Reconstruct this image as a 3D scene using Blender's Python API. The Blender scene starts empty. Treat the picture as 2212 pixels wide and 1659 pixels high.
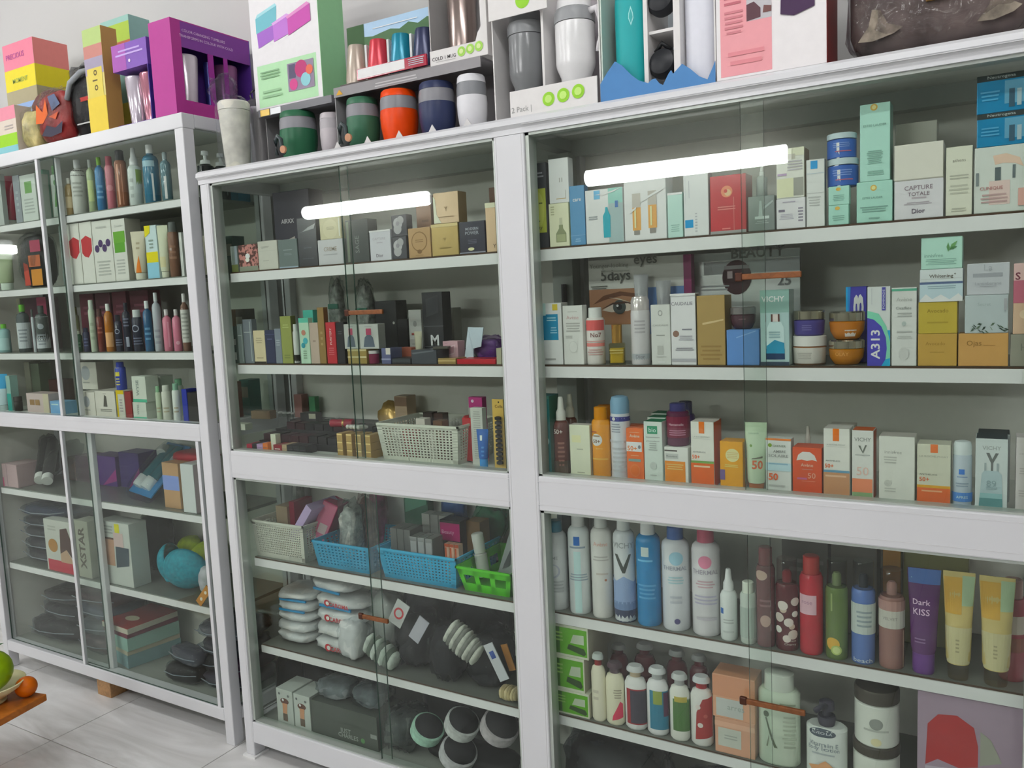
import bpy, bmesh, math, random
from mathutils import Vector, Matrix, noise
sc = bpy.context.scene
# ---------------------------------------------------------------- camera
F, CW, CH = 1780.13, 2212.0, 1659.0
CAM = Vector((2.0250, -1.6584, 1.3963)); YAW, PIT, ROL = 0.538905, 0.105355, -0.044872
_f = Vector((-math.sin(YAW)*math.cos(PIT), math.cos(YAW)*math.cos(PIT), -math.sin(PIT)))
_r = Vector((math.cos(YAW), math.sin(YAW), 0)); _u = _r.cross(_f)
RT = math.cos(ROL)*_r + math.sin(ROL)*_u; UP = -math.sin(ROL)*_r + math.cos(ROL)*_u; FW = _f
cam = bpy.data.objects.new('camera', bpy.data.cameras.new('camera')); sc.collection.objects.link(cam)
cam.data.sensor_width = 36.0; cam.data.lens = 36.0*F/CW; cam.data.clip_start = .02
cam.matrix_world = Matrix(((RT.x, UP.x, -FW.x, CAM.x), (RT.y, UP.y, -FW.y, CAM.y), (RT.z, UP.z, -FW.z, CAM.z), (0, 0, 0, 1)))
sc.camera = cam
# ---------------------------------------------------------------- world, exposure
sc.view_settings.view_transform = 'Standard'; sc.view_settings.look = 'None'
sc.view_settings.gamma = 1.0; sc.view_settings.use_curve_mapping = False
sc.view_settings.exposure = 0.1
sc.cycles.transparent_max_bounces = 40; sc.cycles.max_bounces = 8; sc.cycles.diffuse_bounces = 4
sc.cycles.glossy_bounces = 3; sc.cycles.transmission_bounces = 4; sc.cycles.caustics_reflective = False
sc.cycles.caustics_refractive = False; sc.cycles.sample_clamp_indirect = 6.0
w = bpy.data.worlds.new('world'); sc.world = w; w.use_nodes = True
w.node_tree.nodes['Background'].inputs[0].default_value = (.8, .85, .9, 1); w.node_tree.nodes['Background'].inputs[1].default_value = .05
# ---------------------------------------------------------------- pixel helpers (a pixel gives a direction; plane or shelf gives the distance)
def Xp(px, y, z):
    k = (px-CW/2)/F; a = k*FW - RT; b = Vector((0, y, z)) - Vector((0, CAM.y, CAM.z))
    return CAM.x - (a.y*b.y + a.z*b.z)/a.x
def Zp(py, x, y):
    k = (CH/2-py)/F; a = k*FW - UP
    return CAM.z - (a.x*(x-CAM.x) + a.y*(y-CAM.y))/a.z
def ray(px, py): return FW + RT*((px-CW/2)/F) + UP*((CH/2-py)/F)
def Py(px, py, y): d = ray(px, py); return CAM + d*((y-CAM.y)/d.y)
def Pz(px, py, z): d = ray(px, py); return CAM + d*((z-CAM.z)/d.z)
# ---------------------------------------------------------------- materials
def lin(v): return v/12.92 if v <= .04045 else ((v+.055)/1.055)**2.4
GAIN = 1.25
def rgb(h, g=None):
    h = h.lstrip('#'); g = GAIN if g is None else g
    c = [lin(int(h[i:i+2], 16)/255)*g for i in (0, 2, 4)]; l = .3*c[0]+.6*c[1]+.1*c[2]
    k = (l**1.1/l)*1.06 if l > 1e-4 else 1.
    return tuple(max(.002, min(.86, (l+(v-l)*1.06)*k)) for v in c)
_M = {}
def M(col, rough=.45, metal=0.0, kind='', bump=0.0, scale=60.0, emit=0.0):
    key = (col, rough, metal, kind, bump, scale, emit)
    if key in _M: return _M[key]
    m = bpy.data.materials.new((kind or 'paint')+'_'+col.strip('#')); m.use_nodes = True; _M[key] = m
    nt = m.node_tree; N = nt.nodes; L = nt.links; b = N['Principled BSDF']; out = N['Material Output']
    c = rgb(col)
    if kind in ('glass', 'film', 'pane'):
        tr = N.new('ShaderNodeBsdfTransparent'); gl = N.new('ShaderNodeBsdfGlossy'); mx = N.new('ShaderNodeMixShader'); ge = N.new('ShaderNodeNewGeometry')
        def mth(op, a, b2=None, c2=None, clamp=False):
            q = N.new('ShaderNodeMath'); q.operation = op; q.use_clamp = clamp
            for sk, v in zip(q.inputs, (a, b2, c2)):
                if v is None: continue
                if isinstance(v, (int, float)): sk.default_value = v
                else: L.new(v, sk)
            return q.outputs[0]
        t = [int(col.strip('#')[i:i+2], 16)/255 for i in (0, 2, 4)]
        tr.inputs[0].default_value = (*t, 1); gl.inputs['Roughness'].default_value = rough; gl.inputs[0].default_value = (.95, .97, .96, 1)
        L.new(tr.outputs[0], mx.inputs[1]); L.new(gl.outputs[0], mx.inputs[2])
        dt = N.new('ShaderNodeVectorMath'); dt.operation = 'DOT_PRODUCT'; L.new(ge.outputs['Incoming'], dt.inputs[0]); L.new(ge.outputs['Normal'], dt.inputs[1])
        if kind == 'film':
            nz = N.new('ShaderNodeTexNoise'); nz.inputs['Scale'].default_value = scale; nz.inputs['Detail'].default_value = 3; nz.inputs['Distortion'].default_value = 1.5
            bp = N.new('ShaderNodeBump'); bp.inputs['Strength'].default_value = .8; bp.inputs['Distance'].default_value = .01
            tc = N.new('ShaderNodeTexCoord'); L.new(tc.outputs['Object'], nz.inputs[0]); L.new(nz.outputs[0], bp.inputs['Height'])
            L.new(bp.outputs[0], gl.inputs['Normal']); L.new(bp.outputs[0], dt.inputs[1])
        sch = mth('POWER', mth('SUBTRACT', 1., mth('ABSOLUTE', dt.outputs['Value']), None, True), 5.)
        L.new(mth('MULTIPLY_ADD', sch, (.3 if kind == 'film' else .9), .02 if kind == 'film' else .027, True), mx.inputs[0])
        L.new(mx.outputs[0], out.inputs[0]); N.remove(b); return m
    b.inputs['Base Color'].default_value = (*c, 1); b.inputs['Roughness'].default_value = rough; b.inputs['Metallic'].default_value = metal
    b.inputs['Specular IOR Level'].default_value = .5 if rough < .3 or metal else .28
    if emit:
        b.inputs['Emission Color'].default_value = (*c, 1); b.inputs['Emission Strength'].default_value = emit; return m
    tc = N.new('ShaderNodeTexCoord'); nz = N.new('ShaderNodeTexNoise'); nz.inputs['Scale'].default_value = scale; nz.inputs['Detail'].default_value = 2
    L.new(tc.outputs['Object'], nz.inputs[0])
    if kind == 'marble':
        nz.inputs['Scale'].default_value = 2.2; nz.inputs['Detail'].default_value = 7; nz.inputs['Distortion'].default_value = 2.5
        g = N.new('ShaderNodeNewGeometry'); mp = N.new('ShaderNodeMapping'); mp.inputs['Scale'].default_value = (.7, 2.6, 1); mp.inputs['Rotation'].default_value = (0, 0, .5)
        L.new(g.outputs['Position'], mp.inputs[0]); L.new(mp.outputs[0], nz.inputs[0])
    cr = N.new('ShaderNodeValToRGB'); lo, hi = (.985, 1.015)
    if kind == 'marble': lo, hi = (.78, 1.12)
    if kind == 'wood': lo, hi = (.75, 1.15); nz.inputs['Distortion'].default_value = 3
    if kind == 'cloth': lo, hi = (.8, 1.2)
    if kind == 'mottle': lo, hi = (.45, 1.4); nz.inputs['Detail'].default_value = 4
    if kind == 'leopard': lo, hi = (.25, 1.3); nz.inputs['Detail'].default_value = 1
    p0, p1 = (.46, .52) if kind == 'leopard' else (.3, .7)
    cr.color_ramp.elements[0].position = p0; cr.color_ramp.elements[1].position = p1
    cr.color_ramp.elements[0].color = (*[min(.9, v*lo) for v in c], 1); cr.color_ramp.elements[1].color = (*[min(.9, v*hi) for v in c], 1)
    L.new(nz.outputs[0], cr.inputs[0]); L.new(cr.outputs[0], b.inputs['Base Color'])
    if bump or kind in ('cloth', 'foil'):
        bp = N.new('ShaderNodeBump'); bp.inputs['Strength'].default_value = bump or .35; bp.inputs['Distance'].default_value = .002
        L.new(nz.outputs[0], bp.inputs['Height']); L.new(bp.outputs[0], b.inputs['Normal'])
    return m
def mat_of(c, rough=.45):
    if isinstance(c, str): return M(c, rough)
    if isinstance(c, tuple): return M(*c)
    return c
def FILM(tint='f4f6f8', r=.08, s=45.): return M(tint, r, 0., 'film', 0., s)
def CLR(tint='e6eeea', r=.03): return M(tint, r, 0., 'glass')
# ---------------------------------------------------------------- mesh helpers
COL = sc.collection
def mk(name, verts, faces, mat, parent=None, smooth=False, loc=None):
    me = bpy.data.meshes.new(name); me.from_pydata(verts, [], faces); me.update()
    if mat is not None: me.materials.append(mat_of(mat))
    if smooth:
        for p in me.polygons: p.use_smooth = True
    o = bpy.data.objects.new(name, me); COL.objects.link(o)
    if parent is not None: o.parent = parent
    if loc is not None: o.location = loc
    return o
def tag(o, label, cat, group=None, kind=None):
    if label: o['label'] = label
    if cat: o['category'] = cat
    if group: o['group'] = group
    if kind: o['kind'] = kind
    return o
def empty(name, label, cat, loc=(0, 0, 0), rz=0., group=None, kind=None):
    o = bpy.data.objects.new(name, None); COL.objects.link(o); o.location = loc; o.rotation_euler = (0, 0, rz)
    o.empty_display_size = .05
    return tag(o, label, cat, group, kind)
BF = [(0, 3, 2, 1), (4, 5, 6, 7), (0, 1, 5, 4), (1, 2, 6, 5), (2, 3, 7, 6), (3, 0, 4, 7)]
def bxv(x0, x1, y0, y1, z0, z1): return [(x0, y0, z0), (x1, y0, z0), (x1, y1, z0), (x0, y1, z0), (x0, y0, z1), (x1, y0, z1), (x1, y1, z1), (x0, y1, z1)]
def bxs(L):
    V = []; Fc = []
    for b in L:
        n = len(V); V += bxv(*b); Fc += [tuple(i+n for i in f) for f in BF]
    return V, Fc
def box(name, b, mat, parent=None, bev=0., loc=None):
    V, Fc = bxs([b])
    o = mk(name, V, Fc, mat, parent, loc=loc)
    if bev: bevel(o, bev)
    return o
def boxes(name, L, mat, parent=None):
    V, Fc = bxs(L); return mk(name, V, Fc, mat, parent)
def bevel(o, wdt, seg=2):
    bm = bmesh.new(); bm.from_mesh(o.data)
    bmesh.ops.bevel(bm, geom=bm.edges[:], offset=wdt, segments=seg, affect='EDGES', profile=.5, clamp_overlap=True)
    bm.to_mesh(o.data); bm.free()
def obox(name, c, size, R, mat, parent, bev=0.):   # oriented box: centre, size, rotation matrix
    V, Fc = bxs([(-size[0]/2, size[0]/2, -size[1]/2, size[1]/2, -size[2]/2, size[2]/2)])
    o = mk(name, V, Fc, mat, parent)
    if bev: bevel(o, bev)
    o.data.transform(Matrix.Translation(c) @ R.to_4x4()); return o
def E3(x, y, z): return (Matrix.Rotation(math.radians(z), 3, 'Z') @ Matrix.Rotation(math.radians(y), 3, 'Y') @ Matrix.Rotation(math.radians(x), 3, 'X'))
def tubepath(name, pts, r, mat, parent=None, n=8, closed=False):
    pts = [Vector(p) for p in pts]; V = []; Fc = []; m = len(pts)
    for i, p in enumerate(pts):
        a = pts[(i-1) % m] if (closed or i > 0) else p; b = pts[(i+1) % m] if (closed or i < m-1) else p
        d = (b-a).normalized(); s = d.cross(Vector((0, 0, 1)))
        if s.length < 1e-3: s = d.cross(Vector((1, 0, 0)))
        s.normalize(); t = s.cross(d); rr = r[i] if isinstance(r, (list, tuple)) else r
        V += [tuple(p + s*rr*math.cos(k*2*math.pi/n) + t*rr*math.sin(k*2*math.pi/n)) for k in range(n)]
    for i in range(m if closed else m-1):
        for k in range(n):
            j = (i+1) % m; Fc.append((i*n+k, i*n+(k+1) % n, j*n+(k+1) % n, j*n+k))
    if not closed: Fc += [tuple(range(n))[::-1], tuple(range((m-1)*n, m*n))]
    return mk(name, V, Fc, mat, parent, True)
def ringpt(th, rx, ry, e):
    c, s = math.cos(th), math.sin(th)
    if e != 2:
        c = math.copysign(abs(c)**(2/e), c); s = math.copysign(abs(s)**(2/e), s)
    return rx*s, -ry*c
def loft(name, rings, mat, parent=None, n=24, e=2., cap=True):
    """rings: (z, rx, ry[, ox, oy])"""
    V = []; Fc = []
    for R in rings:
        z, rx, ry = R[:3]; ox, oy = (R[3], R[4]) if len(R) > 3 else (0, 0)
        for k in range(n):
            x, y = ringpt(2*math.pi*k/n, rx, ry, e); V.append((x+ox, y+oy, z))
    m = len(rings)
    for i in range(m-1):
        for k in range(n): Fc.append((i*n+k, i*n+(k+1) % n, (i+1)*n+(k+1) % n, (i+1)*n+k))
    if cap: Fc += [tuple(range(n))[::-1], tuple(range((m-1)*n, m*n))]
    o = mk(name, V, Fc, mat, parent)
    for p in o.data.polygons: p.use_smooth = len(p.vertices) == 4
    o.data.set_sharp_from_angle(angle=math.radians(38)); return o
# ---------------------------------------------------------------- lettering (built together at the end of the script)
TXT = []
def text(parent, s, col, width, place, align='C', bold=0., name='lettering', maxh=None):
    """place: function (x,z) in metres, text-plane -> local 3d"""
    TXT.append((parent, s, col, width, place, align, bold, name, maxh))
def finish_text():
    tmp = []
    for i, t in enumerate(TXT):
        cu = bpy.data.curves.new('t%d' % i, 'FONT'); cu.body = t[1]; cu.size = 1; cu.resolution_u = 2; cu.align_x = 'CENTER'; cu.offset = t[6]
        o = bpy.data.objects.new('t%d' % i, cu); COL.objects.link(o); tmp.append(o)
    bpy.context.view_layer.update(); dg = bpy.context.evaluated_depsgraph_get()
    for o, (par, s, col, width, place, align, bold, name, maxh) in zip(tmp, TXT):
        me = bpy.data.meshes.new_from_object(o.evaluated_get(dg))
        if len(me.vertices):
            xs = [v.co.x for v in me.vertices]; ys = [v.co.y for v in me.vertices]
            k = width/(max(xs)-min(xs)); cx = (max(xs)+min(xs))/2; cy = (max(ys)+min(ys))/2
            kv = k if not maxh else min(k, maxh/(max(ys)-min(ys)))
            for v in me.vertices: v.co = place((v.co.x-cx)*k, (v.co.y-cy)*kv)
            me.materials.append(mat_of(col)); me.update()
            q = bpy.data.objects.new(name, me); COL.objects.link(q); q.parent = par
        cu = o.data; bpy.data.objects.remove(o); bpy.data.curves.remove(cu)
# ---------------------------------------------------------------- printed decoration
def deco(root, items, S, Wd, Hh, curved=False):
    """S(x,z,k): surface point at horizontal offset x (m), height z (m), layer k; items use u in 0..1 across, v in 0..1 up"""
    geo = {}; k = 0
    rn = random.Random(len(items)*7+int(Wd*1e5))
    def add(nm, c, pts, tri):
        V, Fc = geo.setdefault((nm, c, 0 if nm == 'fine_print' else len(geo)), ([], [])); n = len(V); V += pts; Fc += [tuple(i+n for i in f) for f in tri]
    nx = 10 if curved else 1
    def rect(nm, c, u0, v0, u1, v1, k):
        pts = []; fs = []
        for j in (v0, v1):
            for i in range(nx+1): pts.append(S((u0+(u1-u0)*i/nx-.5)*Wd, j*Hh, k))
        for i in range(nx): fs.append((i, i+1, nx+2+i, nx+1+i))
        add(nm, c, pts, fs)
    for d in items:
        k += 1; t = d[0]
        if t == 'r': rect('printed_panel', d[5], d[1], d[2], d[3], d[4], k)
        elif t in 'ep' and curved:
            if t == 'e': rv = d[5] if len(d) > 5 else d[3]*Wd/Hh; poly = [(d[1]+d[3]*math.cos(2*math.pi*i/22), d[2]+rv*math.sin(2*math.pi*i/22)) for i in range(22)]
            else: poly = d[1]
            bm = bmesh.new(); bm.faces.new([bm.verts.new(((u-.5)*Wd, 0, v*Hh)) for u, v in poly]); bmesh.ops.triangulate(bm, faces=bm.faces[:])
            for _ in range(5):
                lg = [e_ for e_ in bm.edges if e_.calc_length() > max(.004, Wd*.09)]
                if not lg: break
                bmesh.ops.subdivide_edges(bm, edges=lg, cuts=1); bmesh.ops.triangulate(bm, faces=bm.faces[:])
            bm.verts.index_update(); add('printed_emblem' if t == 'e' else 'printed_shape', d[4] if t == 'e' else d[2], [S(v_.co.x, v_.co.z, k) for v_ in bm.verts], [tuple(v_.index for v_ in f.verts) for f in bm.faces]); bm.free()
        elif t == 'e':
            u, v, ru, c = d[1:5]; rv = d[5] if len(d) > 5 else ru*Wd/Hh; n = 22
            add('printed_emblem', c, [S((u-.5)*Wd, v*Hh, k)]+[S((u-.5+ru*math.cos(2*math.pi*i/n))*Wd, (v+rv*math.sin(2*math.pi*i/n))*Hh, k) for i in range(n)], [(0, 1+i, 1+(i+1) % n) for i in range(n)])
        elif t == 'p':
            add('printed_shape', d[2], [S((u-.5)*Wd, v*Hh, k) for u, v in d[1]], [tuple(range(len(d[1])))])
        elif t == 'l':
            u0, v0, u1, v1, n, c = d[1:7]
            for i in range(n):
                vv = v1-(i+.5)*(v1-v0)/n; hh = (v1-v0)/n*.22; s = rn.uniform(.0, .25)*(u1-u0)
                rect('fine_print', c, u0+s/2, vv-hh, u1-s/2, vv+hh, k)
        elif t == 't':
            u, v, tw, s, c = d[1:6]; bold = d[6] if len(d) > 6 else 0.; mh = d[7]*Hh if len(d) > 7 else None
            text(root, s, c, tw*Wd, (lambda x, z, u=u, v=v, k=k: S((u-.5)*Wd+x, v*Hh+z, k)), bold=bold, maxh=mh)
        elif t == 'tv':
            u, v, tw, s, c = d[1:6]; bold = d[6] if len(d) > 6 else 0.; mh = d[7]*Wd if len(d) > 7 else None
            text(root, s, c, tw*Hh, (lambda x, z, u=u, v=v, k=k: S((u-.5)*Wd-z, v*Hh+x, k)), bold=bold, maxh=mh)
    for (nm, c, _), (V, Fc) in geo.items(): mk(nm, [tuple(v) for v in V], Fc, c if not isinstance(c, str) else M(c, .5), root)
# ---------------------------------------------------------------- shelves and placing
SH = {}      # key -> (z, y_front, y_back, z_top)
OCC = {}
LIM = {'A': (.047, 1.046), 'B': (1.058, 2.0735), 'L': (-1.388, -.117)}
def lim(sh, x0, x1):
    a, b = LIM[sh[0]] if sh[0] in LIM and sh != 'LT' else (-9, 9)
    return max(x0, a), min(x1, b)
def clear(sh, b, self_trim=True):
    """b=[x0,x1,y0,y1,z0,z1]; trims or pushes back against what already stands there"""
    for _ in range(12):
        hit = None
        for o in OCC.get(sh, []):
            if b[0] < o[1]-1e-4 and b[1] > o[0]+1e-4 and b[2] < o[3]-1e-4 and b[3] > o[2]+1e-4 and b[4] < o[5]-1e-3 and b[5] > o[4]+1e-3: hit = o; break
        if not hit: return b, True
        ox = min(b[1], hit[1])-max(b[0], hit[0])
        if ox < .35*(b[1]-b[0]) and ox < .014:
            if (b[0]+b[1]) > (hit[0]+hit[1]): b[0] = hit[1]+.0006
            else: b[1] = hit[0]-.0006
        else: return [hit[3]+.0015-b[2]], False
    return b, True
def reg(sh, b): OCC.setdefault(sh, []).append(b)
class It:   # what a placing call returns
    pass
def base_of(sh, on, y, dy):
    z, yf, yb, zt = SH[sh]; z0 = on.top+.0004 if on else z
    yy = (on.y0 if on and y is None else (yf if y is None else y)) + dy
    return z0, yy, yb
def B(sh, xl, xr, yt, col, label, dec=(), d=None, on=None, y=None, dy=0., side=None, top=None, name='carton_box', cat='box', group=None, rough=.4, hfix=None, maxtop=None, free=False):
    z0, yf, yb = base_of(sh, on, y, dy); yo = yf
    for _ in range(6):
        x0, x1 = lim(sh, Xp(xl, yf, z0)+.0004, Xp(xr, yf, z0)-.0004)
        z1 = z0+hfix if hfix else Zp(yt, (x0+x1)/2, yf)
        if not hfix: z1 = min(z1, SH[sh][3]-.002)
        dd = d or min(max(.5*(x1-x0), .018), .05); dd = min(dd, yb-yf)
        if free: break
        r, ok = clear(sh, [x0, x1, yf, yf+dd, z0, z1])
        if ok: x0, x1 = r[0], r[1]; break
        if yf+r[0]+.012 > yb: break
        yf += r[0]
    reg(sh, [x0, x1, yf, yf+dd, z0, z1])
    W_, H_ = x1-x0, z1-z0
    o = box(name, (-W_/2, W_/2, -dd/2, dd/2, 0, H_), M(col, rough) if isinstance(col, str) else col, bev=min(.0012, W_*.03), loc=((x0+x1)/2, yf+dd/2, z0))
    tag(o, label, cat, group)
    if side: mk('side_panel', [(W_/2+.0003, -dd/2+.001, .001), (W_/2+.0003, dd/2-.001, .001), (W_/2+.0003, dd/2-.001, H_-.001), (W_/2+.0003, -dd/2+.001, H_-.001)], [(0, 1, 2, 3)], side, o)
    if top: mk('top_flap', [(-W_/2+.001, -dd/2+.001, H_+.0003), (W_/2-.001, -dd/2+.001, H_+.0003), (W_/2-.001, dd/2-.001, H_+.0003), (-W_/2+.001, dd/2-.001, H_+.0003)], [(0, 1, 2, 3)], top, o)
    if dec: deco(o, dec, lambda x, z, k: (x, -dd/2-.0002-.00022*k, z), W_, H_)
    i = It(); i.o = o; i.top = z1; i.y0 = yf; i.x0 = x0; i.x1 = x1; i.d = dd; i.w = W_; i.h = H_; i.base = z0; return i
# profile library: list of (part name, colour slot, rings as (z fraction, radius fraction))
PROF = {
 'can':   [('body', 0, [(0, .93), (.015, 1), (.80, 1), (.84, .93), (.87, .72), (.875, .62)]), ('cap', 1, [(.875, .6), (.99, .58), (1, .5)])],
 'can2':  [('body', 0, [(0, .93), (.015, 1), (.74, 1), (.79, .95)]), ('cap', 1, [(.79, .96), (.93, .96), (.985, .8), (1, .4)])],
 'bottle': [('body', 0, [(0, .92), (.02, 1), (.74, 1), (.80, .8), (.83, .42), (.85, .4)]), ('cap', 1, [(.85, .45), (.99, .45), (1, .38)])],
 'bottlew': [('body', 0, [(0, .92), (.02, 1), (.78, 1), (.82, .85)]), ('cap', 1, [(.82, .72), (.99, .7), (1, .6)])],
 'mist':  [('body', 0, [(0, .95), (.015, 1), (.70, 1), (.73, .9), (.74, .55)]), ('nozzle', 2, [(.74, .4), (.84, .4), (.87, .25)]), ('clear_cap', 1, [(.735, .88), (.99, .86), (1, .8)])],
 'spray': [('body', 0, [(0, .92), (.02, 1), (.62, 1), (.68, .8), (.70, .55)]), ('spray_head', 1, [(.70, .62), (.80, .6), (.84, .42), (.99, .3), (1, .22)])],
 'jar':   [('body', 0, [(0, .86), (.06, .95), (.6, 1), (.64, .9)]), ('lid', 1, [(.65, 1), (.97, 1), (1, .94)])],
 'jar2':  [('body', 0, [(0, .6), (.05, .72), (.3, .94), (.62, 1), (.66, .94)]), ('lid', 1, [(.67, 1.0), (.95, 1.0), (1, .92)])],
 'jar3':  [('body', 0, [(0, .93), (.03, 1), (.72, 1), (.76, .9)]), ('lid', 1, [(.77, 1.02), (.97, 1.02), (1, .96)])],
 'lotion': [('body', 0, [(0, .8), (.04, 1), (.72, 1), (.80, .8), (.83, .45)]), ('collar', 2, [(.83, .5), (.92, .48)]), ('cap', 1, [(.92, .8), (.96, .78), (1, .6)])],
 'dropper': [('body', 0, [(0, .95), (.02, 1), (.6, 1), (.66, .8), (.7, .4)]), ('dropper_cap', 1, [(.7, .42), (.83, .42), (.85, .28), (.98, .24), (1, .1)])],
 'cup':   [('body', 0, [(0, .74), (.01, .78), (.86, .98)]), ('lid', 1, [(.865, 1.0), (.98, 1.0), (1, .9)])],
 'vial':  [('body', 0, [(0, 1), (.62, 1), (.64, .8)]), ('cap', 1, [(.65, .8), (.9, .8), (1, .45)])],
}
def Lt(kind, sh, xl, xr, yt, cols, label, dec=(), on=None, y=None, dy=0., sy=1., e=2., name=None, cat='bottle', group=None, rough=.3, free=False, turn=.75, n=24, hfix=None):
    z0, yf, yb = base_of(sh, on, y, dy)
    for _ in range(6):
        r = .02
        for _2 in range(3):
            yc = yf+r*sy; x0, x1 = Xp(xl, yc, z0), Xp(xr, yc, z0); xc = (x0+x1)/2
            r = (x1-x0)/2*abs(CAM.y-yc)/math.hypot(xc-CAM.x, CAM.y-yc) if sy > .8 else (x1-x0)/2*.97
        la, lc = lim(sh, -99, 99); xc = min(max(xc, la+r), lc-r)
        z1 = z0+hfix if hfix else Zp(yt, xc, yc); z1 = min(z1, SH[sh][3]-.002)
        if free: break
        q, ok = clear(sh, [xc-r, xc+r, yf, yf+2*r*sy, z0, z1])
        if ok:
            if q[1]-q[0] < 2*r-.0005: xc = (q[0]+q[1])/2; r = (q[1]-q[0])/2
            break
        if yf+q[0]+2*r*sy > yb+.005: break
        yf += q[0]
    reg(sh, [xc-r, xc+r, yf, yf+2*r*sy, z0, z1]); H_ = z1-z0
    yc = yf+r*sy
    ang = math.atan2(CAM.x-xc, yc-CAM.y)*turn if sy > .8 else math.atan2(CAM.x-xc, yc-CAM.y)*.25
    o = empty(name or {'can': 'spray_can', 'can2': 'spray_can', 'jar': 'cream_jar', 'jar2': 'cream_jar', 'jar3': 'cream_jar', 'lotion': 'lotion_bottle', 'mist': 'mist_bottle', 'spray': 'spray_bottle', 'cup': 'tumbler', 'vial': 'glass_vial', 'dropper': 'dropper_bottle'}.get(kind, 'bottle'), label, cat, (xc, yc, z0), ang, group)
    body = None
    for pn, ci, pr in PROF[kind]:
        c = cols[min(ci, len(cols)-1)]
        if c is None: continue
        q = loft(pn, [(zf*H_, max(rf*r, 1e-4), max(rf*r*(sy if ci == 0 else max(sy, .8)), 1e-4)) for zf, rf in pr], M(c, rough) if isinstance(c, str) else c, o, n, e if ci == 0 else 2.)
        if body is None: body = q; bp = pr
    def S(x, z, k):
        zf = max(0, min(1, z/H_)); rf = bp[-1][1]
        for (a, ra), (b_, rb) in zip(bp, bp[1:]):
            if a <= zf <= b_: rf = ra+(rb-ra)*(zf-a)/max(b_-a, 1e-6); break
        R = rf*r; th = max(-2.6, min(2.6, x/(r*.98))); X_, Y_ = ringpt(th, R, R*sy, e); L_ = math.hypot(X_, Y_) or 1
        f = 1+(.00035+.0002*k)/L_; return (X_*f, Y_*f, z)
    if dec: deco(body, dec, S, 2*r*1.15, H_, True)
    i = It(); i.o = o; i.top = z1; i.y0 = yf; i.x0 = xc-r; i.x1 = xc+r; i.r = r; i.h = H_; i.base = z0; i.xc = xc; i.yc = yc; return i
def Tb(sh, xl, xr, yt, col, capc, label, dec=(), on=None, y=None, dy=0., capf=.16, name='squeeze_tube', cat='tube', group=None, rough=.35, free=False, inv=False, tip=None):
    """squeeze tube standing on its cap, flat crimp on top (inv: cap on top)"""
    z0, yf, yb = base_of(sh, on, y, dy)
    for _ in range(5):
        r = .02
        for _2 in range(3):
            yc = yf+r*.8; x0, x1 = Xp(xl, yc, z0), Xp(xr, yc, z0); xc = (x0+x1)/2; wdt = (x1-x0)/2*.95; r = wdt*.78
        z1 = min(Zp(yt, xc, yc), SH[sh][3]-.002)
        if free: break
        q, ok = clear(sh, [xc-wdt, xc+wdt, yf, yf+1.6*r, z0, z1])
        if ok:
            if q[1]-q[0] < 2*wdt-.0005: xc = (q[0]+q[1])/2; wdt = (q[1]-q[0])/2; r = wdt*.78
            break
        if yf+q[0]+1.6*r > yb+.005: break
        yf += q[0]
    reg(sh, [xc-wdt, xc+wdt, yf, yf+1.6*r, z0, z1]); H_ = z1-z0
    o = empty(name, label, cat, (xc, yc, z0), math.atan2(CAM.x-xc, yc-CAM.y)*.4, group)
    c0 = capf
    rings = [(c0, .9*r/r, 1.), (c0+.05, 1., 1.), (.55, 1.08, .8), (.8, 1.2, .42), (.94, 1.28, .1), (1., 1.28, .06)]
    R_ = [(z*H_, a*r, b*r*.8) for z, a, b in rings]
    if inv: R_ = [(H_-z, a, b) for z, a, b in R_][::-1]
    body = loft('body', R_, M(col, rough) if isinstance(col, str) else col, o, 20)
    cz = [(0, .8*r, .8*r*.8), (.005, .86*r, .86*r*.8), (c0*H_-.001, .86*r, .86*r*.8)]
    if inv: cz = [(H_-z, a, b) for z, a, b in cz][::-1]
    loft('cap', cz, M(capc, rough) if isinstance(capc, str) else capc, o, 20)
    rr = R_
    def S(x, z, k):
        z = max(rr[0][0], min(rr[-1][0], z)); a, b = rr[-1][1:3]
        for p, q in zip(rr, rr[1:]):
            if p[0] <= z <= q[0]: t = (z-p[0])/max(q[0]-p[0], 1e-6); a = p[1]+(q[1]-p[1])*t; b = p[2]+(q[2]-p[2])*t; break
        th = max(-1.5, min(1.5, x/(r*1.05))); X_, Y_ = ringpt(th, a, b, 2); return (X_*1.004, Y_-.0006-.0002*k, z)
    if dec: deco(body, dec, S, 2*r*1.1, H_, True)
    i = It(); i.o = o; i.top = z1; i.y0 = yf; i.xc = xc; i.yc = yc; i.r = r; i.h = H_; i.base = z0; return i
def pillow(name, c, size, R, mat, parent=None, seed=0, amp=.15, sub=10, e=3.2, flat=0., lobes=5.):
    """soft rounded bag/cloth lump: superellipsoid with noise, in parent space"""
    V = []; Fc = []; nu, nv = sub*2, sub; off = Vector((seed*3.7, seed*1.3, seed*5.1))
    sg = lambda v, p: math.copysign(abs(v)**p, v); p = 2/e
    for j in range(nv+1):
        ph = -math.pi/2+math.pi*j/nv
        for i in range(nu):
            th = 2*math.pi*i/nu
            d = Vector((sg(math.cos(ph), p)*sg(math.cos(th), p), sg(math.cos(ph), p)*sg(math.sin(th), p), sg(math.sin(ph), p)))
            k = 1+amp*noise.noise(d*lobes*.35+off)+amp*.5*noise.noise(d*lobes+off)
            q = Vector((d.x*size[0]/2*k, d.y*size[1]/2*k, d.z*size[2]/2*(k if d.z > 0 or not flat else 1)))
            V.append(tuple(R @ q + Vector(c)))
    for j in range(nv):
        for i in range(nu): Fc.append((j*nu+i, j*nu+(i+1) % nu, (j+1)*nu+(i+1) % nu, (j+1)*nu+i))
    return mk(name, V, Fc, mat, parent, True)
I3 = Matrix.Identity(3)
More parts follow.
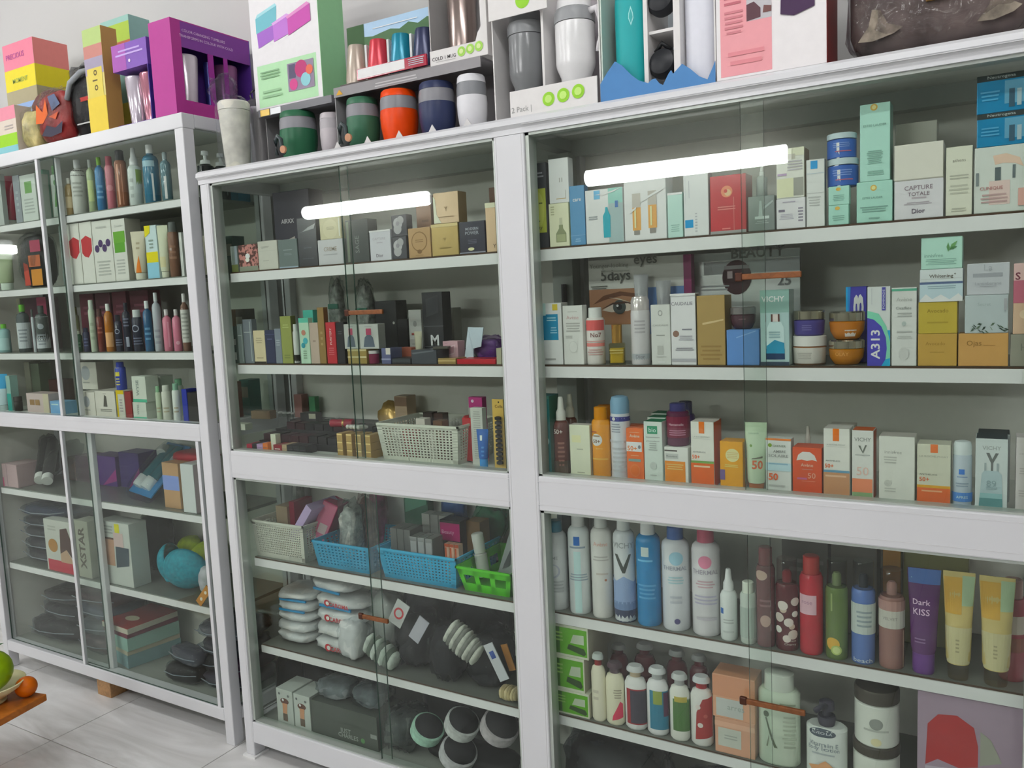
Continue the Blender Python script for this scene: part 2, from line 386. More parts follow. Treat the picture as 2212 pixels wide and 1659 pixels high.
def Sk(sh, xl, xr, yt, mat, label, d=.1, on=None, y=None, dy=0., rot=(0, 0, 0), name='plastic_bag', cat='bag', group=None, seed=1, amp=.15, film=None, e=3.2, sub=10, lobes=5., hfix=None, dec=None, free=True, pname='contents'):
    """a soft pack (bag, folded garment, bundle) resting on a shelf"""
    z0, yf, yb = base_of(sh, on, y, dy); d = min(d, yb-yf)
    x0, x1 = lim(sh, Xp(xl, yf, z0), Xp(xr, yf, z0)); z1 = z0+hfix if hfix else Zp(yt, (x0+x1)/2, yf+d*.3)
    z1 = min(z1, SH[sh][3]-.004)
    o = empty(name, label, cat, ((x0+x1)/2, yf+d/2, z0), 0., group); w_, h_ = (x1-x0)/(1+amp*.4), (z1-z0)
    R = E3(*rot)
    q = pillow(pname, (0, 0, h_/2), (w_, d*.92, h_), R, mat, o, seed, amp, sub, e, lobes=lobes)
    zmin = min(v.co.z for v in q.data.vertices); q.data.transform(Matrix.Translation((0, 0, -zmin+.0005)))
    if film:
        f = pillow('plastic_wrap', (0, 0, h_/2), (w_*1.03+.004, d*.94+.004, h_*1.03+.004), R, film, o, seed+1, amp*1.15, sub+4, e, lobes=lobes*1.6)
        zm = min(v.co.z for v in f.data.vertices); f.data.transform(Matrix.Translation((0, 0, -zm+.0003)))
    if dec: deco(q, dec, lambda x, z, k: (x, -d*.46-.0006*k-.001, z), w_, h_)
    zt = max(v.co.z for v in q.data.vertices)
    i = It(); i.o = o; i.top = z0+zt; i.y0 = yf; i.x0 = x0; i.x1 = x1; i.d = d; i.w = w_; i.h = zt; i.base = z0; return i

def WB(x, y, z, w_, d, h, col, label, dec=(), rz=0., name='carton_box', cat='box', group=None, R=None, rough=.4, side=None):
    """box by its own place and size in metres (x, y: middle of the base)"""
    o = box(name, (-w_/2, w_/2, -d/2, d/2, 0, h), M(col, rough) if isinstance(col, str) else col, bev=min(.001, w_*.03), loc=(x, y, z)); o.rotation_euler = (0, 0, math.radians(rz))
    if R is not None: o.rotation_euler = R.to_euler()
    tag(o, label, cat, group)
    if dec: deco(o, dec, lambda u, v, k: (u, -d/2-.0002-.0002*k, v), w_, h)
    i = It(); i.o = o; i.top = z+h; i.y0 = y-d/2; i.x0 = x-w_/2; i.x1 = x+w_/2; return i
def wall_lattice(name, q, nu, nv, t, mat, parent, fu=.35, fv=.35, mu=.0, mv=.0):
    """perforated wall on quad q (bl, br, tr, tl): upright and level strips round the holes"""
    q = [Vector(a) for a in q]; nrm = (q[1]-q[0]).cross(q[3]-q[0]).normalized()*t; V = []; Fc = []
    P = lambda u, v: (q[0]*(1-u)+q[1]*u)*(1-v)+(q[3]*(1-u)+q[2]*u)*v
    def st(u0, u1, v0, v1):
        n = len(V); a = [P(u0, v0), P(u1, v0), P(u1, v1), P(u0, v1)]
        V.extend([tuple(p) for p in a]+[tuple(p-nrm) for p in a]); Fc.extend([tuple(i+n for i in f) for f in ((0, 1, 2, 3), (7, 6, 5, 4), (0, 4, 5, 1), (1, 5, 6, 2), (2, 6, 7, 3), (3, 7, 4, 0))])
    for i in range(nu+1):
        c = mu+(1-2*mu)*i/nu; hw = fu*(1-2*mu)/nu/2
        st(max(0, c-(hw if i else c+.0)), min(1, c+(hw if i < nu else 1-c)), 0, 1)
    for j in range(nv+1):
        c = mv+(1-2*mv)*j/nv; hw = fv*(1-2*mv)/nv/2
        st(0, 1, max(0, c-(hw if j else c)), min(1, c+(hw if j < nv else 1-c)))
    o = mk(name, V, Fc, mat, parent); return o
def basket(sh, xl, xr, yt, dep, col, label, nu=20, nv=10, fu=.4, fv=.4, taper=.06, dy=0., mu=.06, mv=.1, solid=False, group=None, hfix=None, dside=8):
    z0, yf, yb = base_of(sh, None, None, dy); x0, x1 = lim(sh, Xp(xl, yf, z0), Xp(xr, yf, z0)); z1 = z0+hfix if hfix else Zp(yt, (x0+x1)/2, yf); dep = min(dep, yb-yf-.012)
    h = z1-z0; w_ = x1-x0; t = .002; m = M(col, .4); f = taper*w_/2
    x1m, x0m = lim(sh, (x0+x1)/2-w_/2-f, (x0+x1)/2+w_/2+f)
    o = empty('storage_basket', label, 'basket', ((x0+x1)/2, yf+f+dep/2, z0), 0., group)
    b = [(-w_/2, -dep/2, .001), (w_/2, -dep/2, .001), (w_/2, dep/2, .001), (-w_/2, dep/2, .001)]
    T = [(-w_/2-f, -dep/2-f, h), (w_/2+f, -dep/2-f, h), (w_/2+f, dep/2+f, h), (-w_/2-f, dep/2+f, h)]
    for k, nm, n in ((0, 'front_wall', nu), (1, 'right_wall', dside), (2, 'back_wall', nu), (3, 'left_wall', dside)):
        j = (k+1) % 4; qd = [b[k], b[j], T[j], T[k]]
        if solid:
            wall_lattice(nm, qd, 1, 1, t, m, o, .34, .5, .1, .16) if False else wall_lattice(nm, qd, 3, 1, t, m, o, .3, .6, .04, .05)
        else: wall_lattice(nm, qd, n, nv, t, m, o, fu, fv, mu, mv)
    box('base', (-w_/2, w_/2, -dep/2, dep/2, 0, .003), m, o)
    rr = .004; L_ = []
    for k in range(4):
        a, c = Vector(T[k]), Vector(T[(k+1) % 4]); x_, X_ = sorted((a.x, c.x)); y_, Y_ = sorted((a.y, c.y)); L_.append((x_-rr*.6, X_+rr*.6, y_-rr*.6, Y_+rr*.6, h-.005, h+.001))
    boxes('rim', L_, m, o)
    i = It(); i.o = o; i.top = z1; i.base = z0; i.x0 = x0; i.x1 = x1; i.y0 = yf+f; i.y1 = yf+f+dep; i.h = h; i.xc = (x0+x1)/2; i.yc = yf+f+dep/2; return i

def ground(o):
    """drop the soft parts of a thing onto its base"""
    me = [c for c in o.children if c.type == 'MESH']; zm = min(v.co.z for c in me for v in c.data.vertices)
    for c in me: c.data.transform(Matrix.Translation((0, 0, -zm+.0008)))
    return o
# ================================================================ the room
WALLM = M('b8b7b6', .8, 0., '', 0., 1.5); WHITE = M('c6c7ca', .28, 0., '', 0., 4.); WHITE2 = M('dfe3e1', .35, 0., '', 0., 4.)
YW = .365
def struct(o): o['kind'] = 'structure'; return o
RX0, RX1, RY0, RZ = -8.6, 4.6, -6.5, 3.1
struct(box('wall_back', (RX0, RX1, YW, YW+.12, 0, RZ), WALLM)); struct(box('wall_front', (RX0, RX1, RY0-.12, RY0, 0, RZ), M('827f7a', .8, 0., '', 0., 1.6)))
SIDEM = M('88857f', .8, 0., '', 0., 1.7); struct(box('wall_left', (RX0-.12, RX0, RY0, YW, 0, RZ), SIDEM)); struct(box('wall_right', (RX1, RX1+.12, RY0, YW, 0, RZ), SIDEM))
struct(box('ceiling', (RX0, RX1, RY0, YW, RZ, RZ+.1), M('d2d2d0', .85)))
fl = struct(box('floor', (RX0, RX1, RY0, YW, -.1, -.003), M('8e8d88', .7)))
tl = M('d2d1cf', .3, 0., 'marble'); TS = .6; tm = None; nt_ = 0
for i in range(22):
    for j in range(11):
        cx, cy = RX0+.3+TS*i+.13, YW-.3-TS*j
        if cx+.3 > RX1 or cy-.3 < RY0: continue
        if tm is None:
            q = box('floor_tile', (-TS/2+.0015, TS/2-.0015, -TS/2+.0015, TS/2-.0015, -.003, 0), tl, fl, bev=.0008); tm = q.data
        else: q = bpy.data.objects.new('floor_tile', tm); COL.objects.link(q); q.parent = fl
        q.location = (cx, cy, 0)
LAMP = 36.
def batten(label, c, half, axis, z, wall=False):
    o = empty('tube_light', label, 'light', c, 0. if axis == 'x' else math.pi/2)
    s = 1 if wall else 0
    if wall:
        box('housing', (-half-.03, half+.03, -.19, -.13, -.05, .05), M('d9d9d9', .4), o)
        loft('tube', [(0, .001, .001)]+[(.001, .085, .1), (2*half-.001, .085, .1), (2*half, .001, .001)], M('ffffff', .5, 0., 'lamp', 0., 60., LAMP), o, 14).data.transform(Matrix.Translation((-half, -.07, 0)) @ Matrix.Rotation(math.pi/2, 4, 'Y'))
    else:
        box('housing', (-half-.03, half+.03, -.06, .06, -.03, 0), M('d9d9d9', .4), o)
        loft('tube', [(0, .001, .001)]+[(.001, .045, .03), (2*half-.001, .045, .03), (2*half, .001, .001)], M('ffffff', .5, 0., 'lamp', 0., 60., LAMP), o, 14).data.transform(Matrix.Translation((-half, 0, -.062)) @ Matrix.Rotation(math.pi/2, 4, 'Y'))
    return o
batten('long tube light on the wall facing the cabinets, beside the far corner', (-4.83, RY0+.2, 2.6), .98, 'x', 0, True)
batten('long tube light on the wall facing the wide glass cabinet', (-.74, RY0+.2, 2.6), 1.02, 'x', 0, True)
for i, (x, y) in enumerate(((-5.5, -3.1), (-2.4, -3.1), (.6, -3.1), (3.2, -3.1), (-4.0, -1.25), (-.9, -1.25), (2.0, -1.25))):
    batten(('tube light on the ceiling over the middle of the shop', 'tube light on the ceiling close above the display cabinets')[i > 3], (x, y, RZ), .62, 'x', 0)['group'] = ('ceiling tubes over the shop floor', 'ceiling tubes near the cabinets')[i > 3]
d_ = ray(18, 538); h_ = CAM+d_*((.035-CAM.y)/d_.y); r_ = Vector((d_.x, -d_.y, d_.z)); q_ = h_+r_*((RX0+.12-h_.x)/r_.x)
o = empty('wall_lamp', 'small square lamp on the side wall', 'light', (RX0, q_.y, q_.z)); box('backplate', (.001, .03, -.1, .1, -.12, .12), M('d9d9d9', .4), o); box('diffuser', (.03, .1, -.12, .12, -.055, .055), M('ffffff', .5, 0., 'lamp', 0., 60., LAMP), o, bev=.02)
# ================================================================ wide display cabinet (two bays)
PANE = M('ecf3ee', .0, 0., 'pane'); GEDGE = M('3f5a4e', .15); TRK = M('a9b0aa', .35, .3); BACK = M('d9ddcd', .6); BOARD = M('6d716a', .25); BROWN = M('4a3626', .5)
def glass(name, b, parent, along='x'):
    """one pane: a clear box whose narrow edges are dark green"""
    V, Fc = bxs([b]); me = mk(name, V, Fc, PANE, parent); me.data.materials.append(GEDGE)
    for p in me.data.polygons:
        nrm = p.normal
        big = abs(nrm.y) > .5 if along == 'x' else abs(nrm.x) > .5
        p.material_index = 0 if big else 1
    return me
RC = empty('display_cabinet', 'wide two-bay white metal display cabinet with glass sliding doors', 'cabinet', (0, 0, 0))
XL0, XL1, XM0, XM1, XR0, XR1 = 0., .037, 1.012, 1.093, 2.075, 2.112; YB = .33
def rail(nm, b, par, lip=.006):
    o = box(nm, b, WHITE, par, bev=.003); return o
def groove(nm, b, par): return box(nm, b, M('c4c4c6', .5), par)
# top rail with rounded nose
def nose(nm, x0, x1, z0, z1, y0, y1, par):
    pr = [(y0+.012, z0), (y0, z0), (y0, z0+.012), (y0-.001, z0+.013), (y0-.008, z1-.018), (y0-.006, z1-.007), (y0+.004, z1), (y1, z1), (y1, z0)]
    V = [(x0, y, z) for y, z in pr]+[(x1, y, z) for y, z in pr]; n = len(pr)
    Fc = [tuple(range(n)), tuple(range(n, 2*n))[::-1]]+[(i, i+n, (i+1) % n+n, (i+1) % n) for i in range(n)]
    o = mk(nm, V, Fc, WHITE, par); bm = bmesh.new(); bm.from_mesh(o.data); bmesh.ops.recalc_face_normals(bm, faces=bm.faces[:]); bm.to_mesh(o.data); bm.free(); return o
nose('top_rail', XL0-.006, XR1, 1.762, 1.80, 0, .06, RC)
rail('middle_rail', (XL1, XM0, 0, .045, .892, .975), RC); rail('middle_rail', (XM1, XR0, 0, .045, .892, .975), RC)
rail('bottom_rail', (XL1, XM0, 0, .04, .05, .118), RC); rail('bottom_rail', (XM1, XR0, 0, .04, .05, .118), RC)
for a, b in ((XL0, XL1), (XM0, XM1), (XR0, XR1)):
    rail('front_post', (a, b, 0, .045, .006, 1.762), RC); box('foot', (a-.008, b+.008, -.008, .05, 0, .006), WHITE2, RC)
    rail('back_post', (a, b, YB-.04, YB, 0, 1.762), RC)
    if a > 0: box('inner_post', (a+.012, b-.012, YB-.085, YB-.04, .118, 1.75), M('9ba19b', .4), RC)
for a, b in ((XL1, XM0), (XM1, XR0)):     # seams along the rails, and sliding tracks round each opening
    for z in (.962, .906): groove('seam', (a-.002, b+.002, -.0006, .004, z, z+.0012), RC)
    for z0, z1 in ((.975, 1.762), (.118, .892)):
        boxes('door_track', [(a, b, .006, .036, z1-.006, z1), (a, b, .006, .036, z0, z0+.004), (a, a+.009, .006, .04, z0, z1), (b-.006, b, .006, .04, z0, z1)], TRK, RC)
    groove('seam', (a, b, -.0096, -.004, 1.7785, 1.7795), RC)
for x in (XM0+.006, XM1-.008, XL1-.006): groove('seam', (x, x+.0012, -.0006, .004, .05, 1.76), RC)
box('top_board', (XL0+.01, XR1-.01, .06, YB, 1.785, 1.797), M('c9ccc6', .5), RC)
box('back_panel', (XL0+.03, XR1-.03, YB-.012, YB-.004, .1, 1.79), BACK, RC)
rail('side_rail', (XL0, .03, .045, YB-.04, 1.75, 1.79), RC); rail('side_rail', (XL0, .03, .045, YB-.04, .892, .96), RC); rail('side_rail', (XL0, .03, .045, YB-.04, .05, .118), RC)
glass('side_glass', (.008, .013, .045, YB-.04, .96, 1.75), RC, 'y'); glass('side_glass', (.008, .013, .045, YB-.04, .118, .892), RC, 'y')
boxes('roof_brace', [(XM0+.02, XM1-.02, .06, YB-.04, 1.757, 1.785), (XL1, XR0, YB-.05, YB-.012, 1.745, 1.785)], M('aab0ac', .4), RC)
boxes('upper_deck', [(XL0+.03, XR1-.03, .045, YB-.012, .955, .9705)], M('c6cac4', .4), RC)
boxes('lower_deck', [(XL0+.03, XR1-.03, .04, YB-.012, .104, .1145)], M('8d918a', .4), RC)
def shelf(key, x0, x1, z, yf, par, ztop, th=.026, yb=YB-.014):
    s = box('shelf', (x0, x1, yf, yb, z-.010, z), BOARD, par); me = s.data; me.materials.append(BROWN); 
    for p in me.polygons:
        if p.normal.y < -.5: p.material_index = 1
    box('shelf_edge', (x0, x1, yf-.003, yf+.012, z-.004-th, z-.004), WHITE2, s)
    SH[key] = (z+.0002, yf+.004, yb-.002, ztop)
shelf('A1', .046, 1.046, 1.506, .05, RC, 1.745); shelf('B1', 1.0475, XR0, 1.506, .05, RC, 1.745)
shelf('A2', .046, 1.046, 1.233, .05, RC, 1.474); shelf('B2', 1.0475, XR0, 1.233, .05, RC, 1.474)
SH['A3'] = (.9707, .048, YB-.014, 1.2); SH['B3'] = (.9707, .048, YB-.014, 1.2)
shelf('A4', .046, 1.046, .633, .055, RC, .948, .024); shelf('B4', 1.0475, XR0, .626, .055, RC, .948, .024)
shelf('A5', .046, 1.046, .352, .055, RC, .596, .022); shelf('B5', 1.0475, XR0, .364, .055, RC, .596, .022)
SH['A6'] = (.1147, .045, YB-.014, .318); SH['B6'] = (.1147, .045, YB-.014, .33)
SH['RT'] = (1.8005, -.005, YW-.01, 9.)
# sliding doors: front pane and rear pane of every opening
for a, m0, m1, b, z0, z1 in ((XL1, .527, .545, XM0, .975, 1.762), (XM1, 1.575, 1.617, XR0, .975, 1.762), (XL1, .545, .572, XM0, .118, .892), (XM1, 1.577, 1.62, XR0, .118, .892)):
    glass('glass_door', (a+.002, m1, .024, .029, z0+.001, z1-.001), RC); glass('glass_door', (m0, b-.002, .012, .017, z0+.001, z1-.001), RC)
# caramel wooden locking bars stuck across the doors
for px, py, l in ((748, 676, .125), (1592, 599, .125), (778, 1330, .1), (1602, 1512, .13)):
    c = Py(px, py, .008)
    q = box('lock_bar', (c.x, c.x+l, .004, .0115, c.z-.006, c.z+.006), M('7a4c2e', .4, 0., 'wood', 0., 30.), RC, bev=.002)
    box('bar_knob', (c.x-.004, c.x+.012, .003, .0115, c.z-.009, c.z+.009), M('4a281a', .35), q, bev=.003)
# ================================================================ tall narrow cabinet beside it
LCX = -.075; LY = .017; LYB = .345
LC = empty('display_cabinet', 'tall white metal display cabinet beside the wide one, stuffed with clothes packs below', 'cabinet', (LCX, LY, 0))
def lb(x0, x1, y0, y1, z0, z1): return (x0-LCX, x1-LCX, y0-LY, y1-LY, z0, z1)
LX0 = -1.425
rail('top_rail', lb(LX0, LCX, LY, LY+.045, 1.94, 1.984), LC); rail('side_rail', lb(LCX-.04, LCX, LY+.045, LYB-.04, 1.945, 1.984), LC)
rail('middle_rail', lb(LX0+.035, LCX-.039, LY, LY+.045, .991, 1.046), LC); rail('bottom_rail', lb(LX0+.035, LCX-.039, LY, LY+.045, .076, .118), LC)
rail('front_post', lb(LCX-.039, LCX, LY, LY+.04, 0, 1.94), LC); rail('back_post', lb(LCX-.039, LCX, LYB-.04, LYB, 0, 1.984), LC)
rail('front_post', lb(LX0, LX0+.035, LY, LY+.04, 0, 1.94), LC); rail('back_post', lb(LX0, LX0+.035, LYB-.04, LYB, 0, 1.984), LC)
rail('side_rail', lb(LCX-.03, LCX, LY+.04, LYB-.04, .991, 1.046), LC); rail('side_rail', lb(LCX-.03, LCX, LY+.04, LYB-.04, .076, .118), LC)
rail('centre_post', lb(-.786, -.768, LY+.022, LY+.04, 1.046, 1.94), LC); rail('centre_post', lb(-.757, -.73, LY+.026, LY+.044, .118, .991), LC)
groove('seam', lb(LX0+.035, LCX-.039, LY-.0006, LY+.004, 1.031, 1.0322), LC); groove('seam', lb(LX0+.035, LCX-.039, LY-.0006, LY+.004, 1.004, 1.0052), LC)
box('top_board', lb(LX0+.01, LCX-.04, LY+.045, LYB-.01, 1.968, 1.982), M('c9ccc6', .5), LC)
box('back_panel', lb(LX0+.02, LCX-.02, LYB-.012, LYB-.004, .09, 1.97), BACK, LC)
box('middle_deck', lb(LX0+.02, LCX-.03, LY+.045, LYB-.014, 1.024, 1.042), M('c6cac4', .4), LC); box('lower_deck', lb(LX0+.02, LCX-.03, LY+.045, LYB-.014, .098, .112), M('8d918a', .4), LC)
glass('side_glass', lb(LCX-.017, LCX-.012, LY+.04, LYB-.04, 1.046, 1.945), LC, 'y'); glass('side_glass', lb(LCX-.017, LCX-.012, LY+.04, LYB-.04, .118, .991), LC, 'y')
for z0, z1, m0, m1 in ((1.046, 1.94, -.85, -.775), (.118, .991, -.87, -.745)):
    for a, b, y in ((LX0+.04, m1, .034), (m0, LCX-.042, .022)):
        g = glass('glass_door', lb(a, b, LY+y-.017, LY+y-.012, z0+.001, z1-.001), LC)
    box('door_edge_strip', lb(m0-.006, m0+.008, LY+.001, LY+.012, z0, z1), WHITE, LC)
    if z0 < .5: box('door_edge_strip', lb(LCX-.066, LCX-.053, LY+.001, LY+.012, z0, z1), WHITE, LC)
def lshelf(k, z, zt, th=.022):
    s = box('shelf', lb(LX0+.036, LCX-.04, LY+.045, LYB-.014, z-.010, z), BOARD, LC); s.data.materials.append(BROWN)
    box('shelf_edge', lb(LX0+.036, LCX-.04, LY+.042, LY+.056, z-.004-th, z-.004), WHITE2, s)
    SH[k] = (z+.0002, LY+.052, LYB-.016, zt)
lshelf('L1', 1.746, 1.935); lshelf('L2', 1.507, 1.718); lshelf('L3', 1.270, 1.48); SH['L4'] = (1.0422, LY+.05, LYB-.016, 1.24)
lshelf('L5', .737, .985); lshelf('L6', .430, .705); SH['L7'] = (.1122, LY+.05, LYB-.016, .4); SH['LT'] = (1.9845, LY+.0, YW-.008, 9.)
c = Pz(232, 1506, 0.)
box('wooden_block', lb(-.84, -.76, c.y+.0, c.y+.08, 0, .076), M('a98560', .6, 0., 'wood', 0., 25.), LC, bev=.002)
box('side_panel', lb(LX0+.004, LX0+.012, LY+.04, LYB-.04, .09, 1.97), BACK, LC)  # opaque end panel added to block light entering the left bay
# ================================================================ wide cabinet, right bay, top shelf
g = '8a8f90'; dk = '4a4d52'
B('B1', 1142, 1186, 353, '3c3e44', 'black mask box with a yellow-green face printed on it', [('r', .06, .18, .94, .70, 'aab04e'), ('e', .5, .45, .36, 'b9bd62', .22), ('r', .46, .38, .54, .52, '9aa04a'), ('r', .22, .52, .40, .535, '6c7038'), ('r', .60, .52, .78, .535, '6c7038'), ('r', .36, .31, .64, .325, '7c8040'), ('t', .45, .235, .6, 'beauty', '2e3034'), ('l', .1, .82, .9, .9, 2, '8c8e94')])
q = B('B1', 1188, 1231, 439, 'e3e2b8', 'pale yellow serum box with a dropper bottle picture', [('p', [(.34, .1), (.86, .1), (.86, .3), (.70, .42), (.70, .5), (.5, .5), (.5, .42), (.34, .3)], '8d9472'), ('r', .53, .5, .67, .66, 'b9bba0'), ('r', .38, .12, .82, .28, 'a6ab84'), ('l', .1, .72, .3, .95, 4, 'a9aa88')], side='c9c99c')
B('B1', 1187, 1230, 342, 'f6f5ee', 'serum box painted glare-white, standing on the pale yellow one', [('p', [(.36, .1), (.84, .1), (.84, .28), (.70, .38), (.70, .46), (.52, .46), (.52, .38), (.36, .28)], 'e2e1d8'), ('r', .36, .085, .84, .1, 'b99a5c'), ('r', .82, .1, .84, .28, 'a9a89e'), ('r', .54, .46, .57, .56, '9d9c96'), ('r', .66, .46, .69, .56, '9d9c96')], on=q)  # lamp glare put into the near-white colour; same kind of box as below
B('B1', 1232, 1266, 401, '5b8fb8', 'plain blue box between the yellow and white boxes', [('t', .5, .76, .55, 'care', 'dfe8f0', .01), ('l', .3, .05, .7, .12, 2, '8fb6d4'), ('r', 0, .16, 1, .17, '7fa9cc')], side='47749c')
B('B1', 1267, 1348, 408, 'd9dde0', 'white and teal gift box with a turquoise bottle printed on it', [('r', .62, 0, 1, 1, '9fb3b4'), ('r', .62, .72, 1, 1, '8fc2b8'), ('r', .24, .82, .40, .98, '6cb0df'), ('p', [(.48, .10), (.66, .10), (.67, .5), (.62, .58), (.60, .66), (.54, .66), (.53, .58), (.47, .5)], '35a3b5'), ('r', .54, .66, .60, .70, 'd5e6e6'), ('r', .80, .64, .88, .76, '3f6fae'), ('l', .06, .44, .36, .52, 2, '9a9ea2'), ('p', [(.24, .90), (.5, .885), (.78, .93), (.98, 1.), (.78, .955), (.5, .915)], 'effcf8')], d=.05)  # the last pale curve is a gloss highlight painted on the front
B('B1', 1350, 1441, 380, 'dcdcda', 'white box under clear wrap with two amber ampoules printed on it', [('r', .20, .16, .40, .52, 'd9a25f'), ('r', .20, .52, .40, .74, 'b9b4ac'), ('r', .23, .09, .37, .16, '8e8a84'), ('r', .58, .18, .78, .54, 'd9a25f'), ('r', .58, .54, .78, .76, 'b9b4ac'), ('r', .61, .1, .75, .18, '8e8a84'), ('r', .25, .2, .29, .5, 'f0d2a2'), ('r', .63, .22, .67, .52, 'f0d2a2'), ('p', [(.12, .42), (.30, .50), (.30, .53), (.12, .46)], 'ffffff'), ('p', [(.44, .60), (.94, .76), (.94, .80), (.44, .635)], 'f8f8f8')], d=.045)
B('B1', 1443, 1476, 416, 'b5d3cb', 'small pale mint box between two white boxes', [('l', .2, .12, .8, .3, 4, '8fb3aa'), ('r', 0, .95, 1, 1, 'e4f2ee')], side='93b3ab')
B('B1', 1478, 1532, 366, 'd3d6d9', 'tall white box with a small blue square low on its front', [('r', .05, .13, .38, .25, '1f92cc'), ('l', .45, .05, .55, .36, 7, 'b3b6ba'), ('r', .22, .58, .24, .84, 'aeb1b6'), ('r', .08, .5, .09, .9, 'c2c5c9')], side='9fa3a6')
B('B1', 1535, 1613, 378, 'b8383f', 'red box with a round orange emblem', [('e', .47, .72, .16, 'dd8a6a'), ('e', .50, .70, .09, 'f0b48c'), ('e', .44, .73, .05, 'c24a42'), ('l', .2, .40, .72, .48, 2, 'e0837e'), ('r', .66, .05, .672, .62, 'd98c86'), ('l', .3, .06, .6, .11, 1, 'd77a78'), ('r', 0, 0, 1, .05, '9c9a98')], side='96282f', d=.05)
q = B('B1', 1616, 1674, 423, ('7f8785', .15), 'grey translucent serum box holding a dropper bottle', [('r', .26, .34, .8, .42, 'c6cecc'), ('l', .28, .2, .78, .3, 2, 'a9b1af'), ('p', [(.40, .42), (.56, .42), (.52, .86), (.44, .86)], 'b5bfbd'), ('p', [(.6, .6), (.95, .8), (.95, .86), (.6, .68)], 'aab4b2')])
Lt('dropper', 'B1', 1634, 1658, 361, ['9aa09e', 'd8d8d6'], 'silver dropper top rising from the grey translucent box', on=q, dy=.008, cat='dropper', name='dropper_cap')
q = B('B1', 1677, 1740, 428, 'd4d2da', 'white box with small print under the cream one', [('r', .08, .56, .3, .64, '7c7484'), ('l', .1, .3, .62, .5, 4, 'b6b2be'), ('l', .75, .2, .94, .7, 5, '8d8796'), ('l', .2, .84, .7, .92, 1, 'aca6b4')], d=.05)
B('B1', 1677, 1738, 320, 'd9d6cc', 'cream box with yellow panels stacked on a white box', [('r', .02, .02, .62, .40, 'e9e3b4'), ('r', .62, .04, .97, .40, '9a9a92'), ('r', .02, .84, 1, 1, 'efe9bd'), ('r', .3, .78, .68, .88, 'bdb9ac'), ('l', .4, .54, .95, .76, 4, 'b3aeb4'), ('r', .05, .46, .38, .50, 'b79fc0')], on=q, d=.05, side='8c7a64')
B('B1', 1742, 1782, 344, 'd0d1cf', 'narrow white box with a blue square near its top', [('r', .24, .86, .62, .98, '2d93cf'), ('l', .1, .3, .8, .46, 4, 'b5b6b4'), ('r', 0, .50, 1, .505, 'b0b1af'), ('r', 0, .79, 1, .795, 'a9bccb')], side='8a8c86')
q1 = B('B1', 1789, 1834, 443, 'a3cdc0', 'lower small mint box under the blue jars', [('e', .45, .84, .12, 'd0ab5a', .09), ('l', .2, .2, .8, .5, 3, '83aa9e')])
q2 = B('B1', 1789, 1835, 402, 'a6cfc2', 'upper small mint box under the blue jars', [('e', .48, .84, .12, 'd0ab5a', .09), ('l', .2, .2, .8, .55, 4, '83aa9e')], on=q1)
j = Lt('jar3', 'B1', 1785, 1855, 345, ['3f66b4', 'b9c7cc'], 'lower blue cream jar of the stacked pair', [('l', .2, .35, .8, .6, 3, '7f9ad2'), ('r', .32, .2, .8, .24, 'b0677e'), ('t', .35, .1, .2, 'J', 'dfe6f2')], on=q2, cat='jar')
Lt('jar3', 'B1', 1781, 1851, 291, ['3f66b4', 'b9c7cc'], 'upper blue cream jar of the stacked pair', [('l', .2, .4, .8, .62, 3, '7f9ad2'), ('r', .32, .24, .8, .28, 'b0677e'), ('t', .35, .1, .2, 'J', 'dfe6f2')], on=j, cat='jar')
q = B('B1', 1838, 1928, 392, 'a3ccbf', 'large mint box with a gold crest, beneath the tall mint box', [('e', .48, .84, .09, 'cba85a'), ('e', .48, .84, .055, 'e6cf92'), ('t', .45, .60, .56, 'ESTEE LAUDER', '6f9388', 0., .07), ('l', .1, .24, .88, .4, 3, '7da197'), ('l', .3, .06, .7, .14, 1, '86aa9f')], d=.055)
B('B1', 1857, 1923, 223, 'a9d0c4', 'tall mint box with a gold crest at its top edge', [('e', .47, .95, .12, 'cba85a'), ('e', .47, .95, .07, 'e2cb8e'), ('t', .5, .72, .76, 'ESTEE LAUDER', '77988e', 0., .03), ('l', .22, .22, .78, .4, 8, '86aa9f'), ('l', .25, .07, .8, .14, 3, '86aa9f')], on=q, d=.045, side='7d9c92')
q = B('B1', 1931, 2038, 388, 'cfccd0', 'white skincare box lettered in two lines under a cream box', [('t', .5, .80, .58, 'CAPTURE', '8d7d86', .01), ('t', .5, .64, .44, 'TOTALE', '8d7d86', .01), ('l', .34, .50, .68, .58, 1, 'b3a8ae'), ('l', .2, .36, .78, .44, 2, 'aaa0a8'), ('t', .5, .20, .27, 'Dior', '6e6470', .02)], d=.06)
q = B('B1', 1931, 2038, 309, 'd2cec4', 'blank cream box stacked on the lettered white box', [('r', 0, .02, 1, .03, 'aaa69c')], on=q, d=.06)
B('B1', 1933, 2023, 264, 'b4b3a8', 'dull white box on edge behind the cream box', [('e', .3, .25, .07, '807e76'), ('t', .1, .62, .1, 'JE', '8a887e'), ('l', .35, .3, .9, .8, 4, 'a5a498')], dy=.09, d=.05)
B('B1', 2042, 2100, 316, 'd0cfc0', 'tall cream box with grey print beside the pink serum box', [('t', .5, .80, .5, 'athens', '9a988c', .01), ('l', .1, .52, .9, .6, 2, 'aeada0'), ('l', .1, .30, .9, .46, 3, 'b8b7a9'), ('l', .2, .05, .8, .12, 2, 'b2b1a3')], side='8f8d80')
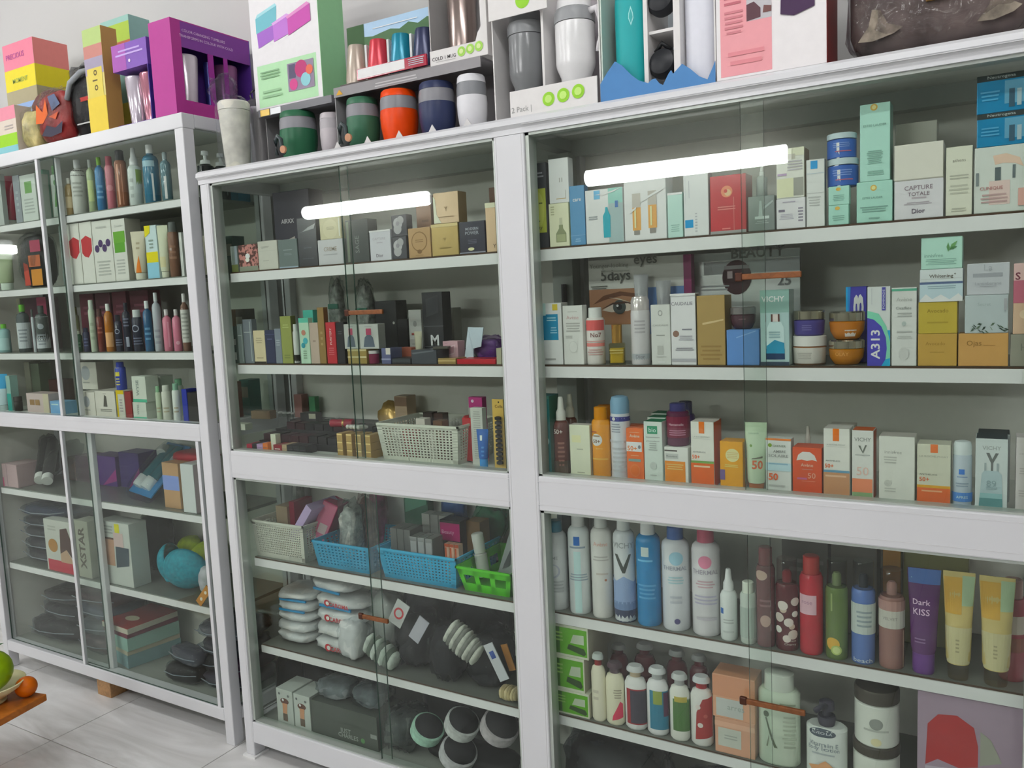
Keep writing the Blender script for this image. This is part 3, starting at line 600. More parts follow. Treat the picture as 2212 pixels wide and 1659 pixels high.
q = B('B1', 2103, 2230, 314, 'c8ccc6', 'wide white serum box with dark bottle tops and pink print', [('p', [(.32, .86), (.55, .88), (.78, .80), (.85, .66), (.7, .72), (.5, .74), (.36, .72)], 'dcb9a6'), ('r', .26, .12, .62, .48, 'd3bcb6'), ('r', .36, .48, .46, .68, '5f6a6c'), ('r', .66, .50, .71, .70, '6a7476'), ('r', .03, .42, .08, .62, '7c8486'), ('t', .30, .37, .4, 'CLINIQUE', 'b07a78', .01), ('l', .1, .14, .6, .3, 3, 'b79a98'), ('r', .76, .08, 1, .34, 'cfa298')], d=.06)
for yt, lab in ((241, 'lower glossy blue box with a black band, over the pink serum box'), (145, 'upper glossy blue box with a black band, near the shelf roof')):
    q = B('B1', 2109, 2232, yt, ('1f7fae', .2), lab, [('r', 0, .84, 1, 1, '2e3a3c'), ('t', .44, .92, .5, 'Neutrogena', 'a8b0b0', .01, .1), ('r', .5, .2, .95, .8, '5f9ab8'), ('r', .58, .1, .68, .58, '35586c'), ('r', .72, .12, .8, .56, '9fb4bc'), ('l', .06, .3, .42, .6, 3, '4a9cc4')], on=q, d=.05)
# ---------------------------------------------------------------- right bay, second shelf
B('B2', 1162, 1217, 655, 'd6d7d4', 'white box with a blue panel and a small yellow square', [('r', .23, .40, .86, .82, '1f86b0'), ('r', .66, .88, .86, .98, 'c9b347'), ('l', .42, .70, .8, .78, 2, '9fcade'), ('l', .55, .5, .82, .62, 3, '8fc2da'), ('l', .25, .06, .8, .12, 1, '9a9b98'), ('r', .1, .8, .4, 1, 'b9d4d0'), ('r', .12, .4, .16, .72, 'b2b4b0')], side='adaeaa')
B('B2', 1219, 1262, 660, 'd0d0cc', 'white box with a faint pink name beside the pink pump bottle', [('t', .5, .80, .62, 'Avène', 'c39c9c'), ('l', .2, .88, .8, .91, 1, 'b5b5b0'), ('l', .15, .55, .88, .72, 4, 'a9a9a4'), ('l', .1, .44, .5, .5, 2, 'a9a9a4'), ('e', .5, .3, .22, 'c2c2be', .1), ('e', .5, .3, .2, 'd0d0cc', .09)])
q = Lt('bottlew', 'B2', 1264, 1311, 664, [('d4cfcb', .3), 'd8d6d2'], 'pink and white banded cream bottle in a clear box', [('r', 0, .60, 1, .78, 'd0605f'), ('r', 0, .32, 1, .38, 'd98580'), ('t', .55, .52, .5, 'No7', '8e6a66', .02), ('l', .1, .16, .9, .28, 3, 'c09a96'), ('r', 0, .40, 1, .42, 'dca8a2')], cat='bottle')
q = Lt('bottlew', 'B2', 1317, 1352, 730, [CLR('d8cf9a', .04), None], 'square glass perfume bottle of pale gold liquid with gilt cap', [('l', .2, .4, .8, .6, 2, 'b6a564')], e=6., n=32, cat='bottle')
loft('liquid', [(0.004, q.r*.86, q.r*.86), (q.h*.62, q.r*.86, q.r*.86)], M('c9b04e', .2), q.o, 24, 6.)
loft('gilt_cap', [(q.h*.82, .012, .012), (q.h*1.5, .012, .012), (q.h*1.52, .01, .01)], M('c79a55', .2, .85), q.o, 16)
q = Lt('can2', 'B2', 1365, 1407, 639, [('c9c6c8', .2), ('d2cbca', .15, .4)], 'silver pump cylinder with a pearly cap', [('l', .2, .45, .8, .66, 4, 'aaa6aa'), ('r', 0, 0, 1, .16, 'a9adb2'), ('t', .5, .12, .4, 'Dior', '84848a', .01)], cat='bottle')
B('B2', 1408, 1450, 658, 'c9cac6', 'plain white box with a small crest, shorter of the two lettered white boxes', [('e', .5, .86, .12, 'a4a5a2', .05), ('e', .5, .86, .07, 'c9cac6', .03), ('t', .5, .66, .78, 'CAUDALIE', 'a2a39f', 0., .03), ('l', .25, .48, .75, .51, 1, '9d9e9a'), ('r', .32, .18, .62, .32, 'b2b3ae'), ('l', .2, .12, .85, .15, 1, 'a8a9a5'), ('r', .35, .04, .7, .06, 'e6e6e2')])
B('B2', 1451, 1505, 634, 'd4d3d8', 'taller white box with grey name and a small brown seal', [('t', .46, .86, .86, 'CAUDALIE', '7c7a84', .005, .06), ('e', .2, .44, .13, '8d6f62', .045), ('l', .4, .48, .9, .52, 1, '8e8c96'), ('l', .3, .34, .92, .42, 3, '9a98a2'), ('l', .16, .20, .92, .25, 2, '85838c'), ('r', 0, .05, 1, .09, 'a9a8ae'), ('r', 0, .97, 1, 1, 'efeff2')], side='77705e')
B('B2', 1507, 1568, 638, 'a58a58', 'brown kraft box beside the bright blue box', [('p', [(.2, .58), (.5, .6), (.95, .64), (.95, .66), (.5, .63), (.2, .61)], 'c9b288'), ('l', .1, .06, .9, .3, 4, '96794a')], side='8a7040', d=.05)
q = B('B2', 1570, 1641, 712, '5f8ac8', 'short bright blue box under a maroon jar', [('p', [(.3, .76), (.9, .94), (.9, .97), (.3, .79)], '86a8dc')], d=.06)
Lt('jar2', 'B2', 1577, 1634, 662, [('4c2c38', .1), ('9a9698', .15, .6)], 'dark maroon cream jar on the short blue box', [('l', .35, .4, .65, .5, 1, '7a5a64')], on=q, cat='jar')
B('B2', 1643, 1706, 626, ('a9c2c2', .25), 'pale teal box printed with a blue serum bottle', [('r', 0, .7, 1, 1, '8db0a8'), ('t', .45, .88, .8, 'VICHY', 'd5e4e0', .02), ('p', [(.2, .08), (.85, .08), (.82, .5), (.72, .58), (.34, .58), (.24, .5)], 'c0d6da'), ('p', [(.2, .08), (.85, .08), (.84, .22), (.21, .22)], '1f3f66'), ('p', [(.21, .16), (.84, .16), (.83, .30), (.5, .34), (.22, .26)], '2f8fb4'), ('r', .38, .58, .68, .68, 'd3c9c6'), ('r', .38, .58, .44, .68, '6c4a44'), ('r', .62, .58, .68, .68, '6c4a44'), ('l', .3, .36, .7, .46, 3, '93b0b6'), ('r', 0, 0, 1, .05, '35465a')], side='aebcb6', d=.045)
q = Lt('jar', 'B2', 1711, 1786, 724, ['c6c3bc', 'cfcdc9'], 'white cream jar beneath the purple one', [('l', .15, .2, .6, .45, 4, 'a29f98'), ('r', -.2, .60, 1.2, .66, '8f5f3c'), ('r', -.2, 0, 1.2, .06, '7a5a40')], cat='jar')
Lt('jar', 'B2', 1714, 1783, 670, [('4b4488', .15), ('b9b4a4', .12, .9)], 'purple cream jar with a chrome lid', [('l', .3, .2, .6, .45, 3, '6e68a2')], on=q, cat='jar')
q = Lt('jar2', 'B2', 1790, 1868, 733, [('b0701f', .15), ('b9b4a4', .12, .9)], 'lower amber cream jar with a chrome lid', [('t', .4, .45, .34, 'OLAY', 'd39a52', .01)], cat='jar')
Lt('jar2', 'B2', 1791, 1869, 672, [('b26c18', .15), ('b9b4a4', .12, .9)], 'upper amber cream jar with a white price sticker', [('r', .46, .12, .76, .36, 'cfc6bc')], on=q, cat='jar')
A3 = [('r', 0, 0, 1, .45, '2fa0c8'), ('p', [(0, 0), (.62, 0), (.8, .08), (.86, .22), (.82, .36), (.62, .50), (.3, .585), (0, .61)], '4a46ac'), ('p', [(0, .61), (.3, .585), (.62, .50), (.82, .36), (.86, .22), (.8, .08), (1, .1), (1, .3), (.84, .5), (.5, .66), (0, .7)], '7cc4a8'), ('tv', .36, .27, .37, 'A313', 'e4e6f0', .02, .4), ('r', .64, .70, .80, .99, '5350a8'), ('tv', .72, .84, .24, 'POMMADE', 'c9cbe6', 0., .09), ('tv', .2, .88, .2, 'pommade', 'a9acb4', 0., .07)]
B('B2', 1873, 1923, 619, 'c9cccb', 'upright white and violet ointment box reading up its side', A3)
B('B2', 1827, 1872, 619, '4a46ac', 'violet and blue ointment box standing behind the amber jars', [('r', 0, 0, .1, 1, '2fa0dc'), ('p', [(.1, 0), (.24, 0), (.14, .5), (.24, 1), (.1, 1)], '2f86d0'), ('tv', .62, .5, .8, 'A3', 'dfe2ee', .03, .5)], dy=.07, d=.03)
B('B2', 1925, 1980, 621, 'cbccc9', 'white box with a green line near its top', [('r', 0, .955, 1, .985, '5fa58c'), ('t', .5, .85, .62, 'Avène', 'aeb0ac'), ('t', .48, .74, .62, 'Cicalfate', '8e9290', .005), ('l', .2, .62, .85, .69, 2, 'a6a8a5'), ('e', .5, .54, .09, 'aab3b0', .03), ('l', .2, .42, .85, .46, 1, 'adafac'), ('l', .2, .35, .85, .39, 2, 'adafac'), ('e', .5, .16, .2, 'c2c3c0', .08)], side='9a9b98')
q = B('B2', 1982, 2067, 721, 'b8944e', 'golden yellow box at the foot of a stack of four', [('t', .45, .7, .5, 'Avocado', '9a7838', 0., .14), ('l', .3, .4, .7, .46, 1, 'a68442')], d=.055)
q = B('B2', 1983, 2068, 652, 'b7a248', 'mustard yellow box, second from the foot of its stack', [('t', .5, .72, .55, 'Avocado', '8f7c30', 0., .14), ('l', .2, .3, .8, .4, 1, 'a8933e')], on=q, d=.055)
q = B('B2', 1986, 2080, 581, 'c9cfd0', 'white and pale blue whitening cream box with a navy stripe', [('t', .5, .77, .56, 'Whitening', '6f6a62', .015, .14), ('t', .82, .84, .05, '+', '6f6a62', .02), ('r', .03, .70, .97, .705, '8f8a80'), ('r', 0, .54, 1, .61, '5c6b8e'), ('r', 0, 0, 1, .54, 'b6c8cf'), ('l', .15, .38, .88, .5, 2, '8da2aa'), ('p', [(0, .05), (.15, .24), (.3, .08), (.5, .22), (.7, .06), (.9, .24), (1, .12), (1, 0), (0, 0)], 'd8e4e8')], on=q, d=.055)
B('B2', 1989, 2079, 512, 'add0c3', 'pale mint box with a green tea leaf, on top of the stack', [('t', .31, .43, .46, 'innisfree', '86a89c', .005), ('l', .1, .12, .88, .33, 4, '8db0a4'), ('p', [(.66, .52), (.70, .66), (.66, .82), (.62, .68)], '5f8f5c'), ('p', [(.68, .56), (.82, .68), (.88, .86), (.74, .76)], '6d9c64'), ('p', [(.68, .6), (.78, .60), (.88, .68), (.76, .68)], '4c7a4e')], on=q, d=.055)
q = B('B2', 2069, 2178, 720, 'c1955c', 'tan kraft box at the foot of the leaf-print stack', [('t', .32, .68, .3, 'Ojas', '94703e', .01), ('l', .5, .62, .75, .66, 1, 'a67c46')], d=.055)
rn = random.Random(5); lv = []
for i in range(16):
    u = rn.uniform(.02, .95); v = rn.uniform(.04, .24); a = rn.uniform(-.9, .9); lv.append(('p', [(u, v), (u+.05*math.cos(a), v+.09*math.sin(a)+.03), (u+.12*math.cos(a), v+.16*math.sin(a)), (u+.05*math.cos(a)+.02, v+.09*math.sin(a)-.03)], rn.choice(['5c6e5a', '46584a', '7d8c74', '39493f'])))
q = B('B2', 2083, 2178, 637, ('b3bcbe', .25), 'silvery box with a band of dark leaves along its base', lv+[('t', .45, .76, .3, 'Secret', '9aa2a4'), ('r', .9, .6, .97, .9, 'a4a4a8')], on=q, d=.05)
B('B2', 2088, 2181, 568, 'b9bbc0', 'grey-white box on top of the silvery leaf-print box', [('r', .14, .56, .84, .68, '9c9ea4'), ('t', .5, .86, .2, 'La', 'a5a7ac'), ('t', .5, .36, .62, 'Laminbarane', 'a0a2a8', 0., .1), ('l', .3, .24, .7, .3, 1, 'a8aab0')], on=q, d=.05)
q = B('B2', 2181, 2262, 722, '8f8d80', 'dull grey box under the pink and beige one', [('t', .6, .6, .3, 'H', '77766c')], d=.05)
B('B2', 2187, 2262, 568, 'c9ab92', 'pink and beige box standing on a dull grey box', [('r', 0, .44, 1, .76, 'b8697a'), ('r', 0, .76, 1, 1, 'd3b2ae'), ('t', .2, .82, .24, 'S', '7a3c4c', .02), ('e', .5, .28, .2, 'd8bfa4', .06)], on=q, d=.05)
# things at the back of that shelf
B('B2', 1155, 1222, 614, '2c2f33', 'black box with a gilt rim behind the white boxes', [('r', .3, .34, 1, .4, 'bfa878'), ('r', 0, 0, 1, .3, '3a2f2c')], dy=.17, d=.03)
for a, b, t, lab in ((1374, 1405, 593, 'upended grey tube behind the silver pump cylinder'), (1421, 1453, 606, 'upended grey tube behind the white crested box')):
    Tb('B2', a, b, t, ('a3a5a8', .25), ('b4b6b8', .3), lab, dy=.075, capf=.3)
o = empty('shelf_poster', 'eye cream advert card with a close-up eye and the words 5days', 'poster', (0, 0, 0))
yP = .165; x0 = Xp(1276, yP, 1.3); x1 = Xp(1480, yP, 1.3); z0 = SH['B2'][0]; z1 = 1.474; o.location = ((x0+x1)/2, yP, z0); Wp, Hp = x1-x0, z1-z0
cd = box('card', (-Wp/2, Wp/2, 0, .006, 0, Hp), M('bcbcb6', .5), o); mk('card_edge', bxv(Wp/2, Wp/2+.018, -.002, .02, 0, Hp), BF, M('8c2a63', .4), o)
vz = lambda py: (Zp(py, (x0+x1)/2, yP)-z0)/Hp
a0, a1 = vz(700), vz(622)
deco(cd, [('r', 0, a0, .62, a1, 'a97a5c'), ('r', .62, a0-.1, 1, a1, '6f90c6'), ('r', 0, a1, 1, vz(603), 'cfcfca'), ('p', [(.04, vz(655)), (.16, vz(636)), (.34, vz(628)), (.52, vz(634)), (.58, vz(645)), (.36, vz(637)), (.18, vz(645))], '6e4228'), ('p', [(.14, vz(668)), (.26, vz(655)), (.42, vz(653)), (.54, vz(664)), (.42, vz(671)), (.24, vz(673))], 'd4c7ba'), ('e', .33, vz(662), .07, '4b5250'), ('e', .33, vz(662), .03, '15181a'), ('e', .31, vz(659), .012, 'ffffff'), ('p', [(.12, vz(667)), (.26, vz(652)), (.42, vz(650)), (.56, vz(664)), (.42, vz(654)), (.26, vz(656))], '4a2c1c'), ('p', [(.22, vz(640)), (.34, vz(646)), (.48, vz(655)), (.34, vz(644))], 'e4cdb8'),
     ('t', .30, vz(596), .32, '5days', '44463f', .01), ('t', .23, vz(572), .42, 'Younger-looking', '7e7f76', 0.), ('t', .62, vz(567), .24, 'eyes', '55564e', .01), ('l', .15, vz(587), .45, vz(580), 1, '9c9d94'), ('l', .02, vz(622), .22, vz(613), 2, '6d6e66')], lambda x, z, k: (x, -.0003-.0003*k, z), Wp, Hp)
o = empty('display_card', 'silvery display card with a printed maroon jar, behind the blue serum box', 'display', (0, 0, 0))
yP = .2; x0 = Xp(1500, yP, 1.4); x1 = Xp(1728, yP, 1.4); o.location = ((x0+x1)/2, yP, z0); Wp = x1-x0; z1 = 1.474; Hp = z1-z0
cd = box('card', (-Wp/2, Wp/2, 0, .008, 0, Hp), M('c9cdcc', .22, .35), o)
deco(cd, [('r', 0, vz(560), 1, vz(545), 'b3bab8'), ('r', .1, vz(590), 1, vz(562), 'a9adae'), ('t', .62, vz(546), .5, 'BEAUTY', '6b6d68', .02), ('e', .42, vz(598), .14, '4b2730', .16), ('r', .30, vz(580), .54, vz(572), '9a9698'), ('r', .33, vz(600), .38, vz(584), 'c8b8bc'), ('t', .86, vz(609), .12, '25', '77797a', .02), ('l', .06, vz(626), .35, vz(612), 2, '9fa3a4')], lambda x, z, k: (x, -.0003-.0003*k, z), Wp, Hp)
# ---------------------------------------------------------------- right bay, third level (sun creams)
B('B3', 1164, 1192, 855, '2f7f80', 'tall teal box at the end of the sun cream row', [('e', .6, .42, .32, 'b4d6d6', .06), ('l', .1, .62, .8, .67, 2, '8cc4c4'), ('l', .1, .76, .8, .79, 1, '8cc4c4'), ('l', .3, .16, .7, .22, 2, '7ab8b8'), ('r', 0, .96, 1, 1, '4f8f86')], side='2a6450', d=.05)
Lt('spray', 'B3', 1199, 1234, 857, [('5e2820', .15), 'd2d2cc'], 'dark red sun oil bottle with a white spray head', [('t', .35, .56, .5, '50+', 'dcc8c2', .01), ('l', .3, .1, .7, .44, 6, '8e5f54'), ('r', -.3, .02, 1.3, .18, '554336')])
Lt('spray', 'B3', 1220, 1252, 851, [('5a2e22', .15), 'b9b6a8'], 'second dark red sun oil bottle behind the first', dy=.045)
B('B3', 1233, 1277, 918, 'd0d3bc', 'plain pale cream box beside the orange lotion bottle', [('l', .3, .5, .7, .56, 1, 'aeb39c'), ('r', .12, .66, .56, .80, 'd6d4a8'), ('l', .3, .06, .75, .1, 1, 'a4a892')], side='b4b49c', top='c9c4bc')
Lt('bottlew', 'B3', 1280, 1321, 878, [('d48e14', .25), ('c98308', .3)], 'orange sun lotion bottle with a round white badge', [('e', .36, .54, .28, 'e4ddd0'), ('t', .36, .52, .36, '50+', '77562a', .02), ('l', .16, .57, .56, .62, 1, 'a08c70'), ('r', .06, .645, .4, .66, '9c3a24'), ('t', .5, .42, .3, 'Bioderma', 'e6c27c', 0., .02), ('r', .1, .26, .9, .28, 'dca848')], sy=.7)
Lt('bottlew', 'B3', 1290, 1332, 874, [('b9720c', .3), ('b9720c', .3)], 'second orange sun lotion bottle behind the badge bottle', sy=.7, dy=.075)
Lt('can2', 'B3', 1322, 1365, 854, [('c9ced4', .25), ('7fa3bc', .3)], 'white sun spray can with a pale blue cap', [('r', -.3, .70, 1.3, .755, '4a4d92'), ('e', .25, .73, .08, 'd6dbe6'), ('l', .1, .56, .55, .68, 4, '8e94a0'), ('r', -.3, .44, 1.3, .47, 'b4b9be'), ('l', .1, .08, .9, .4, 6, 'b2b7bb')], cat='can')
av = [('t', .5, .855, .6, 'Avène', 'e8c9b4', .015), ('l', .15, .91, .85, .93, 1, 'e2a884'), ('r', 0, .56, .92, .74, 'dcdcd6'), ('t', .35, .62, .56, '50+', 'd9772e', .015), ('e', .78, .65, .08, '7a8086', .035), ('r', .12, .37, .85, .42, '7f9a94'), ('l', .2, .47, .8, .5, 1, 'e29b6c'), ('e', .5, .2, .3, 'dd7c40', .12), ('e', .5, .2, .26, 'd46a24', .10)]
B('B3', 1351, 1392, 925, 'd8682a', 'orange sun cream box with a white 50 panel, foremost of two', av)
B('B3', 1358, 1398, 918, 'c4551e', 'orange sun cream box hidden behind its twin', (), dy=.06)
wg = [('r', .2, .8, .75, .93, '2f8f68'), ('t', .48, .865, .4, 'bio', 'bfe0d0', .01), ('l', .1, .73, .9, .76, 1, 'a4aca6'), ('t', .5, .68, .72, 'photoderm', '7c8480', 0., .03), ('l', .25, .52, .75, .66, 4, 'a2aaa4'), ('e', .5, .28, .18, 'b6beb8', .06), ('l', .3, .1, .7, .14, 1, 'adb5af')]
for i, (a, b, t, lab) in enumerate(((1393, 1433, 911, 'white box with a green top and badge, foremost of the green-topped row'), (1401, 1441, 902, 'white box with a green top, middle of the green-topped row'), (1409, 1449, 893, 'white box with a green top, rearmost of the green-topped row'))):
    B('B3', a, b, t, 'c9d3cc', lab, wg if i == 0 else (), top='2f7f5c', dy=.052*i, d=.045)
q = B('B3', 1436, 1488, 966, 'd3d5cf', 'short white and orange sun cream box under a purple bottle', [('r', .02, .05, .88, .62, 'd9851f'), ('r', .02, .88, .55, .92, '55504a'), ('r', .06, .68, .6, .82, 'b9bcb8'), ('t', .33, .75, .46, 'Photoderm', '70746f', .01, .1), ('l', .08, .38, .82, .56, 3, 'ecb66a')], d=.06)
Lt('bottlew', 'B3', 1441, 1491, 870, [('5b2846', .15), ('3a3a72', .2)], 'dark purple bottle with a domed cap on the short orange box', [('r', -.2, .2, 1.2, .70, '7a2440'), ('t', .45, .52, .56, 'Hamamelis', 'd9b9c4', .0, .06), ('l', .1, .25, .9, .4, 3, 'b07a90')], on=q, dy=.004, cat='bottle')
Lt('bottlew', 'B3', 1460, 1505, 866, [('4d3a70', .2), ('3a3a72', .2)], 'second dark purple bottle standing farther back', dy=.13, cat='bottle')
lr = lambda c1, c2, c3, nm: [('r', .36, .82, .60, 1, 'e2722a'), ('t', .47, .765, .74, 'LA ROCHE-POSAY', '9aa09a', 0., .025), ('r', .1, .735, .85, .738, 'aab0aa'), ('t', .36, .53, .56, 'ANTHELIOS', '6d736e', .005, .022), ('t', .22, .455, .34, '50+', 'd9652c', .015), ('r', 0, .36, 1, .395, c1), ('r', 0, 0, 1, .36, c2), ('l', .05, .28, .9, .34, 1, c3)]
B('B3', 1494, 1544, 911, 'd6d6cc', 'white sun cream box with an orange foot and green stripe', lr('6f9a4e', 'd4621c', 'ecc0a0', ''), side='c4541c', d=.045, top='cfc8c0')
B('B3', 1503, 1553, 905, 'cfccc4', 'white sun cream box behind the green-striped one', (), dy=.06, side='c4541c')
B('B3', 1556, 1606, 954, 'd99a1f', 'yellow box with a round cream badge', [('e', .55, .71, .3, 'e0cf9a', .14), ('l', .3, .64, .8, .78, 4, 'c9b27a'), ('l', .2, .45, .8, .52, 2, 'ecc878'), ('r', 0, .18, .22, .4, '6d5a8c')], side='b37c18', d=.045)
q = Tb('B3', 1605, 1660, 912, 'c3d2b8', 'b0602f', 'pale green sun milk tube standing on a brown cap', [('t', .4, .84, .5, 'GARNIER', '8aa28a', .005, .022), ('e', .28, .66, .07, '6f9440', .02), ('t', .62, .38, .6, '50', 'd9663a', .03), ('p', [(.3, .46), (.9, .48), (.9, .51), (.34, .475)], '6d6a58')], capf=.1)
B('B3', 1652, 1710, 947, 'd0d3ce', 'white and blue sun milk box with a green dot', [('r', 0, .96, 1, 1, 'dd7a34'), ('e', .17, .87, .08, '7c9a2f', .035), ('t', .54, .86, .52, 'GARNIER', '7f8b78', .005, .04), ('t', .55, .76, .5, 'AMBRE', '8a8f8a', .01, .05), ('t', .5, .68, .78, 'SOLAIRE', '8a8f8a', .01, .05), ('r', 0, .4, 1, .55, 'b4cedb'), ('l', .1, .5, .9, .56, 1, '8fb4c6'), ('t', .3, .29, .38, '50', 'd9663a', .03), ('l', .1, .1, .8, .16, 1, 'b4b7b2')], side='a9aba6')
B('B3', 1712, 1776, 967, 'c9502a', 'orange-red box with a white parasol shape', [('p', [(.14, .72), (.2, .84), (.35, .91), (.6, .91), (.76, .84), (.84, .72), (.68, .745), (.5, .72), (.32, .745)], 'd0cdc8'), ('t', .5, .63, .42, 'Avène', 'e2b4a0', .01), ('l', .28, .52, .75, .56, 1, 'c0796a'), ('t', .66, .41, .26, '50', 'e2a48c', .0), ('r', .16, .32, .5, .36, 'b8628a'), ('l', .3, .28, .8, .3, 1, 'd88a70')], side='a03c1e', d=.05)
Lt('spray', 'B3', 1735, 1757, 920, ['b8b4aa', 'b9b6ae'], 'white spray nozzle bottle behind the orange-red box', dy=.075)
B('B3', 1779, 1836, 926, 'd3d3cc', 'white sun cream box with a tan foot and blue stripe', lr('5f90ac', 'b98862', 'd2ae90', ''), d=.05, top='cbc8c2')
B('B3', 1791, 1846, 918, 'c6c2b8', 'white sun cream box behind the tan-footed one', [('r', .4, .9, .6, 1, 'b04a34')], dy=.062, d=.04)
B('B3', 1840, 1887, 930, 'cfd0cb', 'white box with a grey V emblem over orange and green bands', [('t', .5, .87, .78, 'VICHY', '8a8e8a', .01), ('p', [(.3, .78), (.4, .78), (.5, .70), (.62, .79), (.7, .79), (.52, .665)], '6a7068'), ('l', .1, .63, .9, .66, 1, 'a4a8a4'), ('t', .5, .41, .56, '50', 'd8b4a8', 0.), ('r', .02, .08, .96, .30, 'd8835f'), ('r', .02, .04, .96, .10, '7f9e72'), ('r', .02, 0, .96, .03, 'cfd0cb')], side='b4532e', top='c0623c', d=.045)
B('B3', 1898, 1976, 943, 'cfd0c8', 'broad plain white box with a small grey name', [('t', .40, .76, .48, 'innisfree', 'a6a8a0', .008), ('l', .14, .58, .5, .7, 3, 'b2b4ac'), ('e', .25, .28, .1, 'b9bbb3', .05), ('l', .14, .14, .5, .22, 2, 'b2b4ac')], d=.05, top='bdb9b2')
B('B3', 1980, 2053, 960, 'c6c6b4', 'cream box with an orange foot and an orange tab', [('r', .40, .86, .62, 1, 'dd7440'), ('t', .5, .8, .86, 'LA ROCHE-POSAY', '9a9c8c', 0., .03), ('t', .34, .5, .54, 'ANTHELIOS', '77796c', .005, .025), ('t', .22, .42, .3, '50+', 'cf6438', .015), ('r', 0, .28, 1, .325, 'cf9a34'), ('r', 0, 0, 1, .28, 'cd6432'), ('l', .05, .2, .85, .26, 1, 'e0a078')], d=.05)
Lt('can2', 'B3', 2057, 2099, 951, [('b7c3cc', .25), ('c9d2d2', .3)], 'slim white and blue mist can between orange and white boxes', [('r', .35, .5, .6, .58, '3f74c2'), ('l', .2, .44, .8, .48, 1, '7f94b4'), ('l', .2, .3, .8, .38, 2, '8f9fae'), ('r', -.2, .08, 1.2, .22, '4f86cc'), ('t', .5, .15, .5, 'APRES', 'b9d0ec', .01)], cat='can')
vb = [('t', .5, .87, .58, 'VICHY', '9ca4a2', .01), ('p', [(.33, .80), (.43, .80), (.52, .71), (.62, .80), (.72, .80), (.55, .66), (.55, .54), (.48, .54), (.48, .66)], '6f7472'), ('p', [(.12, .03), (.86, .03), (.82, .5), (.7, .55), (.28, .55), (.2, .5)], 'a9bcc0'), ('p', [(.12, .03), (.86, .03), (.845, .16), (.14, .16)], '5d8f90'), ('p', [(.14, .16), (.845, .16), (.835, .23), (.16, .23)], '8cb4b6'), ('r', .28, .55, .34, .66, '9aa6a8'), ('r', .66, .55, .72, .66, '9aa6a8'), ('t', .5, .37, .3, '89', '8ba0a4', 0.), ('l', .3, .28, .72, .33, 2, '93a8ac')]
for i in range(2):
    B('B3', 2105-i*-4, 2176+i*4, 948-i*10, 'c4cccb', ('white serum box with a V emblem over a pale blue bottle, foremost of its pair', 'dark-topped serum box behind its twin with the V emblem')[i], vb if i == 0 else (), top='3f4a50', d=.06, dy=.066*i, side='8f8688')
B('B3', 2192, 2262, 945, 'c9c4c2', 'white box at the far end of the sun cream row', [('t', .5, .78, .6, 'LA ROCHE', 'a29c9a'), ('l', .2, .5, .8, .6, 3, 'b1aba9'), ('l', .2, .2, .8, .3, 3, 'b1aba9')], d=.05)
# ---------------------------------------------------------------- right bay, fourth level (mists and sprays)
Lt('can', 'B4', 1182, 1230, 1123, [('d0d2d4', .2), '2f7f98'], 'white mist can with a teal cap', [('t', .35, .6, .5, 'BIOME', '9a9ea2', .005), ('e', .4, .45, .28, 'b0b4c2'), ('e', .38, .455, .23, 'd0d2d4'), ('l', .15, .2, .85, .35, 4, 'aeb2b4')], cat='can')
Lt('can', 'B4', 1232, 1279, 1108, [('ced3d4', .2), 'd4d6d6'], 'white mist can with a small blue square', [('r', .34, .70, .58, .79, '1c66b8'), ('l', .1, .66, .85, .70, 1, '8c9cac'), ('r', .33, .02, .6, .64, 'b9d6e4'), ('l', .1, .34, .9, .42, 3, '94a4b0')], cat='can')
Lt('can', 'B4', 1281, 1327, 1110, [('cfceca', .2), 'cfd0ce'], 'white mist can with a faint pink name', [('t', .5, .73, .6, 'Avène', 'd6aa9c', .005), ('l', .15, .56, .85, .62, 2, 'b0aeaa'), ('l', .3, .42, .8, .46, 1, 'b8b0a8'), ('e', .68, .38, .05, 'b0735a')], cat='can')
Lt('can', 'B4', 1329, 1376, 1115, [('c9cdd0', .2), 'd0d3d2'], 'white mist can with a large dark V and a blue mountain', [('t', .5, .745, .9, 'VICHY', '9aa0a2', .01), ('p', [(.14, .66), (.28, .66), (.5, .54), (.72, .66), (.82, .66), (.56, .48), (.46, .48)], '4a4f4c'), ('p', [(-.25, .18), (1.25, .18), (1.25, .42), (.9, .39), (.5, .45), (.2, .40), (-.25, .43)], '8ba0c4'), ('r', -.3, 0, 1.3, .12, '3c4560'), ('r', -.3, .12, 1.3, .2, '6f86ac')], cat='can')
Lt('can', 'B4', 1378, 1431, 1124, [('1f7fb8', .2), 'd3d6d4'], 'bright blue mist can with a white cap', [('r', .28, .68, .55, .77, 'c4d4d2'), ('l', .05, .62, .75, .66, 1, '6fb4d8'), ('l', .1, .26, .8, .42, 4, '4f9ccc')], cat='can')
Lt('can', 'B4', 1433, 1493, 1134, [('ced0d6', .2), '3a5f9e'], 'white mist can with a blue cap and pale blue disc', [('e', .55, .71, .22, '9cc4d6'), ('t', .5, .615, .8, 'THERMAL', '9a9eac', .01), ('l', .25, .46, .8, .54, 3, '9fc0c8'), ('e', .55, .1, .09, '5c5884'), ('l', .3, .26, .75, .36, 2, 'b4b8c0')], cat='can')
Lt('can', 'B4', 1497, 1559, 1140, [('cfcdd0', .2), 'b4566c'], 'white mist can with a pink cap and pink disc', [('e', .5, .71, .2, 'd985a0'), ('t', .5, .615, .84, 'THERMAL', 'a09aa6', .01), ('l', .2, .46, .8, .54, 3, 'c0a0a8'), ('l', .1, .3, .9, .4, 3, 'b0acc0'), ('l', .2, .14, .85, .2, 1, 'b8b4bc')], cat='can')
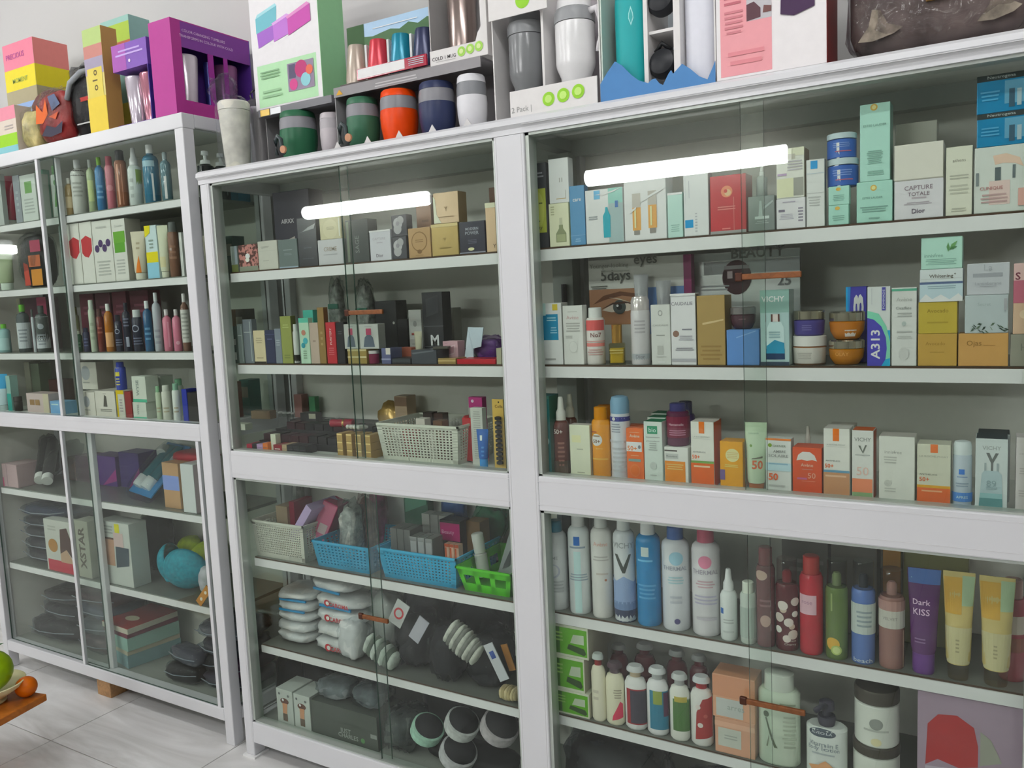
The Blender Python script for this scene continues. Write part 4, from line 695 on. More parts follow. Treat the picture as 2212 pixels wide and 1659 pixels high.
Lt('spray', 'B4', 1557, 1594, 1228, ['cdd2d0', 'd2d6d4'], 'small white spray bottle beside the pink-capped can', [('r', .05, .38, .25, .46, '3f6cb0'), ('l', .2, .24, .8, .32, 2, 'aab0ae'), ('l', .2, .1, .8, .16, 1, 'b2b8b6')])
Lt('bottlew', 'B4', 1600, 1635, 1255, ['b9c2ba', 'cfd5c8'], 'pale mint roll bottle with an ivory cap', [('r', -.3, .1, 1.3, .6, 'a6b2aa')])
Lt('bottlew', 'B4', 1634, 1676, 1180, [('6a3138', .25), ('7c2c34', .25)], 'dark red body spray with cream blossom print', [('e', .3, .73, .3, 'c9a89c', .05), ('e', .5, .27, .24, 'c09a92', .06), ('l', .2, .4, .8, .5, 2, '8c5a5e')])
fl_ = [('e', .5+.32*math.sin(i*2.3), .14+.046*i, .15+.04*math.sin(i*1.7), ['d3c9c2', 'c9bdb4', 'dcd4cc', 'c4b0a0'][i % 4]) for i in range(10)]
Lt('mist', 'B4', 1676, 1727, 1205, [('5a2028', .2), CLR('d8c4c4', .03), '93303c'], 'dark red mist bottle covered in white blossoms', fl_+[('t', .62, .12, .4, 'Japanese', 'd9c8c0', 0., .03), ('t', .62, .08, .4, 'Cherry', 'd9c8c0', 0., .03)])
Lt('bottlew', 'B4', 1728, 1779, 1199, [('b02a38', .25), ('a8302e', .25)], 'bright red mist bottle with a pale pink label', [('r', .0, .42, .7, .62, 'cfa9b4'), ('t', .35, .54, .4, 'rose', 'a4788c', 0.)])
Lt('mist', 'B4', 1783, 1833, 1208, [('5e7240', .15), CLR('c9cfc4', .03), '8d9c70'], 'green mist bottle with a citrus fruit print', [('e', .36, .16, .26, 'c9a24a'), ('e', .5, .1, .2, 'a3b46a'), ('e', .5, .1, .14, 'bcc98a'), ('r', .3, .5, .36, .68, '8a9a60')])
Lt('mist', 'B4', 1839, 1891, 1210, [('5873ae', .2), CLR('c4c9cc', .03), '2c3340'], 'blue mist bottle with a wide white label', [('r', -.2, .30, 1.2, .6, 'b6beba'), ('l', .2, .36, .9, .54, 4, '8f9a9e'), ('t', .5, .04, .7, 'beach', 'c6d0dc', 0., .04)])
Lt('mist', 'B4', 1898, 1954, 1228, [('8f6a62', .15), CLR('d2c0bc', .03), 'b99a94'], 'dusty pink mist bottle with a white label', [('r', -.2, .42, 1.2, .60, 'b9b7ae'), ('t', .45, .52, .5, 'VELVET', '8c8580', 0.), ('r', -.3, .6, 1.3, .7, 'a8837c'), ('r', .92, .02, .97, .4, 'b99a84')])
Tb('B4', 1957, 2033, 1228, ('5a2f66', .25), ('6a3f86', .3), 'purple body cream tube with white script, standing on its cap', [('r', -.1, .86, 1.2, 1, '4a6aa8'), ('p', [(.02, .91), (.5, .89), (1.0, .9), (1.0, .925), (.4, .925), (.02, .94)], '9fd0ee'), ('t', .42, .69, .6, 'Dark', 'd3b8d0', .01), ('t', .42, .60, .58, 'KISS', 'd3b8d0', .01), ('l', .15, .3, .6, .36, 2, '8a6a94')], capf=.2)
for a, b, t, lab in ((2033, 2106, 1235, 'yellow body cream tube with a clear cap beside the purple tube'), (2110, 2192, 1246, 'yellow body cream tube with a clear cap beside the pink bottle')):
    Tb('B4', a, b, t, ('bfae74', .25), CLR('dccaa8', .04), lab, [('r', -.1, .62, .6, .95, 'c29a48'), ('r', .6, .7, 1.15, .97, '9fb492'), ('r', -.15, .16, 1.2, .5, 'bdb68e'), ('l', .4, .26, .55, .4, 4, '9a9272')], capf=.15)
Lt('bottlew', 'B4', 2189, 2250, 1250, [('a0505a', .2), ('9a7a74', .2)], 'pink bottle with a white label at the row end', [('r', -.2, .48, 1.2, .66, 'bfb6ac'), ('r', -.2, .3, 1.2, .44, '8f5c50')])
# behind them
B('B4', 1182, 1210, 1100, '1f3f48', 'dark teal box behind the teal-capped can', (), dy=.12, d=.05)
B('B4', 1906, 1945, 1180, 'b08038', 'amber box behind the pink mist bottle', (), dy=.13, d=.05, side='8c8a58')
B('B4', 1690, 1790, 1165, '6d6a66', 'grey carton standing behind the red mist bottles', [('l', .1, .6, .9, .8, 2, '84817c')], dy=.15, d=.06)
B('B4', 1795, 1895, 1175, '77736e', 'grey-brown carton standing behind the green mist bottle', (), dy=.15, d=.06)
B('B4', 1950, 2090, 1195, '8a8a5c', 'olive green carton behind the purple tube', (), dy=.15, d=.06)
# ---------------------------------------------------------------- right bay, fifth level (lotions)
gb = [('r', .05, .08, .97, .92, '5fa427'), ('r', .04, .08, .3, .92, '3f6f28'), ('p', [(.56, .46), (.64, .74), (.9, .76), (.9, .46)], 'b4c0a8'), ('p', [(.48, .26), (.9, .12), (.95, .2), (.9, .34), (.52, .42)], '2f4f1c'), ('l', .14, .45, .4, .8, 3, '8cba5c')]
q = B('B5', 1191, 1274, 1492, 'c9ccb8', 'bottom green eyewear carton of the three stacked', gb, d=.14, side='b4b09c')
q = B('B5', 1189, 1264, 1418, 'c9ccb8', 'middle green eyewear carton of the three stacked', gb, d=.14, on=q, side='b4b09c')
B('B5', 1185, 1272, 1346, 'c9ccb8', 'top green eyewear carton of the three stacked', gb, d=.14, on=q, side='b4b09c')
lot = [(1277, 1312, 1409, 'd6d0bc', 'b8c0bc', '8c2f30', 'slim ivory lotion bottle with a red collar', [('l', .2, .3, .6, .5, 2, 'c0baa8')]),
 (1308, 1352, 1428, 'd4d0b8', '54424a', '5a4a50', 'ivory lotion bottle with a dark cap and watermelon print', [('p', [(.42, .08), (.95, .14), (.95, .36), (.8, .40), (.46, .16)], 'cc3f5a'), ('l', .5, .44, .9, .6, 4, 'a09a84')]),
 (1353, 1399, 1436, 'd8d6d2', 'c2c4c4', 'b3a48c', 'white lotion bottle with a black and red label', [('r', .18, .1, 1.1, .66, '9c3038'), ('r', .36, .12, 1.1, .64, '3f3a48')]),
 (1400, 1446, 1440, 'd6dad8', 'c6c9ca', 'a5a8a8', 'white lotion bottle with a blue tropical label', [('r', .24, .1, 1.1, .68, '2f7894'), ('r', .4, .48, .75, .68, '8c9a4c'), ('r', .8, .3, 1.1, .66, '5c3a54')]),
 (1449, 1492, 1453, 'd4d6cc', 'b9bcbb', 'a2a4a2', 'white lotion bottle with a green leaf label', [('r', .26, .16, 1.1, .64, '4f7440'), ('r', .34, .6, .9, .68, 'b0a24c')]),
 (1494, 1542, 1459, 'd0cfcb', 'bfc2c4', 'a03038', 'white lotion bottle with a red berry label', [('p', [(.3, .1), (1.05, .16), (1.05, .74), (.6, .7), (.36, .5), (.46, .3)], '9c3232'), ('e', .42, .58, .1, 'cfc6c0'), ('e', .5, .32, .1, 'd0c8c2'), ('e', .7, .46, .08, 'b85a50')])]
for a, b, t, c0, c1, c2, lab, dd in lot: Lt('lotion', 'B5', a, b, t, [c0, c1, c2], lab, dd, sy=.7)
for i, (a, b, t) in enumerate(((1316, 1360, 1389), (1374, 1418, 1389), (1443, 1487, 1403), (1492, 1533, 1414))):
    Lt('lotion', 'B5', a, b, t, [('6a2a34', .25), 'b4b8ba', '6e2430'], 'dark red lotion bottle with a pale lid in the back row', [('l', .2, .3, .8, .5, 2, '8c4a52')], dy=.115, sy=.8, group='dark red lotion bottles in the back row')
q = B('B5', 1545, 1632, 1556, 'cb9a80', 'lower peach gift box with a white band', [('r', .08, .2, .66, .72, 'b9bcb2'), ('l', .2, .4, .6, .56, 2, '9fa29a'), ('r', 0, .76, 1, .9, 'd5a88e')], d=.06)
B('B5', 1540, 1632, 1462, 'cf9b7e', 'upper peach gift box with a white band', [('r', .08, .04, .72, .46, 'b9bcb8'), ('t', .55, .26, .4, 'arres', '9ba29c', .005), ('r', 0, .5, 1, .98, 'c98f70')], d=.06, on=q, top='bf8a6a')
Lt('bottlew', 'B5', 1640, 1731, 1450, ['c4cfbe', 'ccd2c8'], 'large white lotion bottle with a botanical sprig', [('e', .3, .56, .07, '5f6a56'), ('p', [(.28, .52), (.32, .52), (.5, .2), (.46, .2)], '66705c'), ('p', [(.38, .36), (.34, .2), (.3, .2)], '7a836e'), ('l', .5, .62, .9, .72, 2, '9aa492'), ('l', .55, .2, .9, .58, 8, 'aab4a2')], sy=.6, e=2.6)
q = Lt('bottlew', 'B5', 1742, 1832, 1540, ['cdd2ce', None], 'white body lotion bottle with a black pump', [('e', .42, .74, .26, '56606a', .07), ('t', .42, .74, .36, 'ALVEOLA', 'c2c8cc', .01), ('t', .45, .55, .56, 'Vitamin E', '8f989c', .01), ('t', .45, .47, .62, 'Body lotion', '8f989c', .01), ('p', [(.14, .16), (.4, .2), (.5, .28), (.6, .2), (.85, .14), (.7, .06), (.3, .06)], 'cf9a70'), ('l', .2, .36, .7, .42, 1, 'a8b0b2')], sy=.6, e=2.6)
loft('pump_collar', [(q.h*.82, .016, .016), (q.h*.92, .019, .019), (q.h*.97, .017, .017)], M('403e4c', .35), q.o, 18)
loft('pump_head', [(q.h*.97, .009, .009), (q.h*1.06, .009, .009), (q.h*1.07, .016, .014), (q.h*1.2, .015, .013), (q.h*1.22, .01, .01)], M('403e4c', .35), q.o, 18)
tubepath('spout', [(0, -.01, q.h*1.16), (-.01, -.024, q.h*1.165), (-.018, -.036, q.h*1.14)], .006, M('403e4c', .35), q.o)
q = Lt('jar3', 'B5', 1843, 1944, 1595, ['cdd0c8', ('4a453c', .4)], 'lower white cream jar with a black lid', [('l', .3, .3, .7, .5, 2, 'a9ada4')], cat='jar')
Lt('jar3', 'B5', 1846, 1943, 1478, ['cdd0c8', ('47423a', .4)], 'upper white cream jar with a domed black lid', [('e', .5, .44, .13, '8e928c', .1), ('l', .25, .28, .75, .36, 1, 'aeb2aa'), ('e', .5, .12, .1, 'd0c9a2', .07)], on=q, cat='jar')
B('B5', 1980, 2250, 1490, '9f8c9c', 'lilac gift carton with a red jar and a peach circle printed on it', [('p', [(.08, .35), (.1, .72), (.2, .82), (.38, .84), (.54, .76), (.58, .6), (.58, .42), (.4, .38), (.2, .42)], 'a8383a'), ('p', [(.08, 0), (.08, .34), (.3, .36), (.48, .3), (.48, 0)], 'b4aab8'), ('p', [(.48, .0), (.48, .34), (.58, .42), (1, .44), (1, 0)], 'b58d78'), ('p', [(.6, .44), (.6, .74), (.7, .68), (.8, .5)], '98988c'), ('e', .75, .2, .1, 'cdb09e'), ('r', .3, .26, .42, .32, '8a6a74')], d=.09)
# bottom of the right bay
Sk('B6', 1196, 1420, 1600, M('23262c', .25, 0., 'cloth'), 'shiny black bin bag at the foot of the right bay', d=.2, film=FILM('70747c'), seed=3, amp=.15, hfix=.17)
Sk('B6', 1440, 1720, 1630, M('2a3c60', .3, 0., 'cloth'), 'dark blue plastic pack beside the black bag', d=.2, film=FILM('8890a0'), seed=4, amp=.15, hfix=.12)
# ================================================================ wide cabinet, left bay, top shelf
B('A1', 478, 516, 532, ('8a9490', .2), 'grey glassy box at the shelf end beside the leopard box', [('r', 0, 0, 1, .28, '77804e'), ('r', 0, .28, .16, 1, 'a3ada6'), ('r', .62, .3, .98, 1, '9aa4ac')])
B('A1', 518, 559, 528, M('a5706a', .35, 0., 'leopard', 0., 90.), 'pink and brown leopard print box', [('r', 0, 0, 1, .18, '84897a'), ('e', .48, .56, .12, 'e8ead8', .1), ('e', .46, .42, .11, 'dfe2cc', .08)])
B('A1', 560, 602, 520, 'bdbcb2', 'small off-white box beside the leopard box', [('r', 0, .65, 1, .655, 'a8a79e'), ('l', .15, .74, .6, .82, 2, 'a3a299'), ('l', .2, .28, .6, .34, 1, 'a8a79e')])
B('A1', 604, 645, 517, '6a7574', 'slate grey box beside the off-white one', [('l', .25, .6, .75, .66, 1, '96a0a0'), ('l', .25, .44, .75, .52, 2, '8a9594'), ('r', 0, 0, 1, .05, '93a3b2')])
B('A1', 647, 688, 470, ('34363c', .2), 'tall black perfume box with a glossy streak', [('l', .25, .36, .75, .4, 1, '5c5e66'), ('l', .2, .14, .8, .18, 1, '4c4e56'), ('p', [(.1, .7), (.9, .76), (.98, .86), (.6, .8), (.3, .72)], 'a6a8a8')])  # the pale streak is sheen painted in flat colour
B('A1', 600, 677, 412, '3c3a46', 'large dark box with a pale face picture behind the grey boxes', [('t', .38, .62, .36, 'AIRXX', 'c2bfc4', .02), ('p', [(.12, .02), (.56, .02), (.56, .34), (.3, .3), (.14, .2)], 'a5907f'), ('p', [(.12, .24), (.3, .3), (.56, .34), (.56, .42), (.14, .34)], 'b0a8a2')], dy=.075, d=.06, side='33313c')
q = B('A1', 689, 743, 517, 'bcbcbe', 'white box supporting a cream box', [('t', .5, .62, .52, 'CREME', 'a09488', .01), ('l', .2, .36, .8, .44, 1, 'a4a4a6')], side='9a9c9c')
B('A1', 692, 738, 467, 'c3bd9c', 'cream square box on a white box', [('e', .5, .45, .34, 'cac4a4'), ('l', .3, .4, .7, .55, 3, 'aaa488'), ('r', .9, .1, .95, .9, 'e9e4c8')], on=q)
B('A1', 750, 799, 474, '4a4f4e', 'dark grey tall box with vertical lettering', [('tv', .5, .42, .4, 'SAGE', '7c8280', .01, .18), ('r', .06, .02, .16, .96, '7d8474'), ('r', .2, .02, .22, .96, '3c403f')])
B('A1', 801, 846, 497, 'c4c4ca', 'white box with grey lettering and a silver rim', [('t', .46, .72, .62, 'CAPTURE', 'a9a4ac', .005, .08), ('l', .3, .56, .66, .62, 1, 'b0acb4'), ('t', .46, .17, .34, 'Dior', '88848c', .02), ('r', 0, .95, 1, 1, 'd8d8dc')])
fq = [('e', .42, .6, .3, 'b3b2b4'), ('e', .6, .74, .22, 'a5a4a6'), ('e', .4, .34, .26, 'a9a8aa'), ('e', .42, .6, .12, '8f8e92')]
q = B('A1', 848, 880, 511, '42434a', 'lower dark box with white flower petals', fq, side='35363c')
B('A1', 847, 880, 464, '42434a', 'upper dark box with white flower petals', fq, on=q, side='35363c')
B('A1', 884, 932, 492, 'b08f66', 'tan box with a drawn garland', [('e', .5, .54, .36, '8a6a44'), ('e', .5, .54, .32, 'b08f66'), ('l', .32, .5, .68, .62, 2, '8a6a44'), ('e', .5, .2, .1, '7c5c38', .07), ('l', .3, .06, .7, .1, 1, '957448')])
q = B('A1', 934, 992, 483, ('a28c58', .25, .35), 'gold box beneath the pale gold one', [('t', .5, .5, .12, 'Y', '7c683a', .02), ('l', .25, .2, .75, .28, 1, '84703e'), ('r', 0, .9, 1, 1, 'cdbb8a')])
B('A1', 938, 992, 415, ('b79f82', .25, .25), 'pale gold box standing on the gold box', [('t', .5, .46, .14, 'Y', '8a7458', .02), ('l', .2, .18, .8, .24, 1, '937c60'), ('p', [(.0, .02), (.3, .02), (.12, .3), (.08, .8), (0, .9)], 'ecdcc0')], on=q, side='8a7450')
B('A1', 904, 936, 423, '9c7c68', 'rose brown box behind the tan garland box', [('l', .35, .56, .85, .64, 1, '7f6250'), ('r', 0, .95, 1, 1, '6d4f40')], dy=.065)
B('A1', 994, 1050, 478, ('2f3040', .2), 'navy box with silver lettering', [('t', .5, .77, .5, 'MODERN', 'a5a8b2', .01), ('t', .5, .64, .52, 'POWER', 'a5a8b2', .01), ('l', .3, .3, .7, .44, 3, '5c5e70'), ('e', .45, .14, .12, 'd8d0a8', .05), ('r', 0, .01, 1, .05, '8d8f9c')])
B('A1', 1052, 1074, 438, ('c8ad8e', .25, .2), 'pale rose gold box against the middle post', [('t', .8, .12, .3, 'Y', '5c4a38', .02), ('r', 0, .9, 1, 1, 'e6d3b8')])
B('A1', 1062, 1078, 405, '6f5444', 'brown box in the corner behind the rose gold box', (), dy=.07)
# ---------------------------------------------------------------- left bay, second shelf
B('A2', 488, 503, 705, ('5a6660', .15), 'narrow dark glassy box at the shelf corner', [('r', .3, .1, .7, .3, 'b9bfb8'), ('r', .3, .5, .7, .66, 'a8aea6')])
for a, b, t, c, lab in ((508, 529, 700, '7d8786', 'slim clear grey box beside the corner box'), (530, 550, 690, '767d84', 'taller slim grey box beside the cream one')):
    B('A2', a, b, t, (c, .2), lab, [('r', .1, .7, .9, .72, 'a5adab'), ('r', .75, .05, .85, .95, '98a2a0')])
B('A2', 551, 576, 714, 'c9bd9c', 'cream slim box with a black foot', [('r', 0, 0, 1, .06, '3c3630'), ('l', .2, .6, .8, .8, 3, 'aaa084'), ('l', .2, .14, .8, .2, 1, '9c9276')])
B('A2', 576, 597, 713, '383d58', 'navy slim box beside the cream one', [('l', .2, .7, .8, .76, 1, '62688a'), ('r', 0, .86, 1, .88, '50567a')])
B('A2', 597, 611, 710, ('7f8792', .2), 'slim grey box between the navy and olive boxes', [('l', .2, .5, .8, .7, 3, '9aa2ac')])
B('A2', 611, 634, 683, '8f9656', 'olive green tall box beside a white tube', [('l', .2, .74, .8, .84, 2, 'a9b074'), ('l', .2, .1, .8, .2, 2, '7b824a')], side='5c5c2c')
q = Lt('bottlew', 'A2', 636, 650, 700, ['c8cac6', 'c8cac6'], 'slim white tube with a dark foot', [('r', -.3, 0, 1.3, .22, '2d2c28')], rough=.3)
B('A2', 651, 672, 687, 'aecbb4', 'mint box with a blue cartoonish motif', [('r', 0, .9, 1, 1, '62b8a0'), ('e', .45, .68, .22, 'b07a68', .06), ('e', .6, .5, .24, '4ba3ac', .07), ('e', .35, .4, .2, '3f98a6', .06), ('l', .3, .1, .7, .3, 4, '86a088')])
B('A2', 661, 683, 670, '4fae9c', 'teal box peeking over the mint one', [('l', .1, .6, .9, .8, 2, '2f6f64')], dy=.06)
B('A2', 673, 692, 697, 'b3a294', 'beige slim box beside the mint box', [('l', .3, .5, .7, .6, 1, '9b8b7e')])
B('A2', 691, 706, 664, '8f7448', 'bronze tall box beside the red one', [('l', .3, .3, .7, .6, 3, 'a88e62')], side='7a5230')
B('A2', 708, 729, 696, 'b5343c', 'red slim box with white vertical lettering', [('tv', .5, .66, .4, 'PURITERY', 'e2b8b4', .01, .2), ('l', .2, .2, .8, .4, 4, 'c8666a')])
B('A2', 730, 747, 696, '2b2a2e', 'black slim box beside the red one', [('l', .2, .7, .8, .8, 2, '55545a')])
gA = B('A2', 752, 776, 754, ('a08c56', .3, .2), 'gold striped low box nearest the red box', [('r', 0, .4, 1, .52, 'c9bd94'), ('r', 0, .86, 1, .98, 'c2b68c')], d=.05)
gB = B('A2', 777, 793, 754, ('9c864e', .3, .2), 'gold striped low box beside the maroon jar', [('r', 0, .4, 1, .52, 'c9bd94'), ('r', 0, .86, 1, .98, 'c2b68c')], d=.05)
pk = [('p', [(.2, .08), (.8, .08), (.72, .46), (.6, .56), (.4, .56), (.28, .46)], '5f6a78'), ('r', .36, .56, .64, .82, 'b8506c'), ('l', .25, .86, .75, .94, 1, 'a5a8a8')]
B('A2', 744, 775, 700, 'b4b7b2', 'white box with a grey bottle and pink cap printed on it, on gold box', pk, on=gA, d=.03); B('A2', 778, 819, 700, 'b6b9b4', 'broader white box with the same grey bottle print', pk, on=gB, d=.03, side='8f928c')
Lt('jar3', 'A2', 796, 822, 757, [('7c2a48', .2), 'c9c6c4'], 'small maroon jar with a white lid', cat='jar')
B('A2', 825, 845, 752, ('5f6488', .25), 'small blue box with a white end', [('r', .5, .6, 1, 1, 'c9c4bc'), ('r', 0, .25, 1, .35, '8f93b0')], d=.05)
B('A2', 847, 888, 774, '2c3036', 'flat black palette box beside the blue one', [('r', .03, .3, .97, .8, '3d4248')], d=.06)
q = B('A2', 889, 944, 756, ('474b52', .3), 'charcoal powder box beside the gold compact', [('p', [(.0, .8), (.9, .98), (.9, .9), (.1, .7)], '6d7178')], d=.06)
WB(q.x1-.004, .085, q.top+.0005, .04, .03, .006, '56544c', 'small tilted compact on the charcoal box', rz=20, cat='compact', name='compact_case')
B('A2', 946, 985, 774, ('a98f5c', .25, .5), 'flat gold compact beside the red case', [('r', 0, .5, 1, .6, 'd2c090')], d=.05, name='compact_case', cat='compact')
B('A2', 987, 1071, 776, 'b0222e', 'long flat red case under the purple pouch', d=.06, name='flat_case')
B('A2', 1073, 1084, 752, 'a9a690', 'beige pot at the middle post', cat='pot', d=.03)
B('A2', 857, 890, 751, 'a8604c', 'orange brown packet behind the black palette', dy=.065, d=.04)
q = B('A2', 816, 862, 650, '2c2f31', 'black carton at the back with a small white mark', [('e', .86, .62, .05, 'b8b8b4')], dy=.15, d=.05, side='232627')
B('A2', 862, 884, 690, '26282b', 'short black carton beside the back black carton', dy=.15, d=.04)
B('A2', 887, 915, 669, 'b4b6b2', 'white box with a crest and red line', [('e', .5, .72, .14, '8f918d', .06), ('r', .2, .5, .8, .54, 'a0544c'), ('l', .2, .2, .8, .36, 2, 'a2a49f')], dy=.12, d=.035)
q = B('A2', 918, 962, 631, ('303236', .25), 'tall black box with a white monogram', [('t', .55, .30, .4, 'M', 'c9cbcc', .03), ('r', 0, .5, 1, .51, '54565c'), ('r', 0, .2, 1, .21, '54565c'), ('p', [(.2, .9), (.8, .96), (.8, .7), (.2, .64)], '3a3c40')], dy=.1, d=.04, side='292a2e')
B('A2', 958, 984, 665, '8f8f86', 'dull grey box behind the monogram box', dy=.2, d=.04)
WB(Xp(977, .12, 1.3), .125, SH['A2'][0], .05, .03, .055, 'c9a3ac', 'pink powder box printed with a tilted frame', [('p', [(.12, .25), (.8, .4), (.86, .85), (.2, .7)], 'dbb9c0'), ('p', [(.22, .33), (.72, .45), (.77, .78), (.28, .65)], 'b98d98'), ('t', .2, .9, .2, 'Tarte', 'a57a88')], rz=-5)
o = empty('swing_card', 'pale blue folded card leaning upright beside the purple pouch', 'card', (Xp(1019, .11, 1.24), .11, SH['A2'][0]), math.radians(8))
mk('card', [(-.022, 0, 0), (.006, 0, 0), (.006, 0, .035), (.028, 0, .04), (.032, .012, .088), (-.012, .012, .09), (-.022, .003, .0), (.006, .003, 0), (.006, .003, .035), (.028, .003, .04), (.032, .015, .088), (-.012, .015, .09)], [(0, 1, 2, 3, 4, 5), (11, 10, 9, 8, 7, 6), (0, 6, 7, 1), (1, 7, 8, 2), (2, 8, 9, 3), (3, 9, 10, 4), (4, 10, 11, 5), (5, 11, 6, 0)], M('b4c2cc', .3), o)
Sk('A2', 1018, 1084, 734, M('6a3a86', .25, 0., 'cloth', 0., 40.), 'shiny purple pouch above the red case', d=.06, dy=.07, film=FILM('b8a0cc'), seed=7, amp=.2, name='pouch', cat='pouch')
WB(Xp(972, .16, 1.24), .17, SH['A2'][0], .075, .04, .032, '4c302c', 'dark brown box behind the gold compact')
Tb('A2', 896, 914, 716, 'b9b7a0', 'a8a690', 'small cream tube behind the charcoal box', dy=.075, capf=.2)
for a, b, t, lab in ((714, 741, 622, 'clear pouch of white sachets behind the bronze box'), (772, 803, 628, 'clear pouch of white sachets behind the bottle-print boxes')):
    q = Sk('A2', a, b, t, M('a8aaa6', .4, 0., 'mottle', 0., 60.), lab, d=.04, dy=.13, film=FILM('cfd8d4'), seed=a, amp=.22, name='sachet_pouch', cat='pouch')
    mk('green_band', bxv(-q.w*.42, q.w*.42, -.022, -.018, q.h*.62, q.h*.68), BF, M('2f6a58', .4), q.o)
# ---------------------------------------------------------------- left bay, third level: lipstick boxes and the white basket
Z3 = SH['A3'][0]
tr = empty('display_tray', 'black stepped tray under the lipstick boxes', 'tray', (.29, .12, Z3))
box('front_step', (-.235, .215, -.02, .05, 0, .02), M('1c1c1e', .4), tr); box('middle_step', (-.235, .215, .052, .11, 0, .045), M('1c1c1e', .4), tr); box('back_step', (-.235, .215, .112, .18, 0, .065), M('1c1c1e', .4), tr)
LP = ['161417', '1a181a', '2a1619', '141416', '3c1520', '1c1c20']; rn = random.Random(11)
fr = [('b8324a', .024, .018), ('2a2628', .02, .02), ('b79ac0', .026, .02), ('d0722c', .022, .024), ('c9cdb8', .022, .05), ('8c1f2c', .036, .022), ('b09a7c', .02, .024), ('26262a', .026, .024), ('26262a', .026, .024), ('2a2a2e', .024, .024)]
fn = ['small crimson lipstick box at the tray front', 'small black lipstick box beside the crimson one', 'lavender lipstick box at the tray front', 'orange lipstick box at the tray front', 'upright white lipstick box at the tray front', 'wide dark red lipstick box at the tray front', 'beige lipstick box at the tray front']
x = Xp(541, .06, Z3)
for i, (c, w_, h) in enumerate(fr):
    WB(x+w_/2, .068, Z3, w_-.001, .045 if h < .04 else .02, h, c, fn[i] if i < 7 else 'plain black lipstick box at the tray front', [('l', .15, .3, .85, .6, 1, 'd0c8c0')] if i in (4, 5) else [('r', .1, .45, .9, .5, '5a5a5e')], group=None if i < 7 else 'plain black lipstick boxes at the tray front', name='lipstick_box'); x += w_
for r, (y, z, n, x0, x1) in enumerate(((.121, .0205, 11, .075, .49), (.195, .0455, 10, .1, .49))):
    for i in range(n):
        w_ = (x1-x0)/n
        WB(x0+w_*(i+.5), y, Z3+z, w_-.003, .045, .02+.004*rn.random(), LP[rn.randrange(6)], 'dark lipstick box in the %s row of the stepped tray' % ('second', 'third')[r], group='dark lipstick boxes, row %s' % ('two', 'three')[r], name='lipstick_box')
WB(Xp(528, .12, 1.0), .118, Z3+.047, .05, .03, .02, 'c9ccbc', 'white box of cotton tips over the dark lipstick boxes', [('r', .3, 0, .33, 1, 'a9aa9c'), ('r', .6, 0, .63, 1, 'a9aa9c')])
WB(Xp(571, .19, 1.03), .19, Z3+.072, .078, .03, .026, '8c7458', 'tan long box on the third row of lipsticks', side='6a5844', rz=6); WB(Xp(671, .19, 1.03), .195, Z3+.072, .06, .03, .026, '1f1f20', 'black long box with a white label on the lipstick rows', [('r', .55, .3, .98, .9, 'a5a592')], rz=6)
o = empty('lipstick_tube', 'glossy crimson cylinder lying on the lipstick rows', 'lipstick', (Xp(735, .16, 1.0), .17, Z3+.0735), math.radians(10))
loft('barrel', [(0, .012, .012), (.045, .012, .012), (.0455, .0135, .0135), (.075, .0135, .0135), (.077, .011, .011)], M('a02038', .25), o, 16).data.transform(Matrix.Rotation(math.pi/2, 4, 'Y') @ Matrix.Translation((0, 0, -.035)))
loft('band', [(0, .0138, .0138), (.006, .0138, .0138)], M('c9a86a', .2, .8), o, 16).data.transform(Matrix.Rotation(math.pi/2, 4, 'Y') @ Matrix.Translation((0, 0, .008)))
SH['V'] = (Z3+.0655, .235, .3, 1.2)
for a, t in ((593, 890), (602, 891), (611, 891), (620, 892), (641, 902), (658, 905), (677, 908), (695, 905), (705, 902), (716, 903), (729, 904)):
    xx = Xp(a, .25, Z3+.1); o = empty('glass_vial', 'tiny perfume vial with a silver cap behind the lipstick rows', 'vial', (xx, .25+.012*((a*7) % 3), Z3+.0655), 0., 'silver-capped vials behind the lipsticks'); hh = Zp(t, xx, .26)-Z3-.0655
    loft('body', [(0, .0075, .0075), (hh*.68, .0075, .0075), (hh*.7, .004, .004)], CLR('c9d6d0', .03), o, 12); loft('cap', [(hh*.66, .0078, .0078), (hh*.92, .0078, .0078), (hh, .004, .004)], M('f4f5f0', .15), o, 12)
WB(Xp(652, .285, 1.05), .285, Z3+.0655, .034, .03, .075, 'a87c78', 'dusty pink box behind the vials', side='5c2a28'); WB(Xp(680, .29, 1.05), .29, Z3+.0655, .026, .02, .068, '4f8f66', 'green box behind the vials')
WB(Xp(873, .25, 1.05), .26, Z3, .045, .045, .15, 'b39c84', 'tall beige box behind the white basket', [('l', .2, .4, .8, .5, 2, '9a846c'), ('r', 0, .8, 1, .98, '937660')])
for r in range(3):
    for c_ in range(4):
        WB(Xp(748+c_*20, .075, Z3+.02), .075, Z3+r*.0225, .0205, .05, .022, ('b3945a', .25, .25), 'gold lipstick box in the stacked gold block', [('r', .05, .8, .95, .95, 'd9be80')], group='stacked gold lipstick boxes', name='lipstick_box')
Sk('A3', 812, 866, 872, M('b8975a', .22, .35, 'foil', 1., 40.), 'crumpled gold foil pack on the heap behind the basket', d=.06, dy=.19, seed=12, amp=.2, lobes=8., e=2.6, name='foil_pack', cat='pack', rot=(0, -12, 0))
